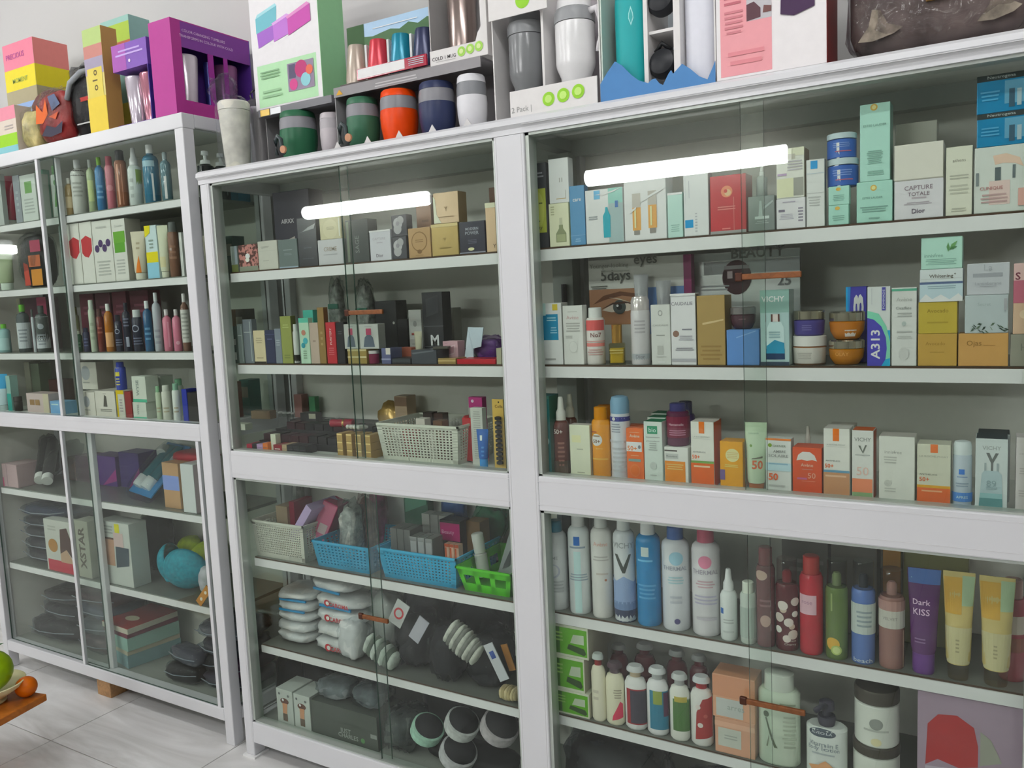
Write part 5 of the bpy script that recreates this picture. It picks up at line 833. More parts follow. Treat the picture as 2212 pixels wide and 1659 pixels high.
for i in range(4):
    o = empty('sample_tube', 'small white sample tube lying on the gold block', 'tube', (Xp(785, .13, 1.04)-.02+.013*i, .105, Z3+.069), 0., 'white sample tubes on the gold block')
    loft('tube', [(0, .006, .006), (.03, .006, .006), (.034, .002, .002)], M('c9cac4', .3), o, 12).data.transform(Matrix.Translation((0, .01, .007)) @ Matrix.Rotation(math.radians(82), 4, 'X')); loft('cap', [(-.009, .0045, .0045), (-.0005, .005, .005)], M('d6d7d2', .3), o, 12).data.transform(Matrix.Translation((0, .01, .007)) @ Matrix.Rotation(math.radians(82), 4, 'X'))
k = basket('A3', 824, 984, 918, .17, 'c9ccbf', 'white perforated basket of small cosmetics above the blue baskets', 21, 11, .4, .4, .1, dside=14)
for i, (dx, dy_, c, lab) in enumerate(((.16, -.03, 'b3262c', 'red box poking out of the white upper basket'), (.14, .0, 'a82028', 'second red box poking out of the white upper basket'), (.0, .02, '4a2f28', 'dark brown box in the white upper basket'), (-.055, .03, '3a2c2a', 'black-brown box in the white upper basket'), (-.03, -.03, 'c6c3b8', 'white packet in the white upper basket'), (.06, -.05, '6a4a30', 'brown stick pack in the white upper basket'))):
    WB(k.xc+dx*.8, k.yc+dy_, k.base+.0035, .03, .028, k.h-.0+(.012 if i < 4 else .004), c, lab)
for i in range(8): WB(k.xc-.12+.03*i, k.yc-.055, k.base+.0035, .024, .02, k.h*.75, ['b8a090', 'c4c0b8', 'b04048', '9a3a42', '8c8478', 'c9c2b8', '77504a', '5a4a40'][i], 'small tester box seen through the holes of the upper basket', group='tester boxes inside the upper basket')
q = Tb('A3', 1034, 1058, 927, ('1f5fb0', .25), ('2f8ad0', .25), 'bright blue tube with a light blue cap', [('r', .3, .72, .5, .85, 'c9d8e8'), ('l', .4, .3, .7, .6, 3, '4f8fd0')], capf=.26, dy=-.008, free=True)
B('A3', 1021, 1047, 881, 'bfc2ba', 'narrow white box with fine print beside the basket', [('l', .2, .1, .85, .95, 22, 'a4a79f')], d=.02, dy=.034)
B('A3', 1018, 1048, 858, 'b23a7c', 'pink topped pack behind the white narrow box', [('e', .3, .94, .1, 'e6c4d4'), ('r', 0, 0, 1, .84, '9c9a94')], dy=.06)
o = empty('bead_card', 'yellow card holding a column of dark beads against the middle post', 'card', (Xp(1080, .06, 1.0), .06, Z3), 0.)
cd = box('card', (-.016, .016, 0, .003, .0, .175), M('c9a95c', .4), o); deco(cd, [('t', .6, .90, .7, 'Colla', '5c4420', .01), ('e', .6, .96, .07, '3a2c18')], lambda x, z, kk: (x, -.0003*kk, z), .032, .175)
for i in range(11): loft('bead', [(0, .004, .004), (.002, .009, .007), (.008, .009, .007), (.01, .004, .004)], M('2c2a2a', .2), o, 10).data.transform(Matrix.Translation((.004, -.0075, .012+.0112*i)))
B('A3', 1070, 1078, 1000, 'a9784c', 'orange-brown stick box in front of the bead card', d=.012, dy=-.006) if False else None
# ---------------------------------------------------------------- left bay, fourth level: baskets
k1 = basket('A4', 538, 655, 1130, .2, 'c6c8bc', 'white perforated basket with a lavender box leaning out', 24, 13, .42, .42, .08, dside=16)
R = E3(20, -38, 0)
WB(k1.xc+.035, k1.yc-.03, k1.base+.06, .026, .12, .14, 'b9a6cc', 'lavender flat box leaning in the white lower basket', R=E3(0, 38, 0)); WB(k1.xc-.07, k1.yc+.02, k1.base+.004, .05, .08, .135, 'a8957c', 'tan box standing in the white lower basket'); WB(k1.xc-.035, k1.yc+.03, k1.base+.004, .022, .08, .15, '9a2f48', 'crimson box standing in the white lower basket')
Sk('A4', 598, 634, 1060, M('b4b6b4', .4, 0., 'mottle', 0., 30.), 'white cloth pack behind the lavender box', d=.045, dy=.185, seed=20, film=FILM('d8dcdc'), amp=.2, hfix=.2, name='cloth_pack', cat='pack')
WB(k1.xc+.06, k1.yc+.045, k1.base+.004, .06, .06, .115, '4c1c22', 'dark red box at the back of the white lower basket')
k2 = basket('A4', 683, 796, 1176, .2, '3f9ec4', 'light blue basket with a pink box leaning out', 14, 7, .5, .5, .1, dside=10)
c_ = Py(712, 1122, .17); o = empty('gift_box', 'bright pink box leaning between the white and blue baskets', 'box', (c_.x, .17, c_.z)); R = E3(-6, 24, 18)
obox('box', (0, 0, 0), (.05, .09, .125), R, M('c2306e', .35), o, .0015); q = obox('printed_front', (0, -.0458, 0), (.046, .0006, .12), I3, M('c9708c', .35), o); q.data.transform(R.to_4x4()); q = obox('white_motif', (.004, -.0466, -.02), (.026, .0006, .03), I3, M('c4b0b2', .4), o); q.data.transform(R.to_4x4())
Sk('A4', 728, 766, 1100, M('b9bab4', .4, 0., 'mottle', 0., 50.), 'clear bag of white gauze rolls in the first blue basket', d=.07, dy=.05, seed=21, film=FILM('d0d8da'), amp=.25, hfix=.165, name='gauze_pack', cat='pack')
Sk('A4', 770, 800, 1080, M('8a6a60', .4, 0., 'mottle', 0., 40.), 'brown and pink packet in the first blue basket', d=.05, dy=.13, seed=22, film=FILM('d0c4c4'), amp=.15, hfix=.17, name='packet', cat='pack'); Sk('A4', 800, 828, 1072, M('b04a82', .4, 0., 'mottle', 0., 30.), 'pink topped packet between the blue baskets', d=.04, dy=.2, seed=23, film=FILM('d8c4d0'), amp=.15, hfix=.2, name='packet', cat='pack')
k3 = basket('A4', 826, 980, 1195, .2, '3aa6cf', 'larger light blue basket packed with upright boxes', 20, 8, .5, .5, .1, dside=12)
for i in range(3): WB(k3.xc-.03+.026*i, k3.yc-.055, k3.base+.004, .024, .05, .115, ('8b8d8c', .25, .3), 'silver grey box in the front trio of the larger blue basket', [('r', .1, .2, .9, .9, '9c9e9e')], group='silver trio in the larger blue basket')
for i in range(3): WB(k3.xc-.115+.024*i, k3.yc-.03, k3.base+.004, .022, .06, .125, '6a6c6a', 'dark grey box at the left wall of the larger blue basket', group='dark grey boxes in the larger blue basket')
for i in range(3): WB(k3.xc-.075+.03*i, k3.yc+.06, k3.base+.004, .028, .04, .145, ['b4b6b2', '9c9e9c', 'a8aaa6'][i], ['pale grey box at the back of the larger blue basket', 'mid grey box at the back of the larger blue basket', 'whitish box at the back of the larger blue basket'][i])
WB(k3.xc+.035, k3.yc+.03, k3.base+.004, .07, .05, .145, '1f1a1e', 'black box with a magenta front in the larger blue basket', [('r', .03, .6, .97, .95, 'b82272'), ('t', .4, .76, .6, 'Beauty', 'e29abc', .01)]); WB(k3.xc+.09, k3.yc+.06, k3.base+.004, .05, .05, .14, '8a6a44', 'kraft box in the larger blue basket')
for i in range(3): WB(k3.xc+.075+.016*i, k3.yc-.06, k3.base+.004, .014, .02, .105, 'd0a890', 'orange and white slim stick box in the larger blue basket', [('r', .1, .1, .45, .9, 'c4562c'), ('r', 0, .92, 1, 1, 'b8502c')], group='orange and white sticks in the larger blue basket')
k4 = basket('A4', 998, 1095, 1232, .19, '54b82e', 'bright green basket with a white bottle and leaflet', 6, 4, .7, .7, .22, solid=True)
o = empty('bottle', 'small white bottle leaning in the green basket', 'bottle', (k4.xc-.05, k4.yc-.03, k4.base+.02), 0.); R = E3(0, -8, 0).to_4x4()
loft('body', [(0, .017, .017), (.06, .017, .017), (.064, .012, .012)], M('c9cbc6', .35), o, 18).data.transform(R); loft('cap', [(.065, .0155, .0155), (.115, .0165, .0165), (.118, .013, .013)], M('cfd1cc', .35), o, 18).data.transform(R)
o = empty('leaflet', 'grey leaflet with line drawings leaning in the green basket', 'leaflet', (k4.xc+.02, k4.yc, k4.base+.01), math.radians(-8)); lf = mk('sheet', [(-.04, -.02, 0), (.03, -.02, 0), (.06, .02, .15), (-.005, .02, .155), (-.04, -.018, 0), (.03, -.018, 0), (.06, .022, .15), (-.005, .022, .155)], [(0, 1, 2, 3), (7, 6, 5, 4), (0, 4, 5, 1), (1, 5, 6, 2), (2, 6, 7, 3), (3, 7, 4, 0)], M('9aa0a0', .4), o)
mk('line_drawing', [(-.02, -.0155, .03), (.0, -.0125, .04), (.01, -.004, .08), (.02, .002, .1), (.0, -.004, .08), (-.015, -.012, .045)], [(0, 1, 2, 3, 4, 5)], M('4c5254', .5), o)
Sk('A4', 1014, 1086, 1092, M('2f8a68', .25, 0., 'cloth', 0., 30.), 'green plastic sleeve sticking out behind the green basket', d=.03, dy=.215, seed=25, film=FILM('70b89c'), amp=.2, hfix=.16, rot=(0, 20, 0), name='plastic_sleeve', cat='sleeve')
WB(Xp(895, .27, .8), .29, SH['A4'][0], .09, .03, .21, '2f6a52', 'dark green carton at the back behind the larger blue basket', [('p', [(.05, .6), (.95, .75), (.95, .9), (.05, .8)], '5c9c80')])
Sk('A4', 952, 1010, 1098, M('1f5aa0', .2, .3, 'foil', 1., 40.), 'blue foil packet behind the green basket', d=.03, dy=.22, seed=26, amp=.25, hfix=.2, name='foil_pack', cat='pack')
# ---------------------------------------------------------------- left bay, fifth level: cotton packs and dark clothing
Z5 = SH['A5'][0]; cm = M('c9cbc8', .35, 0., 'cloth', 0., 14.)
def cot(x, y, z, w_, d, h, lab, seed, word=True, rz=0., blue=False):
    o = empty('cotton_pack', lab, 'pack', (x, y, z), math.radians(rz)); pillow('pack', (0, 0, h/2), (w_, d, h), I3, cm, o, seed, .12, 10, 3.4, lobes=6)
    pillow('plastic_wrap', (0, 0, h/2), (w_*1.04, d*1.02, h*1.03), I3, FILM('eef2f4', .1, 70.), o, seed+1, .14, 12, 3.4, lobes=9); ground(o)
    S = lambda u, v, kk: (u, -d*.53-.0006*kk, v)
    if word: deco(o, [('e', .36, .55, .06, 'b8323a', .28), ('e', .375, .55, .035, 'd4d2ce', .16), ('t', .62, .5, .42, 'CAROMA', 'b8323a', .02, .36)], S, w_, h)
    if blue: mk('blue_strip', bxv(-w_*.34, w_*.34, -d*.5, -d*.46, h*.1, h*.3), BF, M('2f86b8', .35), o)
    return o
xa, xb = .135, .262
for i in range(5): cot(xa, .155+.003*i, Z5+.001+.0325*i, .15, .13, .030, ['lowest cotton pack of the leaning stack', 'second lowest cotton pack of the leaning stack', 'middle cotton pack of the leaning stack', 'fourth cotton pack up the leaning stack', 'top cotton pack of the leaning stack with a blue strip'][i], 30+i, False, 3*i-6, i > 2)
for i, h in enumerate((.046, .044, .042, .04)): cot(.325, .145+.004*i, Z5+.001+.045*i, .19, .12, h*.92, ['lowest red-lettered cotton pack', 'second red-lettered cotton pack', 'third red-lettered cotton pack', 'topmost red-lettered cotton pack'][i], 40+i, i != 1, 4-2*i, i == 3)
cot(.30, .15, Z5+.186, .17, .11, .034, 'cotton pack with a blue strip lying over the lettered ones', 47, False, -6, True)
Sk('A5', 724, 770, 1345, M('cfd1d0', .35, 0., 'cloth', 0., 20.), 'white twisted cotton bag standing beside the lettered packs', d=.08, seed=50, film=FILM('eef2f4'), amp=.2, name='cotton_bag')
Sk('A5', 776, 850, 1290, M('b9bcb8', .45, 0., 'cloth', 0., 20.), 'white folded cotton bag behind the striped sock', d=.1, dy=.09, seed=51, film=FILM('dfe4e4'), amp=.15, name='cotton_bag')
def striped(sh, xl, xr, yt, cA, cB, n, lab, d=.06, dy=0., rot=(0, 0, 0), z_add=0., name='sock_bundle', cat='socks', hfix=None, seed=1):
    z0, yf, yb = base_of(sh, None, None, dy); z0 += z_add; x0, x1 = lim(sh, Xp(xl, yf, z0), Xp(xr, yf, z0)); h = hfix or Zp(yt, (x0+x1)/2, yf)-z0; R = E3(*rot)
    o = empty(name, lab, cat, ((x0+x1)/2, yf+d/2, z0)); w_ = x1-x0; L_ = []
    for i in range(n):
        t = (i+.5)/n; q = pillow('stripe', (w_*(t-.5), 0, 0), (w_/n*1.6, d*(.8+.2*math.sin(t*3.1)), h*(.82+.18*math.sin(t*3.1+.4))), I3, M((cA, cB)[i % 2], .8, 0., 'cloth', 0., 60.), o, seed+i, .08, 6, 2.6); L_.append(q)
    for q in L_: q.data.transform(R.to_4x4())
    zm = min(v.co.z for q in L_ for v in q.data.vertices)
    for q in L_: q.data.transform(Matrix.Translation((0, 0, -zm+.0005)))
    return o
striped('A5', 782, 845, 1400, 'b4bdb4', '5f6a60', 7, 'white and green striped sock bundle at the shelf front', .06, 0., (0, 24, 0), hfix=.07, seed=60)
BLK = M('1d1f24', .5, 0., 'cloth', 0., 25.)
for i, (a, b, t, dy_, lab) in enumerate(((848, 912, 1375, .03, 'black folded garment in clear wrap beside the striped sock'), (918, 978, 1400, .0, 'black garment in clear wrap in the middle of the heap'), (1000, 1080, 1415, .02, 'black garment in clear wrap beside the white swing tag'), (868, 960, 1300, .15, 'black bundle at the back of the heap'), (968, 1090, 1330, .15, 'black bundle at the back under the green basket'))):
    Sk('A5', a, b, t, BLK, lab, d=.12 if i < 3 else .09, dy=dy_, seed=70+i, film=FILM('a9adb4', .1, 35.), amp=.22, lobes=7, name='garment_pack', cat='clothing', hfix=.14 if i < 3 else .185)
o = striped('A5', 958, 1030, 1342, 'b9bcb2', '7a7c76', 9, 'grey and white striped cloth in the black heap', .05, -.004, (0, 34, 0), .075, 'striped_cloth', 'cloth', .085, 80)
o = striped('A5', 1075, 1112, 1480, 'c2b48e', 'a99b74', 6, 'cream knitted mitten by the middle post', .05, -.002, (0, 0, 0), 0., 'knit_mitten', 'mitten', .035, 90)
def cardtag(nm, px, py, y, w_, h, R, col, lab, cat='tag', dec=()):
    c = Py(px, py, y); o = empty(nm, lab, cat, tuple(c)); q = obox('card', (0, 0, 0), (w_, .0025, h), R, M(col, .4), o)
    if dec: deco(q, dec, lambda x, z, k: tuple(R @ Vector((x, -.0014-.0002*k, z-h/2))), w_, h)
    return o
cardtag('swing_tag', 905, 1360, .045, .035, .07, E3(-8, 30, 0), 'a8a8b0', 'pale grey swing tag on the black garments'); cardtag('swing_tag', 1072, 1430, .045, .03, .1, E3(0, -28, 0), 'b9bcc0', 'white swing tag with a blue square', dec=[('r', .25, .6, .75, .8, '3c5496')])
cardtag('kraft_tag', 1098, 1420, .07, .02, .07, E3(0, -20, 0), '9a6a34', 'brown card tag beside the middle post')
cardtag('brand_card', 862, 1325, .06, .045, .07, E3(-10, 25, 0), 'b4b6b4', 'white bag flap with a red ring behind the black garments', dec=[('e', .5, .5, .36, 'b43238'), ('e', .5, .5, .24, 'b4b6b4')])
# ---------------------------------------------------------------- left bay, bottom level
dl = [('e', .5, .66, .26, '6a4a40', .09), ('p', [(.36, .3), (.62, .3), (.66, .6), (.36, .6)], 'c08e6c'), ('r', .36, .08, .64, .3, '6a5a4c'), ('e', .2, .86, .06, '6d7070'), ('e', .75, .84, .06, '6d7070'), ('e', .42, .7, .06, 'e6e2da')]
B('A6', 601, 636, 1490, 'b4bab4', 'white doll box nearer the cabinet end', dl, d=.09, top='bcc2bc'); B('A6', 638, 673, 1502, 'b6bcb6', 'white doll box beside the grey carton', dl, d=.09, side='9ea49e')
B('A6', 676, 818, 1530, '4f554e', 'dark grey carton with pale lettering and a green dot', [('t', .52, .32, .16, 'JUST', '9aa09a', .01), ('t', .56, .2, .3, 'CHARLES', '9aa09a', .01), ('e', .78, .2, .03, '5f8f5a'), ('r', .9, .36, .99, .48, '8a908a')], d=.12)
Sk('A6', 574, 596, 1420, M('1f2a2c', .35, 0., 'cloth', 0., 20.), 'black bin bag in the cabinet corner', d=.12, dy=.06, film=FILM('6a7a78'), seed=100, amp=.12, hfix=.15)
Sk('A6', 676, 750, 1470, M('84888a', .4, 0., 'mottle', 0., 20.), 'clear bag of grey fabric on the dark carton', d=.1, dy=.0, on=(lambda: None)() , film=FILM('c4ccd0'), seed=101, amp=.22, hfix=.0) if False else None
q_ = It(); q_.top = SH['A6'][0]+.1075; q_.y0 = .05
cT = [o for o in bpy.data.objects if o.get('label', '').startswith('dark grey carton with pale')][0]; q_.top = cT.location.z+max(v.co.z for v in cT.data.vertices); q_.y0 = cT.location.y-.05
Sk('A6', 672, 745, 1470, M('7f8486', .4, 0., 'mottle', 0., 20.), 'clear bag of grey fabric on the dark carton', d=.1, on=q_, film=FILM('c4ccd0'), seed=101, amp=.22, hfix=.05); Sk('A6', 750, 815, 1500, M('6a7274', .4, 0., 'mottle', 0., 20.), 'second clear crinkled bag on the dark carton', d=.1, on=q_, film=FILM('c4ccd0'), seed=102, amp=.3, hfix=.055)
Sk('A6', 640, 690, 1440, M('3a3c40', .4, 0., 'cloth', 0., 20.), 'dark bag behind the doll boxes', d=.1, dy=.15, film=FILM('7c8488'), seed=103, amp=.15, hfix=.15)
Sk('A6', 712, 830, 1440, M('202226', .5, 0., 'cloth', 0., 20.), 'black bag standing behind the dark carton', d=.09, dy=.16, film=FILM('7c8488'), seed=105, amp=.12, hfix=.16)
Sk('A6', 820, 880, 1540, M('5a605e', .4, 0., 'mottle', 0., 25.), 'clear bag of grey slippers beside the dark carton', d=.14, film=FILM('b4bcbc'), seed=104, amp=.3, hfix=.1, lobes=8)
def capx(px, py, y, r, cr, lab, rx=0., ry=0.):
    """knitted cap with a pale rolled rim, lying on its side on the level below"""
    c = Py(px, py, y); z = SH['A6'][0]; o = empty('beanie_hat', lab, 'hat', (c.x, y, c.z)); R = Vector((.52, -.1, .85)).to_track_quat('Z', 'Y').to_matrix().to_4x4() @ Matrix.Translation((0, 0, -r*.3))
    loft('crown', [(0, r*.98, r*.98), (r*.5, r*.92, r*.92), (r*.85, r*.6, r*.6), (r, r*.15, r*.15)], M('1f1f23', .7, 0., 'cloth', 0., 60.), o, 24).data.transform(R)
    loft('rolled_rim', [(-.012, r*.96, r*.96), (-.010, r*1.02, r*1.02), (.004, r*1.05, r*1.05), (.02, r*1.04, r*1.04), (.022, r*.97, r*.97)], M(cr, .7, 0., 'cloth', 0., 60.), o, 24).data.transform(R); return o
capx(925, 1572, .085, .045, '9cc0ae', 'black knit cap with a mint rim', 60, 40); capx(1000, 1560, .085, .046, 'b9bcba', 'black knit cap with a white rim', 60, 40); capx(1082, 1566, .085, .05, 'a9a4a6', 'black knit cap with a grey-pink rim by the middle post', 60, 40)
capx(992, 1622, .075, .05, 'b4b4b6', 'black knit cap with a white rim at the very bottom', 62, 38)
Sk('A6', 905, 1100, 1560, M('16171a', .6, 0., 'cloth', 0., 30.), 'black fabric heap under the knit caps', d=.12, dy=.03, seed=110, amp=.1, hfix=.04, name='fabric_heap', cat='clothing'); Sk('A6', 900, 1110, 1500, M('1a1b1f', .6, 0., 'cloth', 0., 30.), 'black garment pile behind the knit caps', d=.08, dy=.17, seed=111, amp=.12, hfix=.17, name='fabric_heap', cat='clothing')
# ================================================================ tall cabinet, upper part
Lt('bottlew', 'L1', 118, 142, 358, ['c4cac4', '4f9a44'], 'white bottle with a green sprig beside the centre post', [('p', [(.3, .2), (.5, .2), (.7, .6), (.5, .62)], '5f9a50'), ('e', .55, .66, .2, '4a8c3c', .06)])
Lt('bottle', 'L1', 145, 164, 385, [('a08a62', .15), 'c9c8c0'], 'small amber oil bottle beside the dark-necked bottle', [('r', .1, .2, .9, .5, 'c4b494')])
Lt('bottle', 'L1', 160, 193, 342, ['bfc1bc', 'd0d2d4'], 'white bottle with a dark neck and white cap', [('r', -.3, .70, 1.3, .80, '3c3230'), ('l', .2, .3, .8, .6, 4, 'a4a6a0')])
Lt('bottle', 'L1', 194, 212, 345, [('9aa884', .15), 'a8aca8'], 'clear greenish bottle beside the blue one', [('r', .2, .2, .8, .6, 'b9c48c')])
Lt('bottle', 'L1', 212, 233, 340, [('3a78a8', .2), '7ab03c'], 'blue bottle with a lime green cap', [('l', .2, .2, .8, .5, 3, '6fa2c8')])
Lt('bottlew', 'L1', 234, 254, 338, [('b8707c', .2), 'a84a5c'], 'pink bottle beside the copper one', [('e', .5, .4, .3, 'c98c94')])
Lt('bottlew', 'L1', 255, 281, 313, [('8a5a44', .15), '24262c'], 'copper brown bottle with a black cap', [('r', .3, .05, .42, .75, 'c99a84'), ('r', .6, .05, .66, .75, 'b8806a')])
Lt('spray', 'L1', 282, 312, 310, ['c2cac6', 'd2d6d8'], 'white and green bottle with a white spray head', [('r', .66, 0, 1.3, .62, '7f9a4c'), ('l', .2, .1, .5, .5, 3, 'a9b1ad')])
Lt('bottle', 'L1', 315, 350, 313, [('35708c', .15), 'd6dada'], 'teal blue bottle with a white cap', [('r', .1, .62, .8, .72, '9ab8c4'), ('r', .6, .04, .7, .5, 'd9e6e8')])
Lt('bottle', 'L1', 352, 375, 329, [('5a7a84', .1), '8c9a9c'], 'clear blue-grey bottle against the corner post', [('r', .4, .04, .6, .5, 'e4ecec')])
B('L1', 0, 10, 375, 'a9b0ac', 'grey-white box at the open end of the bottle shelf')
Tb('L1', 12, 34, 378, ('b02448', .25), ('d8d4cc', .2), 'crimson tube standing on a silver cap', [('l', .3, .3, .7, .6, 2, 'd06080')], capf=.12)
B('L1', 36, 50, 379, '8a9096', 'slim grey box beside the crimson tube', [('l', .3, .2, .7, .7, 4, 'a0a6ac')])
B('L1', 51, 84, 377, 'bfc6c0', 'white box with a green patch', [('r', .3, .6, .75, .85, '6f9a5c'), ('l', .15, .15, .85, .5, 5, 'a3aaa4')])
B('L1', 86, 103, 363, '6fb49a', 'mint green box beside the centre post', [('p', [(.2, .1), (.8, .9), (.9, .2)], '8fc8b0')], dy=.03)
for i, (a, b, c, lab) in enumerate(((156, 181, 'b83a40', 'fruit tea carton with a red berry picture, nearest the post'), (182, 208, 'b8363c', 'fruit tea carton with a second red berry picture'), (209, 250, '4f3a6a', 'fruit tea carton with purple grapes'), (251, 280, '6aa23c', 'fruit tea carton with green fruit'))):
    B('L2', a, b, 482-i*3, 'cfcfc8', lab, [('p', [(.1, .5), (.3, .44), (.6, .42), (.92, .52), (.95, .72), (.5, .78), (.08, .72)], c)] if i < 2 else ([('e', .2+.2*j, .55+.08*(j % 2), .12, c) for j in range(4)] if i == 2 else [('r', .12, .46, .9, .62, '5c9a34'), ('r', .1, .62, .95, .8, c)])+[('l', .15, .1, .85, .36, 5, 'aeb0aa'), ('l', .2, .86, .8, .92, 1, 'b9bab4')], d=.06, side='b4b0a4')
B('L2', 138, 155, 488, '7f8c8c', 'grey carton with printed lines beside the tea cartons', [('l', .1, .1, .9, .8, 9, '5f6c70')], d=.05)
Tb('L2', 295, 318, 500, 'c9c2ac', 'd9d4c4', 'cream tube with an orange triangle', [('p', [(.3, .12), (.8, .12), (.6, .5)], 'd97a2c'), ('l', .4, .6, .7, .8, 2, 'a89c84')], capf=.14, dy=-.005)
B('L2', 321, 346, 487, 'bfd0d2', 'white, yellow and blue sun cream box', [('r', 0, .3, 1, .5, 'd8c82c'), ('r', 0, 0, 1, .3, '8cc0d4'), ('p', [(0, .78), (.45, .86), (.5, 1), (0, 1)], 'd8c82c'), ('l', .3, .55, .7, .75, 3, '8c9c94')])
Tb('L2', 348, 368, 487, 'c4c8b0', 'c9ccb8', 'pale cream tube beside the sun cream box', [('r', 0, .2, .8, .4, 'c9c49c')], capf=.12, dy=-.005)
Lt('bottlew', 'L2', 369, 392, 480, [('7c5a48', .2), '6a6e6c'], 'brown bottle near the corner post', [('l', .2, .3, .8, .6, 3, '94705c')])
B('L2', 393, 399, 502, 'c4c6c2', 'white box edge against the corner post')
Tb('L2', 6, 28, 548, '8c9a78', 'c4d2c4', 'sage green tube with a white cap', capf=.2)
q = Sk('L2', 36, 100, 510, M('23282c', .3, 0., 'cloth', 0., 20.), 'blister pack of red and orange toys', d=.07, film=FILM('c9d0d2'), seed=130, amp=.1, name='toy_pack', cat='toy', dec=[('p', [(.3, .05), (.5, .05), (.45, .45), (.3, .5)], 'b04030'), ('r', .55, .04, .92, .35, 'c08030'), ('r', .5, .4, .9, .62, 'b0603c'), ('r', .6, .68, .95, .9, '9c3c54')])
# third shelf
for a, b, t, k, c0, c1, lab, dd, dy_ in (
 (158, 178, 663, 'bottlew', '8f9a6c', '6a6e22', 'olive-capped bottle beside the centre post', [('r', .1, .1, .9, .5, 'a4ac8c')], .05),
 (165, 181, 715, 'bottle', '3c6a4c', 'bfc8b4', 'small green bottle in the third row', [('l', .2, .2, .8, .5, 2, '6a9a78')], 0),
 (182, 197, 708, 'bottlew', '2f3354', '2a2e4c', 'small navy bottle beside the green one', [('l', .2, .2, .8, .6, 3, '5a6086')], 0),
 (198, 213, 648, 'bottlew', 'b4c0ac', 'bcc6ba', 'pale sage bottle with a pale cap', [('l', .2, .2, .8, .6, 3, '9ca894')], 0),
 (214, 230, 667, 'bottlew', '6a2820', '4c221c', 'red-brown bottle beside the amber one', [('l', .2, .4, .8, .6, 2, '8c4c40')], 0),
 (231, 251, 656, 'bottle', 'a8681f', 'd2d4ce', 'amber bottle with a white cap and label', [('r', .1, .1, .9, .4, 'd2a070')], 0),
 (252, 269, 680, 'bottlew', '262a40', '1f2234', 'dark navy bottle with a white ring emblem', [('e', .4, .55, .3, 'a0a4b4'), ('e', .4, .55, .22, '262a40'), ('l', .1, .15, .9, .35, 3, '6a6e84')], 0),
 (270, 289, 654, 'bottle', '22263a', '1c1f30', 'dark navy pump bottle between the ring emblem bottles', [('l', .2, .5, .8, .7, 3, '6a6e84'), ('r', .4, .1, .7, .3, '9fa4b4')], 0),
 (290, 314, 669, 'bottlew', '262a40', 'c4c8c8', 'dark navy ring emblem bottle with a white cap', [('e', .4, .55, .3, 'a0a4b4'), ('e', .4, .55, .22, '262a40'), ('l', .1, .15, .9, .35, 3, '6a6e84')], 0),
 (315, 335, 650, 'bottle', '2a5a80', 'd0d4d4', 'mid blue bottle with a white cap on the third shelf', [('l', .2, .2, .8, .5, 3, '5c8cb0')], 0),
 (336, 355, 632, 'bottle', 'a8aeb4', 'c4c8ca', 'clear pale bottle beside the pink pair', [('l', .2, .1, .8, .4, 3, '8f959c')], 0),
 (356, 376, 668, 'bottle', 'c97c90', 'c9c4c4', 'pink liquid bottle, nearer the clear pale bottle', [('r', .6, .1, .75, .7, 'd89aac')], 0),
 (377, 396, 668, 'bottle', 'c77a90', 'c9c4c4', 'pink liquid bottle, nearer the corner post', [('e', .6, .2, .2, 'd8a4b4')], 0),
 (397, 415, 634, 'bottle', '7a5a4c', 'c9c6c4', 'white-labelled brown bottle at the corner post', [('r', -.2, .15, 1.2, .72, 'c4c4be'), ('l', .1, .2, .9, .68, 7, 'a2a29c')], 0)):
    Lt(k, 'L3', a, b, t, [(c0, .2), c1], lab, dd, dy=dy_)
for i, (a, b, c) in enumerate(((182, 212, '6a2638'), (216, 248, '5c2234'), (252, 282, '6e2a3c'), (290, 330, '5f2032'))):
    B('L3', a, b, 632-i*3, c, ['maroon box at the back, behind the sage bottle', 'maroon box at the back, behind the amber bottle', 'maroon box at the back, behind the navy pump', 'maroon box at the back, behind the blue bottle'][i], [('l', .2, .6, .8, .8, 2, '8c5060')], dy=.12, d=.05)
for a, b, t, c0, c1, lab, dd in ((0, 27, 700, '8cb4b4', '6ab43c', 'small aqua bottle with a lime cap', [('r', .1, .08, .9, .5, 'a8c8c8')]), (42, 72, 658, '3c4a4c', '62a83c', 'clear bottle with a lime cap and white label', [('r', -.2, .08, 1.2, .62, 'b9c0c4'), ('l', .2, .2, .8, .5, 4, '8c949a')]), (82, 112, 660, '46504f', '4a5452', 'clear bottle with a tall white label', [('r', -.2, .08, 1.2, .76, 'bcc2c6'), ('e', .5, .55, .2, '9aa2a8'), ('l', .2, .14, .8, .4, 4, '8c949a')])):
    Lt('bottle', 'L3', a, b, t, [(c0, .15), c1], lab, dd)
Lt('bottlew', 'L3', 74, 81, 668, ['b9c0c4', '4a5452'], 'slim white bottle between the labelled ones'); B('L3', 12, 46, 642, 'b4b3a0', 'tall cream carton at the back of the third shelf', dy=.14, d=.05); B('L3', 60, 110, 640, '5a3a48', 'plum carton at the back of the third shelf', [('r', .6, .4, 1, 1, 'a83a60')], dy=.14, d=.05)
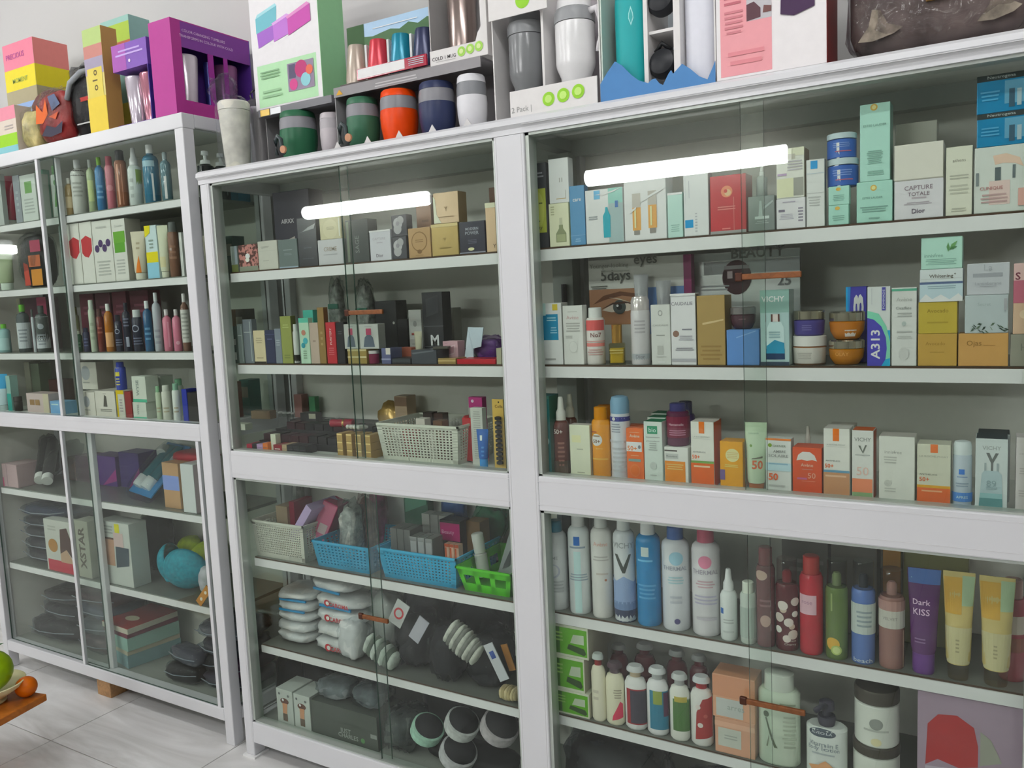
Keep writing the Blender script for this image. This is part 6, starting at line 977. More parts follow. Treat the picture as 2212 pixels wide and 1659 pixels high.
# middle deck
cb = [('e', .5, .6, .2, 'a8acb0'), ('l', .3, .2, .7, .3, 1, 'a9aaa4')]
q1 = B('L4', 172, 208, 847, 'cfccc2', 'lower cream box with a small grey seal', cb, d=.06); q2 = B('L4', 209, 252, 845, 'cbc8be', 'lower cream box with a lipstick picture', [('p', [(.4, .4), (.6, .4), (.58, .8), (.48, .86)], '5c5a54'), ('l', .2, .2, .85, .32, 2, '77766e'), ('l', .4, .88, .6, .92, 1, '9a988e')], d=.06, side='b0aca0')
B('L4', 165, 212, 782, 'd0cdc4', 'upper cream box with a grey seal, on the lower two', cb, on=q1, d=.07, side='b3aca4')
q = B('L4', 255, 272, 843, 'c4c4b8', 'yellow-sided white tube box', [('r', 0, 0, .2, 1, 'c9b02c'), ('r', 0, .86, 1, 1, 'c9b02c'), ('l', .35, .2, .8, .7, 5, 'a09a9a')], d=.05)
B('L4', 273, 287, 846, '8c3434', 'dark red box beside the yellow-sided one', d=.05)
Lt('bottlew', 'L4', 252, 276, 782, [('2f44a8', .25), '2a3c98'], 'royal blue bottle with a yellow label', [('r', .05, .5, .5, .8, 'd0c450'), ('l', .1, .15, .5, .45, 3, 'c4bc70')], on=q)
q = B('L4', 289, 318, 869, 'c4cabf', 'lower white toothpaste box with a teal foot', [('r', 0, 0, 1, .12, '58b090'), ('tv', .4, .55, .6, 'WYSE', '84908c', .01, .3)], d=.05)
B('L4', 288, 318, 813, 'c4cabf', 'upper white toothpaste box with a teal foot', [('r', 0, 0, 1, .12, '58b090'), ('tv', .4, .55, .6, 'WYSE', '84908c', .01, .3)], on=q, d=.05); B('L4', 320, 354, 812, 'b9beb4', 'pale carton behind the roll-on bottles', dy=.07, d=.05)
for a, b, t, c0, c1, lab in ((320, 338, 838, 'cdd0c6', 'd0d3ca', 'white roll-on bottle beside the toothpaste box'), (340, 352, 834, 'b8c4ae', '86b08c', 'slim green-capped roll-on bottle'), (353, 374, 832, 'c6c8bc', 'c9ccc2', 'white roll-on with a gold crest'), (376, 394, 828, 'cdd2cc', '8cb49c', 'white jar bottle with a sage cap')):
    Lt('bottlew', 'L4', a, b, t, [c0, c1], lab, [('l', .2, .2, .8, .4, 2, 'b0a890')])
Lt('bottlew', 'L4', 328, 346, 818, ['b0bcae', '7cac8c'], 'sage-capped bottle behind the roll-ons', dy=.09); Lt('bottlew', 'L4', 380, 402, 818, ['b0bcae', '7cac8c'], 'second sage-capped bottle behind the roll-ons', dy=.09)
B('L4', 397, 408, 841, '2a38a0', 'narrow royal blue box by the corner post', d=.04); B('L4', 409, 430, 848, '33302f', 'dark box wedged by the corner post', d=.05)
Tb('L4', 0, 18, 808, 'b9cfd8', 'b4c4c4', 'white tube with a sky blue top', [('r', -.1, .6, 1.2, 1, '3a9ccc')], capf=.15); B('L4', 19, 28, 812, '8fb4ac', 'slim white and teal box', [('r', 0, 0, 1, .5, '2f9a90')], d=.03)
Lt('jar', 'L4', 29, 57, 856, ['24221f', '2b2825'], 'black cream jar at the tall cabinet deck', cat='jar'); B('L4', 60, 108, 850, 'c4b4b0', 'pink and cream set box with brown palettes', [('r', .75, 0, 1, 1, 'c4bca4'), ('r', .15, .4, .36, .68, '9a7a54'), ('r', .4, .4, .6, .68, 'a08058')], d=.06); B('L4', 110, 140, 867, '78a8d0', 'sky blue set box beside the pink one', [('r', .1, .7, .6, .8, 'b8d4ea')], d=.05)
for a, b, t, c, lab in ((44, 72, 782, 'a8a898', 'tall pale carton at the back of the deck'), (74, 92, 785, '6f7a68', 'tall sage carton at the back of the deck'), (110, 138, 820, '54302c', 'brown carton behind the sky blue box')): B('L4', a, b, t, c, lab, dy=.13, d=.05)
# bottles seen through the side glass of the tall cabinet
for zk, items in (('L1', (('1e2426', .13, 'black pump bottle with a grey V behind the side glass', True), ('1b2328', .19, 'black pump bottle farther back behind the side glass', True), ('2a6f8c', .26, 'teal box at the back behind the side glass', False))), ('L2', (('8f8c80', .14, 'beige carton behind the side glass', False), ('35524c', .22, 'dark green carton behind the side glass', False))), ('L3', (('8a5a40', .16, 'copper carton behind the side glass', False), ('4c3a34', .24, 'dark brown carton behind the side glass', False))), ('L4', (('8c4038', .16, 'rust red carton behind the side glass', False), ('2f6a66', .24, 'teal carton behind the side glass', False)))):
    for c, y, lab, bt in items:
        z = SH[zk][0]; hh = (SH[zk][3]-z)*.8
        if bt:
            o = empty('pump_bottle', lab, 'bottle', (-.148, y+.02, z), math.radians(90)); loft('body', [(0, .026, .022), (hh*.68, .026, .022), (hh*.72, .012, .012)], M(c, .15), o, 20); loft('collar', [(hh*.72, .016, .016), (hh*.8, .015, .015)], M('d0d4d2', .35), o, 16); loft('pump_head', [(hh*.8, .005, .005), (hh*.9, .005, .005), (hh*.91, .013, .009), (hh*.99, .012, .008)], M('d0d4d2', .35), o, 14)
            deco(o, [('p', [(.2, .5), (.3, .5), (.5, .38), (.7, .5), (.8, .5), (.54, .3), (.54, .1), (.46, .1), (.46, .3)], '8c9494')], lambda x, zz, k: (x, -.0226-.0003*k, zz), .04, hh)
        else: WB(-.15, y+.02, z, .045, .05, hh*.75, c, lab, [('r', .1, .5, .9, .8, '9a9488')])
# ---------------------------------------------------------------- tall cabinet, lower part
B('L5', 0, 40, 1003, 'b39a9c', 'dusty pink carton beside the clear cylinder pack', [('r', 0, 0, .08, .4, 'b83a6c'), ('r', .3, 0, .34, 1, '8c7478')], d=.1)
def cyl_pack(lab, p0, p1, r, col, capc, n=2, gap=.035, name='tube_pack'):
    p0, p1 = Vector(p0), Vector(p1); o = empty(name, lab, 'pack', tuple(p0)); d = p1-p0; R = d.to_track_quat('Z', 'Y').to_matrix().to_4x4(); L_ = d.length
    for i in range(n):
        T = Matrix.Translation(((i-(n-1)/2)*gap, 0, 0)) @ R
        loft('tube', [(0, r, r), (L_*.8, r, r), (L_, r*.9, r*.9)], M(col, .3), o, 16).data.transform(T); loft('white_cap', [(-.03, r*.92, r*.92), (-.001, r*.95, r*.95)], M(capc, .35), o, 16).data.transform(T)
    return o
zz = SH['L5'][0]
o = cyl_pack('clear pack of black tubes with a white cap, leaning', (Xp(97, .12, zz+.02), .12, zz+.045), (Xp(110, .25, zz+.1), .25, zz+.15), .022, '2a2b2c', 'c9ccc8', 2, .05); pillow('plastic_wrap', (.0, .075, .06), (.115, .18, .07), E3(35, 0, -4), FILM('cfd4d4', .06, 25.), o, 140, .15, 12, 3.)
for a, b, t, c, lab, dy_ in ((136, 164, 990, '6a3a30', 'brown-red gift box under the deck', .17), (166, 198, 985, '56304c', 'plum gift box under the deck', .17), (203, 254, 985, '5c3a86', 'violet gradient gift box', .16), (262, 305, 978, '46327c', 'deep violet gift box beside the gradient one', .17)):
    B('L5', a, b, t, c, lab, [('p', [(.4, .0), (1, .2), (1, .6)], 'a03c8c')] if 'gradient' in lab else (), dy=dy_, d=.08)
# blue card of tubes, tilted
o = empty('tube_card', 'tilted blue card with white-capped tubes in clear plastic', 'pack', (Xp(296, .1, zz), .13, zz+.0005), math.radians(-14)); R = E3(-48, 0, 0)
obox('card', (0, .06, .062), (.15, .004, .2), R, M('2a7cb4', .35), o)
for i in range(2):
    T = Matrix.Translation((-.03+.052*i, .0, .016)) @ E3(-48, 0, 0).to_4x4()
    loft('tube', [(.035, .022, .016), (.12, .024, .012), (.165, .025, .002)], M('1f6a78', .25), o, 18).data.transform(T); loft('white_cap', [(-.005, .019, .019), (.0, .021, .021), (.034, .021, .021)], M('c9cccc', .35), o, 18).data.transform(T)
loft('white_cap', [(0, .018, .018), (.03, .018, .018)], M('bfc2c0', .35), o, 16).data.transform(Matrix.Translation((-.03, .085, .105)) @ E3(-70, 0, 30).to_4x4())
obox('price_sticker', (.04, .082, .098), (.035, .0042, .016), R, M('a8b8c0', .4), o); pillow('plastic_wrap', (0, .05, .058), (.165, .05, .215), R, FILM('d8e2e2', .06, 20.), o, 150, .08, 12, 4.); ground(o); o.scale = (1.3, 1.05, 1.15)
B('L5', 357, 392, 1000, 'b38f68', 'kraft box with a pale blue band', [('r', 0, .4, 1, .72, '7e92cc')], d=.07, dy=.02); B('L5', 397, 425, 1003, 'c4c9c8', 'white box standing beside the kraft box', d=.1, side='c4b4b8')
Sk('L5', 360, 440, 960, M('a01c2c', .4, 0., 'cloth', 0., 20.), 'red cloth bag lying on the kraft and white boxes', d=.1, dy=.06, seed=151, amp=.12, hfix=.035, on=type('q', (), {'top': SH['L5'][0]+.148, 'y0': LY+.052})(), name='cloth_bag')
Sk('L5', 10, 70, 955, M('24211f', .4, 0., 'cloth', 0., 20.), 'black bag lying at the back of the shelf', d=.12, dy=.16, seed=152, amp=.15, film=FILM('8c8c8c'), hfix=.16)
# folded garments
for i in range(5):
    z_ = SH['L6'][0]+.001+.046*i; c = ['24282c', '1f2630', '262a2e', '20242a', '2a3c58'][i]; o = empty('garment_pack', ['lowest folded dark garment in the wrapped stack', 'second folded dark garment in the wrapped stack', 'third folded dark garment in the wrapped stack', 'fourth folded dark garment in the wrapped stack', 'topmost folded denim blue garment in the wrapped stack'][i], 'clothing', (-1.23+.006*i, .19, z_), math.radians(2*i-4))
    pillow('garment', (0, 0, .02), (.3, .18, .042), I3, M(c, .55, 0., 'cloth', 0., 16.), o, 160+i, .1, 10, 4.); pillow('plastic_wrap', (0, 0, .0205), (.315, .19, .0445), I3, FILM('b4c0cc', .08, 30.), o, 170+i, .12, 14, 4., lobes=9); tubepath('wrap_fold_glint', [(-.15, -.085, .022), (-.05, -.1, .016), (.06, -.099, .02), (.14, -.09, .03)], .0018, M('868f98', .3), o, 6); ground(o)  # pale front tube stands in for film glints along the wrap's fold
B('L6', 104, 168, 1125, 'b9bcb4', 'white hair colour box with a red foot', [('r', .05, 0, .98, .22, 'b01c34'), ('p', [(.5, .2), (.5, .5), (.72, .46), (.95, .2)], 'b39478'), ('p', [(.5, .36), (.55, .84), (.78, .88), (.92, .6), (.9, .3), (.72, .46)], '4a2a20'), ('e', .27, .5, .16, 'a0702c', .13), ('l', .1, .78, .45, .9, 2, 'a2a59c')], d=.045, side='a9aca0')
q = B('L6', 172, 200, 1125, 'a9a99a', 'patterned hair colour box side on, beside the centre post', [('tv', .45, .52, .74, 'XSTAR', '55483c', .03, .5)], d=.06)
B('L6', 222, 290, 1128, 'b4bab4', 'white box with bare legs and jeans printed on it', [('r', .55, .84, .70, .98, 'c9c42c'), ('p', [(.12, .3), (.48, .3), (.5, .72), (.14, .74)], 'b08c74'), ('p', [(.52, .28), (.92, .34), (.95, .62), (.54, .62)], '3a4a54'), ('r', .5, .62, .8, .84, 'c0aca8'), ('r', .12, .72, .5, .75, '5a4238'), ('l', .15, .8, .5, .95, 3, '949a94')], d=.07)
# teal moulded cups and lime straps
def cup_shell(nm, c, r, R, mat, par, open_=.5):
    V = []; Fc = []; nu, nv = 22, 9
    for j in range(nv+1):
        ph = (math.pi/2)*(1-j/nv)
        for i in range(nu):
            th = 2*math.pi*i/nu; k = 1+.08*math.sin(th*2+.6)*math.cos(ph)
            V.append(tuple(R @ Vector((r[0]*math.cos(ph)*math.cos(th)*k, r[1]*math.cos(ph)*math.sin(th)*k, r[2]*math.sin(ph)))+Vector(c)))
    for j in range(nv):
        for i in range(nu): Fc.append((j*nu+i, j*nu+(i+1) % nu, (j+1)*nu+(i+1) % nu, (j+1)*nu+i))
    o = mk(nm, V, Fc, mat, par, True); m = o.modifiers.new('thickness', 'SOLIDIFY'); m.thickness = .004; return o
z6 = SH['L6'][0]; TE = M('0a8496', .55, 0., 'cloth', 0., 90.); o = empty('moulded_bra', 'teal moulded bra spilling over the shelf front', 'bra', (Xp(365, .09, z6), .15, z6+.005))
cup_shell('cup', (.045, -.01, .068), (.088, .078, .058), E3(108, 0, 10), TE, o); cup_shell('cup', (-.062, .02, .062), (.07, .075, .05), E3(104, 0, -58), TE, o)
tubepath('bridge', [(-.03, -.045, .03), (-.012, -.052, .026), (.006, -.05, .03)], .006, TE, o); ground(o)
LI = M('9aae1c', .6, 0., 'cloth', 0., 60.); o = empty('moulded_bra', 'lime green bra behind the teal one', 'bra', (Xp(400, .2, z6), .275, z6+.005)); cup_shell('cup', (.04, 0, .072), (.06, .05, .062), E3(70, -20, 20), LI, o); cup_shell('cup', (-.05, .01, .085), (.05, .045, .055), E3(70, 20, -20), LI, o); tubepath('strap', [(-.08, -.03, .06), (-.03, -.05, .045), (.02, -.05, .055), (.08, -.03, .03), (.1, 0, .004)], .007, LI, o); ground(o)
Sk('L6', 300, 345, 1120, M('33362c', .4, 0., 'mottle', 0., 20.), 'dark olive bag behind the teal bra', d=.1, dy=.13, film=FILM('8c9488'), seed=180, amp=.2, hfix=.2)
cardtag('hang_tag', 440, 1287, .055, .028, .07, E3(-10, 38, 0), 'b9824a', 'orange-brown hang tag with two white dots', dec=[('e', .5, .3, .2, 'd8d0c4'), ('e', .5, .7, .2, 'd8d0c4')])
Sk('L6', 425, 452, 1220, M('a9abb0', .45, 0., 'cloth', 0., 40.), 'grey cloth roll beside the hang tag', d=.07, dy=.04, seed=181, amp=.15, hfix=.1, name='cloth_roll', cat='cloth')
# bottom level: books, boxes and clothing packs
z7 = SH['L7'][0]; bx_ = Xp(290, .12, z7)-.03
for i, (h, c, s_, lab) in enumerate(((.05, '7fa0a4', '', 'pale blue box at the foot of the book stack'), (.018, 'b4b09a', '', 'cream book in the stack above the blue box'), (.05, '8ab0a4', '', 'pale sea green box in the stack'), (.018, '6a1c34', '', 'maroon book under the red book'), (.02, 'b8b4a4', '', 'red-covered book with a cream oval on top of the stack'))):
    zz7 = z7+sum((.05, .018, .05, .018, .02)[:i])+.0006*i
    q = WB(bx_+.004*i, .19-.005*i, zz7, .17-.004*(i % 2), .2, h, c, lab, rz=-12+2*i, name='book' if i in (1, 3, 4) else 'carton_box', cat='book' if i in (1, 3, 4) else 'box')
    if i == 4:
        mk('red_cover', bxv(-.084, .084, -.1, .1, h, h+.0015), BF, M('8c2018', .4), q.o); n = 20; mk('cream_oval', [(.035*math.cos(2*math.pi*k/n), -.03+.02*math.sin(2*math.pi*k/n), h+.0019) for k in range(n)], [tuple(range(n))], M('c9bfa4', .5), q.o)
def gpack(lab, xc, y, z_, w_, d, h, c, rz, seed, kind='cloth'):
    o = empty('garment_pack', lab, 'clothing', (xc, y, z7+z_), math.radians(rz)); pillow('garment', (0, 0, h/2), (w_, d, h), I3, M(c, .5, 0., kind, 0., 14.), o, seed, .1, 10, 4.); pillow('plastic_wrap', (0, 0, h/2), (w_*1.03, d*1.03, h*1.04), I3, FILM('c4ccd6', .06, 25.), o, seed+50, .14, 14, 4., lobes=9); tubepath('wrap_fold_glint', [(-w_*.5, -d*.45, h*.5), (-w_*.2, -d*.52, h*.42), (w_*.15, -d*.52, h*.5), (w_*.48, -d*.46, h*.62)], .0018, M('868f98', .3), o, 6); return ground(o)  # thin grey tube added as the glint on the wrap's front crease
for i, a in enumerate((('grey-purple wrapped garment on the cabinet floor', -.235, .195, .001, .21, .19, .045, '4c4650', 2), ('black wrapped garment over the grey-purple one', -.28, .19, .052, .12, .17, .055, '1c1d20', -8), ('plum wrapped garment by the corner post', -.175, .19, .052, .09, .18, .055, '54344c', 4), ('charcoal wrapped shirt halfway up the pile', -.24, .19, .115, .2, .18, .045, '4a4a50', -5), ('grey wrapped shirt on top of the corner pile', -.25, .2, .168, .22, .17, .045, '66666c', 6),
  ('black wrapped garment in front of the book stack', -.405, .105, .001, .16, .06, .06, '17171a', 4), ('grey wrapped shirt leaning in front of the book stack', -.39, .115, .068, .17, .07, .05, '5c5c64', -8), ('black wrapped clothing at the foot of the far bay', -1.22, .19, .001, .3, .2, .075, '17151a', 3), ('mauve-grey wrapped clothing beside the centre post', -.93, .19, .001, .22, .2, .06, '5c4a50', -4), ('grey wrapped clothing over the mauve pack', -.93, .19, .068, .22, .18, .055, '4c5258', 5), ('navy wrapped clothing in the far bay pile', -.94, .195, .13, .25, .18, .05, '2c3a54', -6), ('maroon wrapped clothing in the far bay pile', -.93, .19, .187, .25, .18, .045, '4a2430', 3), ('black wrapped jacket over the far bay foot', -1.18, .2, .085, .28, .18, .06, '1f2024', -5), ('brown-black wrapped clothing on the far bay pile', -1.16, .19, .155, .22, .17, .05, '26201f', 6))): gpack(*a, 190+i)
o = empty('bath_puff', 'sea green net bath puff beside the far bay pile', 'puff', (Xp(40, .13, .3), .13, z7+.216)); pillow('net', (0, 0, .05), (.1, .1, .1), I3, M('2f6a60', .7, 0., 'cloth', 0., 50.), o, 230, .25, 14, 2.2, lobes=14)
# ================================================================ on top of the wide cabinet
ZT = SH['RT'][0]
def at(px, y, z=None): return Xp(px, y, ZT if z is None else z)
def tumbler(lab, xl, xr, yt, yc, rings, parts, z0=None, n=28, cat='tumbler', name='tumbler', hmax=9.):
    """rings: (height fraction, radius fraction) pieces per part; measured between pixel columns at its widest"""
    z0 = ZT if z0 is None else z0
    x0, x1 = Xp(xl, yc, z0+.05), Xp(xr, yc, z0+.05); xc = (x0+x1)/2; r = (x1-x0)/2*abs(CAM.y-yc)/math.hypot(xc-CAM.x, CAM.y-yc); h = min(Zp(yt, xc, yc)-z0, hmax)
    o = empty(name, lab, cat, (xc, yc, z0), math.atan2(CAM.x-xc, yc-CAM.y)*.6)
    for pn, col, rg in parts: loft(pn, [(a*h, b*r, b*r) for a, b in rg], col if not isinstance(col, str) else M(col, .35), o, n)
    i = It(); i.o = o; i.h = h; i.r = r; i.xc = xc; return i
q = tumbler('off-white tumbler in crinkled clear wrap at the cabinet corner', 478, 548, 221, .05, None, [('body', M('c9c8bc', .4, 0., 'cloth', .05, 25.), [(0, .72), (.02, .76), (.86, .98)]), ('lid', 'cfcdc2', [(.865, 1.0), (.97, 1.0), (1, .9)])])
pillow('plastic_wrap', (0, 0, q.h*.55), (q.r*2.06, q.r*2.06, q.h*1.08), I3, FILM('e6e8ec', .06, 30.), q.o, 300, .1, 16, 4., lobes=9); pillow('wrap_knot', (-.03, 0, q.h*1.2), (.08, .05, .07), E3(0, -30, 0), FILM('c9b8d8', .06, 40.), q.o, 301, .4, 12, 2.4, lobes=9)
q = tumbler('grey tumbler behind the off-white one with a metal ring lid', 540, 592, 212, .145, None, [('body', M('a3a2a4', .3, .4), [(0, .75), (.02, .8), (.86, .98)]), ('lid', '4a4a4c', [(.865, 1.0), (.93, 1.0), (.96, .8)])]); tubepath('ring_handle', [(.022*math.cos(a*math.pi/6), 0, q.h*.98+.012+.018*math.sin(a*math.pi/6)) for a in range(12)], .003, M('3a3a3c', .3, .5), q.o, 8, True)
# open carton trays holding ribbed-grip cups
def cup3(lab, xl, xr, yt, yc, c, mid='85858a', z0=None):
    return tumbler(lab, xl, xr, yt, yc, None, [('body', c, [(0, .78), (.02, .84), (.3, .97), (.5, 1.), (.62, .97)]), ('grip_band', mid, [(.62, .98), (.78, .97), (.86, .93)]), ('lid', c, [(.86, .95), (.97, .9), (1, .82)])], z0, hmax=.131)
GC = M('8e8c8e', .6); tz = ZT+.006
o = empty('carton_tray', 'grey carton tray holding the green and pale cups', 'tray', (at(668, .12), .12, ZT)); tw = at(748, .12)-at(592, .12)
boxes('base', [(-tw/2, tw/2, -.09, .09, 0, .005)], GC, o); boxes('back_wall', [(-tw/2, tw/2, .085, .09, .005, .158)], GC, o); box('left_wall', (-tw/2, -tw/2+.003, -.02, .085, .005, .158), GC, o); box('right_wall', (tw/2-.003, tw/2, -.02, .085, .005, .158), GC, o); box('header', (-tw/2, tw/2, -.045, -.02, .138, .158), M('6f6f74', .3), o); box('top_wall', (-tw/2, tw/2, -.02, .085, .153, .158), GC, o)
box('gold_sticker', (-tw/2+.01, -tw/2+.045, -.047, -.045, .139, .156), M('d8b45c', .2), o); box('silver_sticker', (-tw/2+.05, -tw/2+.09, -.047, -.045, .139, .156), M('cfd2d8', .15), o)
cup3('green cup with a grey grip band in the shorter tray', 606, 688, 243, .1, '2f6448', z0=tz); cup3('pale grey cup beside the green one in the shorter tray', 692, 740, 246, .105, 'b4aeb2', 'a8a4a8', z0=tz)
def loop(lab, px, y):
    o = empty('clip_strap', lab, 'strap', (at(px, y), y, ZT)); tubepath('loop', [(-.012, 0, .008), (-.014, 0, .05), (-.006, 0, .06), (.006, 0, .05), (.008, 0, .02), (.016, 0, .012)], .006, M('3c4648', .2), o); loft('cork_button', [(0, .01, .01), (.006, .01, .01)], M('b08468', .5), o, 16).data.transform(Matrix.Translation((.022, -.006, .02)) @ Matrix.Rotation(math.pi/2, 4, 'X'))
loop('clear bottle strap with a cork disc beside the green cup', 606, .012); loop('clear bottle strap with a cork disc between the trays', 745, .012)
o = empty('carton_tray', 'long grey carton tray holding green, orange, navy and white cups', 'tray', (at(905, .12), .12, ZT)); tw = at(1062, .12)-at(752, .12)
boxes('base', [(-tw/2, tw/2, -.09, .1, 0, .005)], GC, o); box('back_wall', (-tw/2, tw/2, .095, .1, .005, .17), GC, o); box('top_wall', (-tw/2, tw/2, -.05, .1, .165, .17), GC, o); box('header', (-tw/2, tw/2, -.053, -.05, .145, .17), GC, o); box('left_wall', (-tw/2, -tw/2+.003, -.05, .095, .005, .165), GC, o)
for k in range(5): mk('paper_tab', [(-tw/2+.02+k*tw*.22, -.091, .0), (-tw/2+.05+k*tw*.22, -.091, .0), (-tw/2+.035+k*tw*.22, -.091, .022), (-tw/2+.02+k*tw*.22, -.089, .0), (-tw/2+.05+k*tw*.22, -.089, .0), (-tw/2+.035+k*tw*.22, -.089, .022)], [(0, 1, 2), (5, 4, 3), (0, 3, 4, 1), (1, 4, 5, 2), (2, 5, 3, 0)], M('c4c2c2', .5), o)
deco(o, [('l', .3, .87, .6, .95, 2, 'b4b2b4'), ('p', [(.02, .88), (.07, .88), (.045, .96)], 'c99a3c')], lambda x, z, k: (x, -.0535-.0003*k, z), tw, .17)
cup3('dark green cup with a grey grip band in the long tray', 750, 822, 209, .1, '3c6a52', z0=tz); cup3('orange cup with a grey grip band', 823, 905, 190, .1, 'dc4a1c', z0=tz); cup3('navy cup with a grey grip band', 906, 986, 174, .1, '343c5c', z0=tz); cup3('white cup with a grey grip band', 988, 1054, 150, .1, 'd0d0d4', '808286', z0=tz)
# white and green storage-bag box standing on the shorter tray
z0 = ZT+.1585; c0, c1 = at(557, .09, z0), at(701, .09, z0); w_ = c1-c0
q = WB((c0+c1)/2, .135, z0, w_, .1, .34, 'd4d2d8', 'white and green storage bag box above the green cup', [('r', .06, .02, .94, .36, 'a9d0a8'), ('p', [(.09, .62), (.40, .67), (.42, .80), (.09, .74)], '6fb0bc'), ('p', [(.09, .74), (.42, .80), (.40, .82), (.12, .77)], '9ccbd2'), ('p', [(.11, .50), (.38, .55), (.38, .66), (.10, .62)], '9a64bc'), ('p', [(.35, .52), (.60, .56), (.60, .70), (.35, .65)], 'b474c6'), ('p', [(.35, .65), (.60, .70), (.56, .715), (.33, .67)], 'cf9fd8'), ('p', [(.57, .54), (.90, .61), (.90, .74), (.57, .67)], 'bc50a4'), ('p', [(.57, .67), (.90, .74), (.86, .76), (.55, .69)], 'd08abc'), ('r', .52, .10, .90, .32, '8c7f94'), ('r', .54, .2, .64, .31, '55506a'), ('e', .72, .26, .09, 'b03a70'), ('e', .6, .15, .06, 'c44a86'), ('e', .78, .17, .07, '8ac0c8'), ('e', .84, .24, .05, 'd06a54'), ('l', .1, .24, .42, .31, 3, '7fa480'), ('l', .1, .08, .44, .16, 2, '8fb48e')], side=None)
mk('green_side', bxv(w_/2, w_/2+.0012, -.05, .05, 0, .34), BF, M('8fbf92', .45), q.o)
# four-tumbler pack with a forest print, on the long tray
z0 = ZT+.1705; c0, c1 = at(738, .075, z0), at(932, .075, z0); w_ = c1-c0
o = empty('tumbler_pack', 'four-tumbler pack with a sky and forest print above the orange cup', 'box', ((c0+c1)/2, .115, z0)); hh = Zp(30, (c0+c1)/2, .08)-z0
box('back_card', (-w_/2, w_/2, .045, .05, 0, hh), M('c2c6c8', .4), o); box('base', (-w_/2, w_/2, -.045, .045, 0, .004), M('57504e', .4), o)
hd = box('header_card', (-w_/2, w_/2, -.005, .045, hh*.64, hh), M('9cb8d0', .3), o)
deco(hd, [('p', [(0, 0), (1, 0), (1, .5), (.9, .62), (.8, .44), (.7, .6), (.6, .4), (.5, .5), (.3, .36), (.2, .42), (0, .4)], '4a6c48'), ('r', 0, 0, .2, 1, '33562f'), ('t', .12, .45, .18, 'Stain', 'b9c6b4', .01), ('t', .58, .8, .42, 'TUMBLERS', '4c7aa8', .01), ('l', .3, .64, .8, .72, 1, 'd4dfe8')], lambda x, z, k: (x, -.0053-.0003*k, z+hh*.64), w_, hh*.36)
for i, (c, lab) in enumerate((('a89c90', 'champagne tumbler'), ('c03c48', 'red tumbler'), ('1f7f98', 'teal tumbler'), ('343a5a', 'navy tumbler'))):
    x = -w_/2+w_*(.125+.25*i); r = w_*.112
    t = loft('tumbler', [(.005, r, r), (hh*.1, r*1.02, r*1.02), (hh*.62, r*.72, r*.72), (hh*.66, r*.66, r*.66)], M(c, .25, .2), o, 24); t['label'] = lab; t.data.transform(Matrix.Translation((x, -.012, 0)))
    if i < 3: box('divider', (x+r*.98, x+r*1.18, -.02, .03, .004, hh*.63), M('c9cccc', .4), o)
gl = box('glossy_band', (-w_/2+w_*.22, w_/2-w_*.02, -.052, -.047, .005, hh*.2), M('a02c40', .12), o); deco(gl, [('r', .02, .1, .7, .95, 'd8d4d4'), ('l', .74, .2, .98, .9, 4, 'b0b4bc')], lambda x, z, k: (x+w_*.1, -.0523-.0003*k, z+.005), w_*.76, hh*.2-.005)  # pale panel is white glare painted over the red band
# single mug carton
c0, c1 = at(930, .07, z0), at(1054, .07, z0); w_ = c1-c0; hh = .3
o = empty('mug_carton', 'white mug carton with a cut-out window and three green badges', 'box', ((c0+c1)/2, .115, z0)); WC = M('cfcdcc', .5); bh = Zp(98, (c0+c1)/2, .07)-z0
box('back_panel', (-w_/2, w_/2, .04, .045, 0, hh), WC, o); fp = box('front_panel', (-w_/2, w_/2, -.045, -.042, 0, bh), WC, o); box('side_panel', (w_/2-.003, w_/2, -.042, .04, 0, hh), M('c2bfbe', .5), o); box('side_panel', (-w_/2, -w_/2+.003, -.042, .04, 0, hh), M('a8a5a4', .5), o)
mk('window_flap', [(w_*.3, -.045, bh), (w_/2, -.045, bh), (w_/2, -.045, hh), (w_*.38, -.045, hh), (w_*.4, -.045, bh*1.9), (w_*.34, -.045, bh*1.5), (w_*.3, -.042, bh), (w_/2, -.042, bh), (w_/2, -.042, hh), (w_*.38, -.042, hh), (w_*.4, -.042, bh*1.9), (w_*.34, -.042, bh*1.5)], [(0, 1, 2, 3, 4, 5), (11, 10, 9, 8, 7, 6), (0, 6, 7, 1), (1, 7, 8, 2), (2, 8, 9, 3), (3, 9, 10, 4), (4, 10, 11, 5), (5, 11, 6, 0)], WC, o)
deco(fp, [('t', .25, .42, .42, 'COLD 1 MUG', '4a4648', .01), ('l', .06, .16, .5, .24, 1, 'b4b2b2')]+[('e', .56+.15*i, .55+.04*i, .068, '9cc860') for i in range(3)]+[('e', .56+.15*i, .55+.04*i, .035, 'c6e09a') for i in range(3)], lambda x, z, k: (x, -.0453-.0003*k, z), w_, bh)
m = loft('mug', [(.002, .034, .034), (.17, .037, .037), (.172, .036, .036)], M('8c7f7a', .22, .8), o, 24); m.data.transform(Matrix.Translation((-.012, -.002, 0))); l = loft('mug_lid', [(.173, .04, .04), (.2, .04, .04), (.21, .03, .03)], M('4c4a4c', .4), o, 24); l.data.transform(Matrix.Translation((-.012, -.002, 0)))
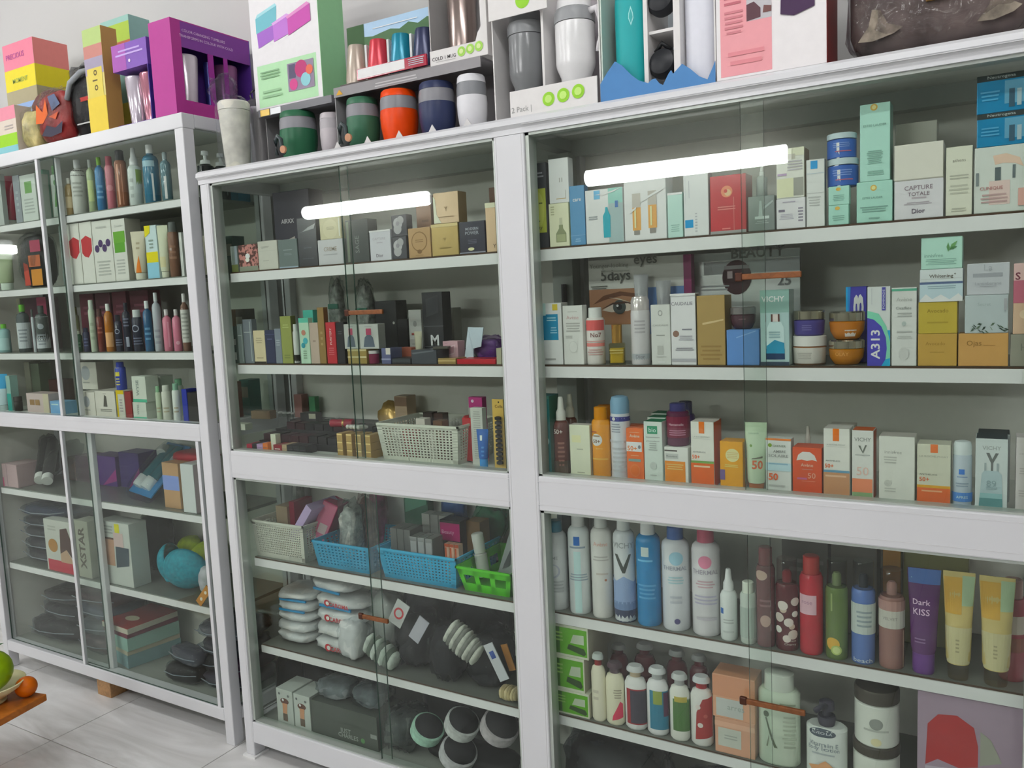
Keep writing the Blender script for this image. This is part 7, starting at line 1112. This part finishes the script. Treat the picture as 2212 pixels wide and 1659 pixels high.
# open carton of two handled tumblers
c0, c1 = at(1066, .03), at(1296, .03); w_ = c1-c0; hh = .36
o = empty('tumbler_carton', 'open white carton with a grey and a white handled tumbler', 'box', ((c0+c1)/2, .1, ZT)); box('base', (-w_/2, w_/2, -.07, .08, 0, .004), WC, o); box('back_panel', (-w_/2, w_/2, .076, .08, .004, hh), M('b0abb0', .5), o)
box('left_panel', (-w_/2, -w_/2+.003, -.06, .076, .004, hh), WC, o); box('right_panel', (w_/2-.003, w_/2, -.06, .076, .004, hh), WC, o); box('divider', (-.012, -.006, -.05, .076, .004, hh*.9), WC, o)
fs = box('front_strip', (-w_/2+w_*.18, w_/2-.004, -.073, -.070, .0, .062), WC, o); deco(fs, [('t', .2, .3, .24, '2 Pack |', '9a9a98', .01)]+[('e', .46+.17*i, .52+.04*i, .07, '8cc040') for i in range(3)]+[('e', .46+.17*i, .52+.04*i, .04, 'b4d878') for i in range(3)], lambda x, z, k: (x+w_*.08, -.0733-.0003*k, z), w_*.8, .06)
zt = Zp(40, c0+.05, .04)-ZT; ts = box('top_strip', (-w_/2, w_*.06, -.071, -.068, zt, hh), WC, o); deco(ts, [('e', .6, .22, .12, '8cc040')], lambda x, z, k: (x-w_*.22, -.0713-.0003*k, z+zt), w_*.56, hh-zt)
def quencher(x, r, h, cb, cl, handle, lab):
    g_ = bpy.data.objects.new('handled_tumbler', None); COL.objects.link(g_); g_.parent = o; g_.location = (x, -.012, .005); g_['label'] = lab
    loft('body', [(0, r*.68, r*.68), (h*.02, r*.7, r*.7), (h*.3, r*.76, r*.76), (h*.38, r*.95, r*.95), (h*.42, r, r), (h*.76, r, r)], M(cb, .18), g_, 28); loft('collar', [(h*.765, r*1.03, r*1.03), (h*.84, r*1.04, r*1.04), (h*.88, r*.95, r*.95)], M(cl, .3), g_, 28); loft('lid', [(h*.885, r*.9, r*.9), (h*.97, r*.85, r*.85), (h, r*.7, r*.7)], M(cb, .3), g_, 28)
    if handle: tubepath('handle', [(r*.95, -.01, h*.84), (r*1.35, -.012, h*.85), (r*1.5, -.012, h*.78), (r*1.48, -.012, h*.55), (r*1.4, -.012, h*.48)], .008, M('cfcdd0', .3), g_)
quencher(-w_*.26, .043, Zp(30, c0+.05, .08)-ZT, '77797b', '7d7f81', False, 'grey tumbler'); quencher(w_*.2, .045, Zp(-6, c1-.07, .08)-ZT, 'd3d3d4', '8f9193', True, 'white tumbler with a handle')
# teal bottle set with mountain cut-out
c0, c1 = at(1300, .02), at(1546, .02); w_ = c1-c0; hh = .36
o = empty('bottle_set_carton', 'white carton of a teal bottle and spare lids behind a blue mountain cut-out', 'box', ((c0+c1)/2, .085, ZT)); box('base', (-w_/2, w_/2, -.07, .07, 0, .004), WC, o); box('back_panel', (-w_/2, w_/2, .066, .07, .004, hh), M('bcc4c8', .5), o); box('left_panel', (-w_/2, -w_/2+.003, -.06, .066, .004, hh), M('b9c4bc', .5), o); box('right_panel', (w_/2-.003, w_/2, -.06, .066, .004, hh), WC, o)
vx = lambda px: (px-1300)/246-.5; mt = [(1297, 215), (1297, 183), (1312, 158), (1330, 133), (1345, 142), (1365, 163), (1380, 174), (1400, 180), (1408, 172), (1416, 170), (1424, 180), (1432, 184), (1444, 160), (1450, 152), (1454, 160), (1474, 138), (1490, 148), (1510, 165), (1528, 172), (1540, 145), (1545, 132), (1545, 170)]
P_ = []
for px, py in mt: x = Xp(px, .012, ZT+.05); P_.append((x-(c0+c1)/2, max(0., Zp(py, x, .012)-ZT)))
P_[0] = (P_[0][0], 0.); P_[-1] = (P_[-1][0], 0.); n = len(P_)
mk('mountain_cutout', [(x, -.075, z) for x, z in P_]+[(x, -.072, z) for x, z in P_], [tuple(range(n)), tuple(range(n, 2*n))[::-1]]+[(i, i+n, (i+1) % n+n, (i+1) % n) for i in range(n)], M('4a7cb0', .45), o)
bt = loft('teal_bottle', [(.005, .036, .036), (.2, .037, .037), (.235, .034, .034), (.255, .022, .022), (.27, .02, .02)], M('2f9a9c', .45), o, 28); bt.data.transform(Matrix.Translation((-w_*.27, -.02, 0)))
R_ = .0375; deco(bt, [('p', [(.5, .60), (.57, .66), (.56, .70), (.5, .76), (.44, .70), (.43, .66)], '9fd4d0'), ('p', [(.5, .62), (.55, .665), (.54, .695), (.5, .735), (.46, .695), (.45, .665)], '4aa6a6')], lambda x, z, k: (-w_*.27+R_*math.sin(x/R_+.3), -.02-R_*math.cos(x/R_+.3)-.0004*k, z), .08, .25)
tubepath('black_strap', [(-w_*.4, .01, .05), (-w_*.42, .0, .16), (-w_*.39, .0, .24), (-w_*.3, .01, .275)], .005, M('26282c', .5), o)
for a, b in ((-.11, -.09), (.15, .19)): box('divider', (w_*a, w_*b+.004, -.06, .066, .004, hh), WC, o)
box('lid_shelf', (-w_*.09, w_*.15, -.05, .066, .125, .131), WC, o)
for z in (.03, .155):
    l = loft('spare_lid', [(0, .03, .03), (.012, .032, .032), (.024, .026, .026), (.03, .012, .012)], M('26282c', .4), o, 24); l.data.transform(Matrix.Translation((w_*.03, -.03, z+.033)) @ Matrix.Rotation(math.radians(80), 4, 'X'))
    tubepath('lid_loop', [(w_*.03-.016, -.04, z+.06), (w_*.03, -.046, z+.075), (w_*.03+.016, -.04, z+.06)], .005, M('1f2124', .4), o)
wb = loft('white_bottle', [(.005, .033, .033), (.24, .034, .034), (.27, .022, .022)], M('c9cad2', .3), o, 26); wb.data.transform(Matrix.Translation((w_*.34, -.02, 0)))
R2 = .035; deco(wb, [('e', .5, .85, .34, '3f6fb0', .14), ('p', [(.2, .82), (.8, .86), (.76, .76), (.5, .72), (.24, .76)], 'b83a44'), ('e', .5, .91, .22, '8ab8d8', .05), ('t', .5, .78, .3, '12', 'd8dce4', .02)], lambda x, z, k: (w_*.34+R2*math.sin(x/R2+.2), -.02-R2*math.cos(x/R2+.2)-.0004*k, z), .075, .25)
# white box with pink panel and purple bag
c0, c1 = at(1549, .005), at(1786, .005); w_ = c1-c0
q = WB((c0+c1)/2, .06, ZT, w_, .11, .34, 'd4d1d2', 'white box printed with a pink panel and a purple pouch', [('r', .04, .015, .52, .55, 'e0969c'), ('r', .29, .30, .52, .50, 'b0aeb2'), ('p', [(.29, .30), (.42, .31), (.42, .36), (.36, .40), (.29, .39)], '5a3c44'), ('p', [(.40, .41), (.52, .40), (.52, .48), (.46, .5), (.40, .46)], '6a4038'), ('p', [(.44, .33), (.52, .33), (.52, .36), (.45, .37)], '6c4a48'), ('l', .08, .40, .24, .46, 2, 'b86a74'), ('l', .08, .24, .26, .38, 5, 'c07a82'), ('l', .1, .06, .46, .16, 2, 'cf858c'), ('p', [(.60, .30), (.72, .28), (.9, .31), (.91, .54), (.86, .56), (.78, .58), (.68, .555), (.61, .53)], '432a4c')])
mk('red_side', bxv(w_/2, w_/2+.001, -.055, .055, 0, .34), BF, M('7a2c2c', .45), q.o)
c0, c1 = at(1818, .02), at(2260, .02); w_ = c1-c0
o = empty('wrapped_bag', 'grey leopard print handbag in crinkled clear wrap', 'bag', ((c0+c1)/2, .12, ZT)); pillow('bag', (0, 0, .11), (w_*.95, .18, .22), I3, M('6a605c', .45, 0., 'mottle', 0., 12.), o, 310, .08, 14, 5.)
pillow('plastic_wrap', (0, 0, .112), (w_*.99, .2, .228), I3, FILM('ccc8cc', .05, 22.), o, 311, .09, 22, 5., lobes=14); box('tan_strap', (-.02, .04, -.098, -.09, .08, .2), M('a8864c', .6), o)
for x, s_ in ((-w_*.32, 1), (w_*.28, .8)): mk('pale_patch', [(x-.03, -.094, .03), (x-.005, -.094, .028), (x+.03*s_, -.094, .036), (x+.045*s_, -.094, .045), (x+.02, -.094, .055), (x+.008, -.094, .08), (x-.006, -.094, .084), (x-.012, -.094, .055)], [tuple(range(8))], M('7d7468', .6, 0., 'mottle', 0., 40.), o)
# ================================================================ on top of the tall cabinet
ZL = SH['LT'][0]
def al(px, y, z=None): return Xp(px, y, ZL if z is None else z)
c0, c1 = al(22, .12), al(86, .12); w_ = c1-c0; hh = Zp(88, (c0+c1)/2, .12)-ZL
q = WB((c0+c1)/2, .2, ZL, w_, .13, hh, 'b8b09c', 'gift box with pink, yellow, tan and blue bands', [('r', 0, .78, 1, 1, 'd0788c'), ('r', 0, .6, 1, .78, 'cfc03c'), ('r', 0, .48, 1, .6, '9c9478'), ('r', 0, .26, 1, .48, '8aa4cc'), ('r', 0, .1, 1, .26, '5f94c0'), ('t', .4, .89, .6, 'PRECIOUS', 'a84a8c', .01, .05), ('t', .5, .68, .5, 'MOMENT', '8ca050', .01, .05)])
for a, b, c in ((.78, 1, 'd2807c'), (.6, .78, 'cfc03c'), (.26, .6, '9c9478'), (.0, .26, '6a98c0')): mk('side_band', [(w_/2+.0005, -.065, a*hh), (w_/2+.0005, .065, a*hh), (w_/2+.0005, .065, b*hh), (w_/2+.0005, -.065, b*hh)], [(0, 1, 2, 3)], M(c, .45), q.o)
c0, c1 = al(-14, .03), al(38, .03); q = WB((c0+c1)/2, .065, ZL, c1-c0, .06, Zp(240, c0, .03)-ZL, 'c4b9ac', 'small box with pink, cream and lime bands', [('r', 0, .72, 1, 1, 'd08494'), ('r', 0, .16, 1, .42, '8cbc34'), ('r', 0, 0, 1, .16, '7fb4bc'), ('l', .5, .5, .9, .62, 2, 'a8a09c'), ('e', .15, .58, .1, 'd8a850')])
SH['LT2'] = (ZL, LY, YW-.008, 9.); LIM['Q'] = (-9, 9); SH['Q'] = SH['LT2']
Sk('Q', 44, 82, 240, M('b4a878', .35, 0., 'mottle', 0., 20.), 'pale yellow packet in glinting clear wrap', d=.06, dy=.01, film=FILM('eef0e6', .05, 40.), seed=320, amp=.15, name='wrapped_packet', cat='packet')
Sk('Q', 76, 148, 200, M('8c2c2c', .35, 0., 'mottle', 0., 14.), 'red and orange printed pouch in clear wrap', d=.07, dy=.0, film=FILM('e6e2e0', .05, 40.), seed=321, amp=.12, name='printed_pouch', cat='pouch', dec=[('p', [(.06, .42), (.12, .8), (.3, .62), (.42, .86), (.46, .56), (.28, .4)], 'c8602c'), ('p', [(.5, .9), (.72, .92), (.86, .7), (.6, .6)], '54607c'), ('p', [(.22, .16), (.4, .34), (.66, .26), (.9, .36), (.84, .14), (.5, .1)], '2f2c40'), ('p', [(.5, .5), (.8, .56), (.7, .42)], 'b8502c')])
zc = ZL+.14; o = empty('velvet_hat', 'dusty brown velvet hat lying on the printed pouch', 'hat', (al(118, .1), .12, ZL+.118)); loft('crown', [(0, .075, .06), (.03, .078, .062), (.06, .066, .052), (.08, .04, .03), (.086, .01, .01)], M('6a4a48', .7, 0., 'cloth', 0., 40.), o, 26).data.transform(E3(14, -22, 0).to_4x4()); loft('brim', [(-.006, .086, .07), (0, .092, .075), (.006, .086, .07)], M('8a6462', .7, 0., 'cloth', 0., 40.), o, 26).data.transform(E3(14, -22, 0).to_4x4())
q = Sk('Q', 148, 200, 150, M('1b1a1c', .5, 0., 'cloth', 0., 16.), 'black bag with a grey strap and red stripes', d=.1, dy=.02, film=FILM('a8a8ac', .05, 35.), seed=322, amp=.12, name='shoulder_bag', cat='bag', dec=[('r', .45, .5, .95, .56, '9c2a24'), ('r', .4, .18, .95, .2, 'a8a8a8')])
tubepath('strap', [(-.05, -.052, q.h*.55), (-.02, -.056, q.h*.75), (.04, -.054, q.h*.86), (.06, -.02, q.h*.92)], .009, M('8f9498', .5), q.o)
gp = [('r', 0, .84, 1, 1, 'a4b878'), ('r', 0, .72, 1, .84, 'b47c74'), ('r', 0, .56, 1, .72, '9890a4'), ('r', .1, .34, .9, .62, 'c9b85c'), ('r', 0, 0, 1, .34, 'cfb84c'), ('tv', .5, .5, .2, 'o l o', '5c4c28', .02, .4)]
c0, c1 = al(196, .03), al(235, .03); q = WB((c0+c1)/2, .06, ZL, c1-c0, .055, Zp(60, (c0+c1)/2, .03)-ZL, 'c4b878', 'tall pastel gift box with a yellow plaque', gp, side=None)
mk('side_stripe', bxv((c1-c0)/2, (c1-c0)/2+.0008, -.0275, .0275, 0, Zp(60, (c0+c1)/2, .03)-ZL), BF, M('b08a54', .45), q.o)
c0, c1 = al(240, .16), al(300, .16); q = WB((c0+c1)/2, .2, ZL, c1-c0, .08, Zp(40, (c0+c1)/2, .16)-ZL, '8fb4ac', 'tall pastel gift box with lime and violet patches behind the tumbler pack', [('r', .25, .80, 1, .95, '9cb44c'), ('r', .25, .72, 1, .80, 'b0604c'), ('r', .25, .56, 1, .72, '7a6a94'), ('e', .12, .78, .1, '4a6a94'), ('p', [(.1, .1), (.5, .4), (.3, .5)], '5c9a6c'), ('r', .5, .1, .9, .3, 'c4b45c')])
def tpack(lab, p0, p1, dep, yt, cols, headf, text_=None, rz=0., y=.03, cups=()):
    c0, c1 = al(p0, y), al(p1, y); w_ = c1-c0; h = Zp(yt, (c0+c1)/2, y)-ZL
    o = empty('tumbler_pack', lab, 'box', ((c0+c1)/2, y+dep/2, ZL), math.radians(rz)); return o, w_, h
o, w_, h = tpack('smaller purple tumbler pack with one clear tumbler showing', 256, 330, .1, 90, None, .3, y=.035)
PU = M('6a4c9c', .4); PK = M('9c4a94', .4); box('base', (-w_/2, w_/2, -.05, .05, 0, .006), PU, o); box('back_card', (-w_/2, w_/2, .046, .05, .006, h), PU, o); hd = box('header', (-w_/2, w_/2, -.05, .046, h*.68, h), M('7a56a8', .4), o); box('right_card', (w_/2-.003, w_/2, -.05, .046, .006, h*.68), M('4a3a8c', .4), o); deco(hd, [('r', 0, 0, .4, 1, '9c58a4'), ('l', .1, .5, .9, .8, 2, 'b49cd0'), ('e', .5, .3, .03, 'd8c8e4')], lambda x, z, k: (x, -.0503-.0003*k, z+h*.68), w_, h*.32)
for i, x in enumerate((-w_*.2, w_*.22)): t = loft('clear_tumbler', [(.007, .026, .026), (h*.6, .036, .036), (h*.62, .034, .034)], M(('b9b2bc', 'a8707f')[i], .12, .4), o, 24); t.data.transform(Matrix.Translation((x, -.005, 0)))
# big magenta pack standing with its broad face towards the wide cabinet
c1 = al(383, .02); c0 = al(337, .02); w_ = c1-c0; h = Zp(36, c1, .02)-ZL; dp = .3
o = empty('tumbler_pack', 'large magenta tumbler pack with a rounded window and a silver tumbler', 'box', ((c0+c1)/2, .02+dp/2, ZL)); MG = M('a83a88', .4); VI = M('5c3a94', .4)
box('front_panel', (-w_/2, w_/2, -dp/2, -dp/2+.003, 0, h), MG, o); box('back_panel', (-w_/2, w_/2, dp/2-.003, dp/2, 0, h), VI, o); box('left_panel', (-w_/2, -w_/2+.003, -dp/2+.003, dp/2-.003, 0, h), VI, o); box('top_panel', (-w_/2+.003, w_/2, -dp/2+.003, dp/2-.003, h-.003, h), MG, o); box('base', (-w_/2+.003, w_/2, -dp/2+.003, dp/2-.003, 0, .003), MG, o)
def fr_(y0, y1, z0, z1, m, nm): return box(nm, (w_/2-.003, w_/2, y0, y1, z0, z1), m, o)
fr_(-dp/2+.003, -dp/2+.035, .003, h-.003, MG, 'window_frame'); fr_(-dp/2+.035, dp/2-.003, .003, h*.16, MG, 'window_frame'); hd = fr_(-dp/2+.035, dp/2-.003, h*.72, h-.003, M('7c3f92', .4), 'header'); fr_(-dp/2+.13, -dp/2+.15, h*.16, h*.72, M('93308c', .4), 'window_bar'); fr_(-dp/2+.19, -dp/2+.205, h*.16, h*.72, M('93308c', .4), 'window_bar')
text(hd, 'COLOR CHANGING TUMBLERS', 'd8bce0', .16, lambda x, z: (w_/2+.0006, -.03+x, h*.9+z), maxh=.012); text(hd, 'TRANSFORMS IN COLOUR WITH COLD', 'd8bce0', .2, lambda x, z: (w_/2+.0006, -.02+x, h*.84+z), maxh=.009)
for i, (y_, c) in enumerate(((-dp/2+.08, 'c4bcc4'), (-dp/2+.168, '3a3a84'), (-dp/2+.235, '7a4a74'))): t = loft('tumbler', [(.004, .028, .028), (h*.66, .04, .04), (h*.68, .038, .038)] if i != 1 else [(.004, .012, .012), (h*.68, .014, .014)], M(c, .2, .3), o, 24); t.data.transform(Matrix.Translation((w_/2-.05 if w_ > .1 else 0, y_, 0)))
# ================================================================ fruit bowl on a low wooden stool in front of the tall cabinet
ZS = .225; RH = Vector((RT.x, RT.y, 0)).normalized(); WD = M('a8642c', .45, 0., 'wood', 0., 14.)
c_ = Pz(80, 1510, ZS); e_ = Pz(0, 1554, ZS); e1 = (e_-c_).normalized(); e2 = Vector((e1.y, -e1.x, 0)); 
if e2.x > 0: e2 = -e2
ang = math.atan2(e1.y, e1.x); o = empty('wooden_stool', 'low wooden stool carrying a bowl of fruit', 'stool', (c_.x, c_.y, 0), ang); sg = 1 if Vector((-e1.y, e1.x, 0)).dot(e2) > 0 else -1
def sb(nm, a0, a1, b0, b1, z0, z1): y0, y1 = sorted((sg*b0, sg*b1)); return box(nm, (a0, a1, y0, y1, z0, z1), WD, o, bev=.003)
sb('top_board', -.035, .38, 0, .34, ZS-.022, ZS)
for a in (.14, .32):
    for b in (.14, .28): sb('leg', a, a+.03, b, b+.03, 0, ZS-.022)
zt_ = ZS+.0005; rim = Pz(46, 1474, zt_+.06); b0 = Vector((rim.x, rim.y, zt_))-RH*.098
o = empty('fruit_bowl', 'cream ceramic bowl on the wooden stool', 'bowl', tuple(b0))
loft('bowl', [(0, .04, .04), (.004, .042, .042), (.012, .035, .035), (.02, .05, .05), (.045, .088, .088), (.06, .098, .098), (.062, .095, .095), (.045, .084, .084), (.024, .045, .045), (.02, .01, .01)], M('cfcaa4', .35), o, 36)
def fruit(lab, nm, p, r, col, sz=1., spot=None, leaf=False):
    o = empty(nm, lab, 'fruit', tuple(p)); loft('flesh', [(r*sz*(1-math.cos(math.pi*k/12)), max(.001, r*math.sin(math.pi*k/12)), max(.001, r*math.sin(math.pi*k/12))) for k in range(13)], M(col, .35, 0., 'cloth', .05, 14.), o, 24)
    if spot: n = 16; d = Vector((.55, -.8, .1)).normalized(); u = d.cross(Vector((0, 0, 1))).normalized(); v = u.cross(d); mk('blush', [tuple(Vector((0, 0, r*sz))+(d*math.sqrt(1-(q*q))+(u*math.cos(2*math.pi*k/n)+v*math.sin(2*math.pi*k/n))*q)*r*1.012) for q in (.12, .42) for k in range(n)]+[tuple(Vector((0, 0, r*sz))+d*r*1.012)], [(k, (k+1) % n, n+(k+1) % n, n+k) for k in range(n)]+[(2*n, (k+1) % n, k) for k in range(n)], M(spot, .4), o, True)
    if leaf:
        for a in (-.6, .3, 1.2): mk('leaf', [(0, 0, r*2*sz-.004), (.02*math.cos(a)-.006, .02*math.sin(a), r*2*sz+.016), (.05*math.cos(a), .05*math.sin(a), r*2*sz+.012), (.02*math.cos(a)+.006, .02*math.sin(a)+.006, r*2*sz+.008)], [(0, 1, 2, 3)], M('2f5a34', .4), o)
        tubepath('stalk', [(0, 0, r*2*sz-.004), (.004, 0, r*2*sz+.03)], .003, M('6a5a34', .6), o)
    return o
fruit('large green melon with a yellow blush in the cream bowl', 'melon', b0+Vector((0, 0, .034)), .068, '8aa81c', .95, 'c9c43c', True)
p_ = c_-e1*.005+e2*.046; fruit('orange fruit lying behind the cream bowl', 'orange', (p_.x, p_.y, zt_), .032, 'c4641c')
finish_text()
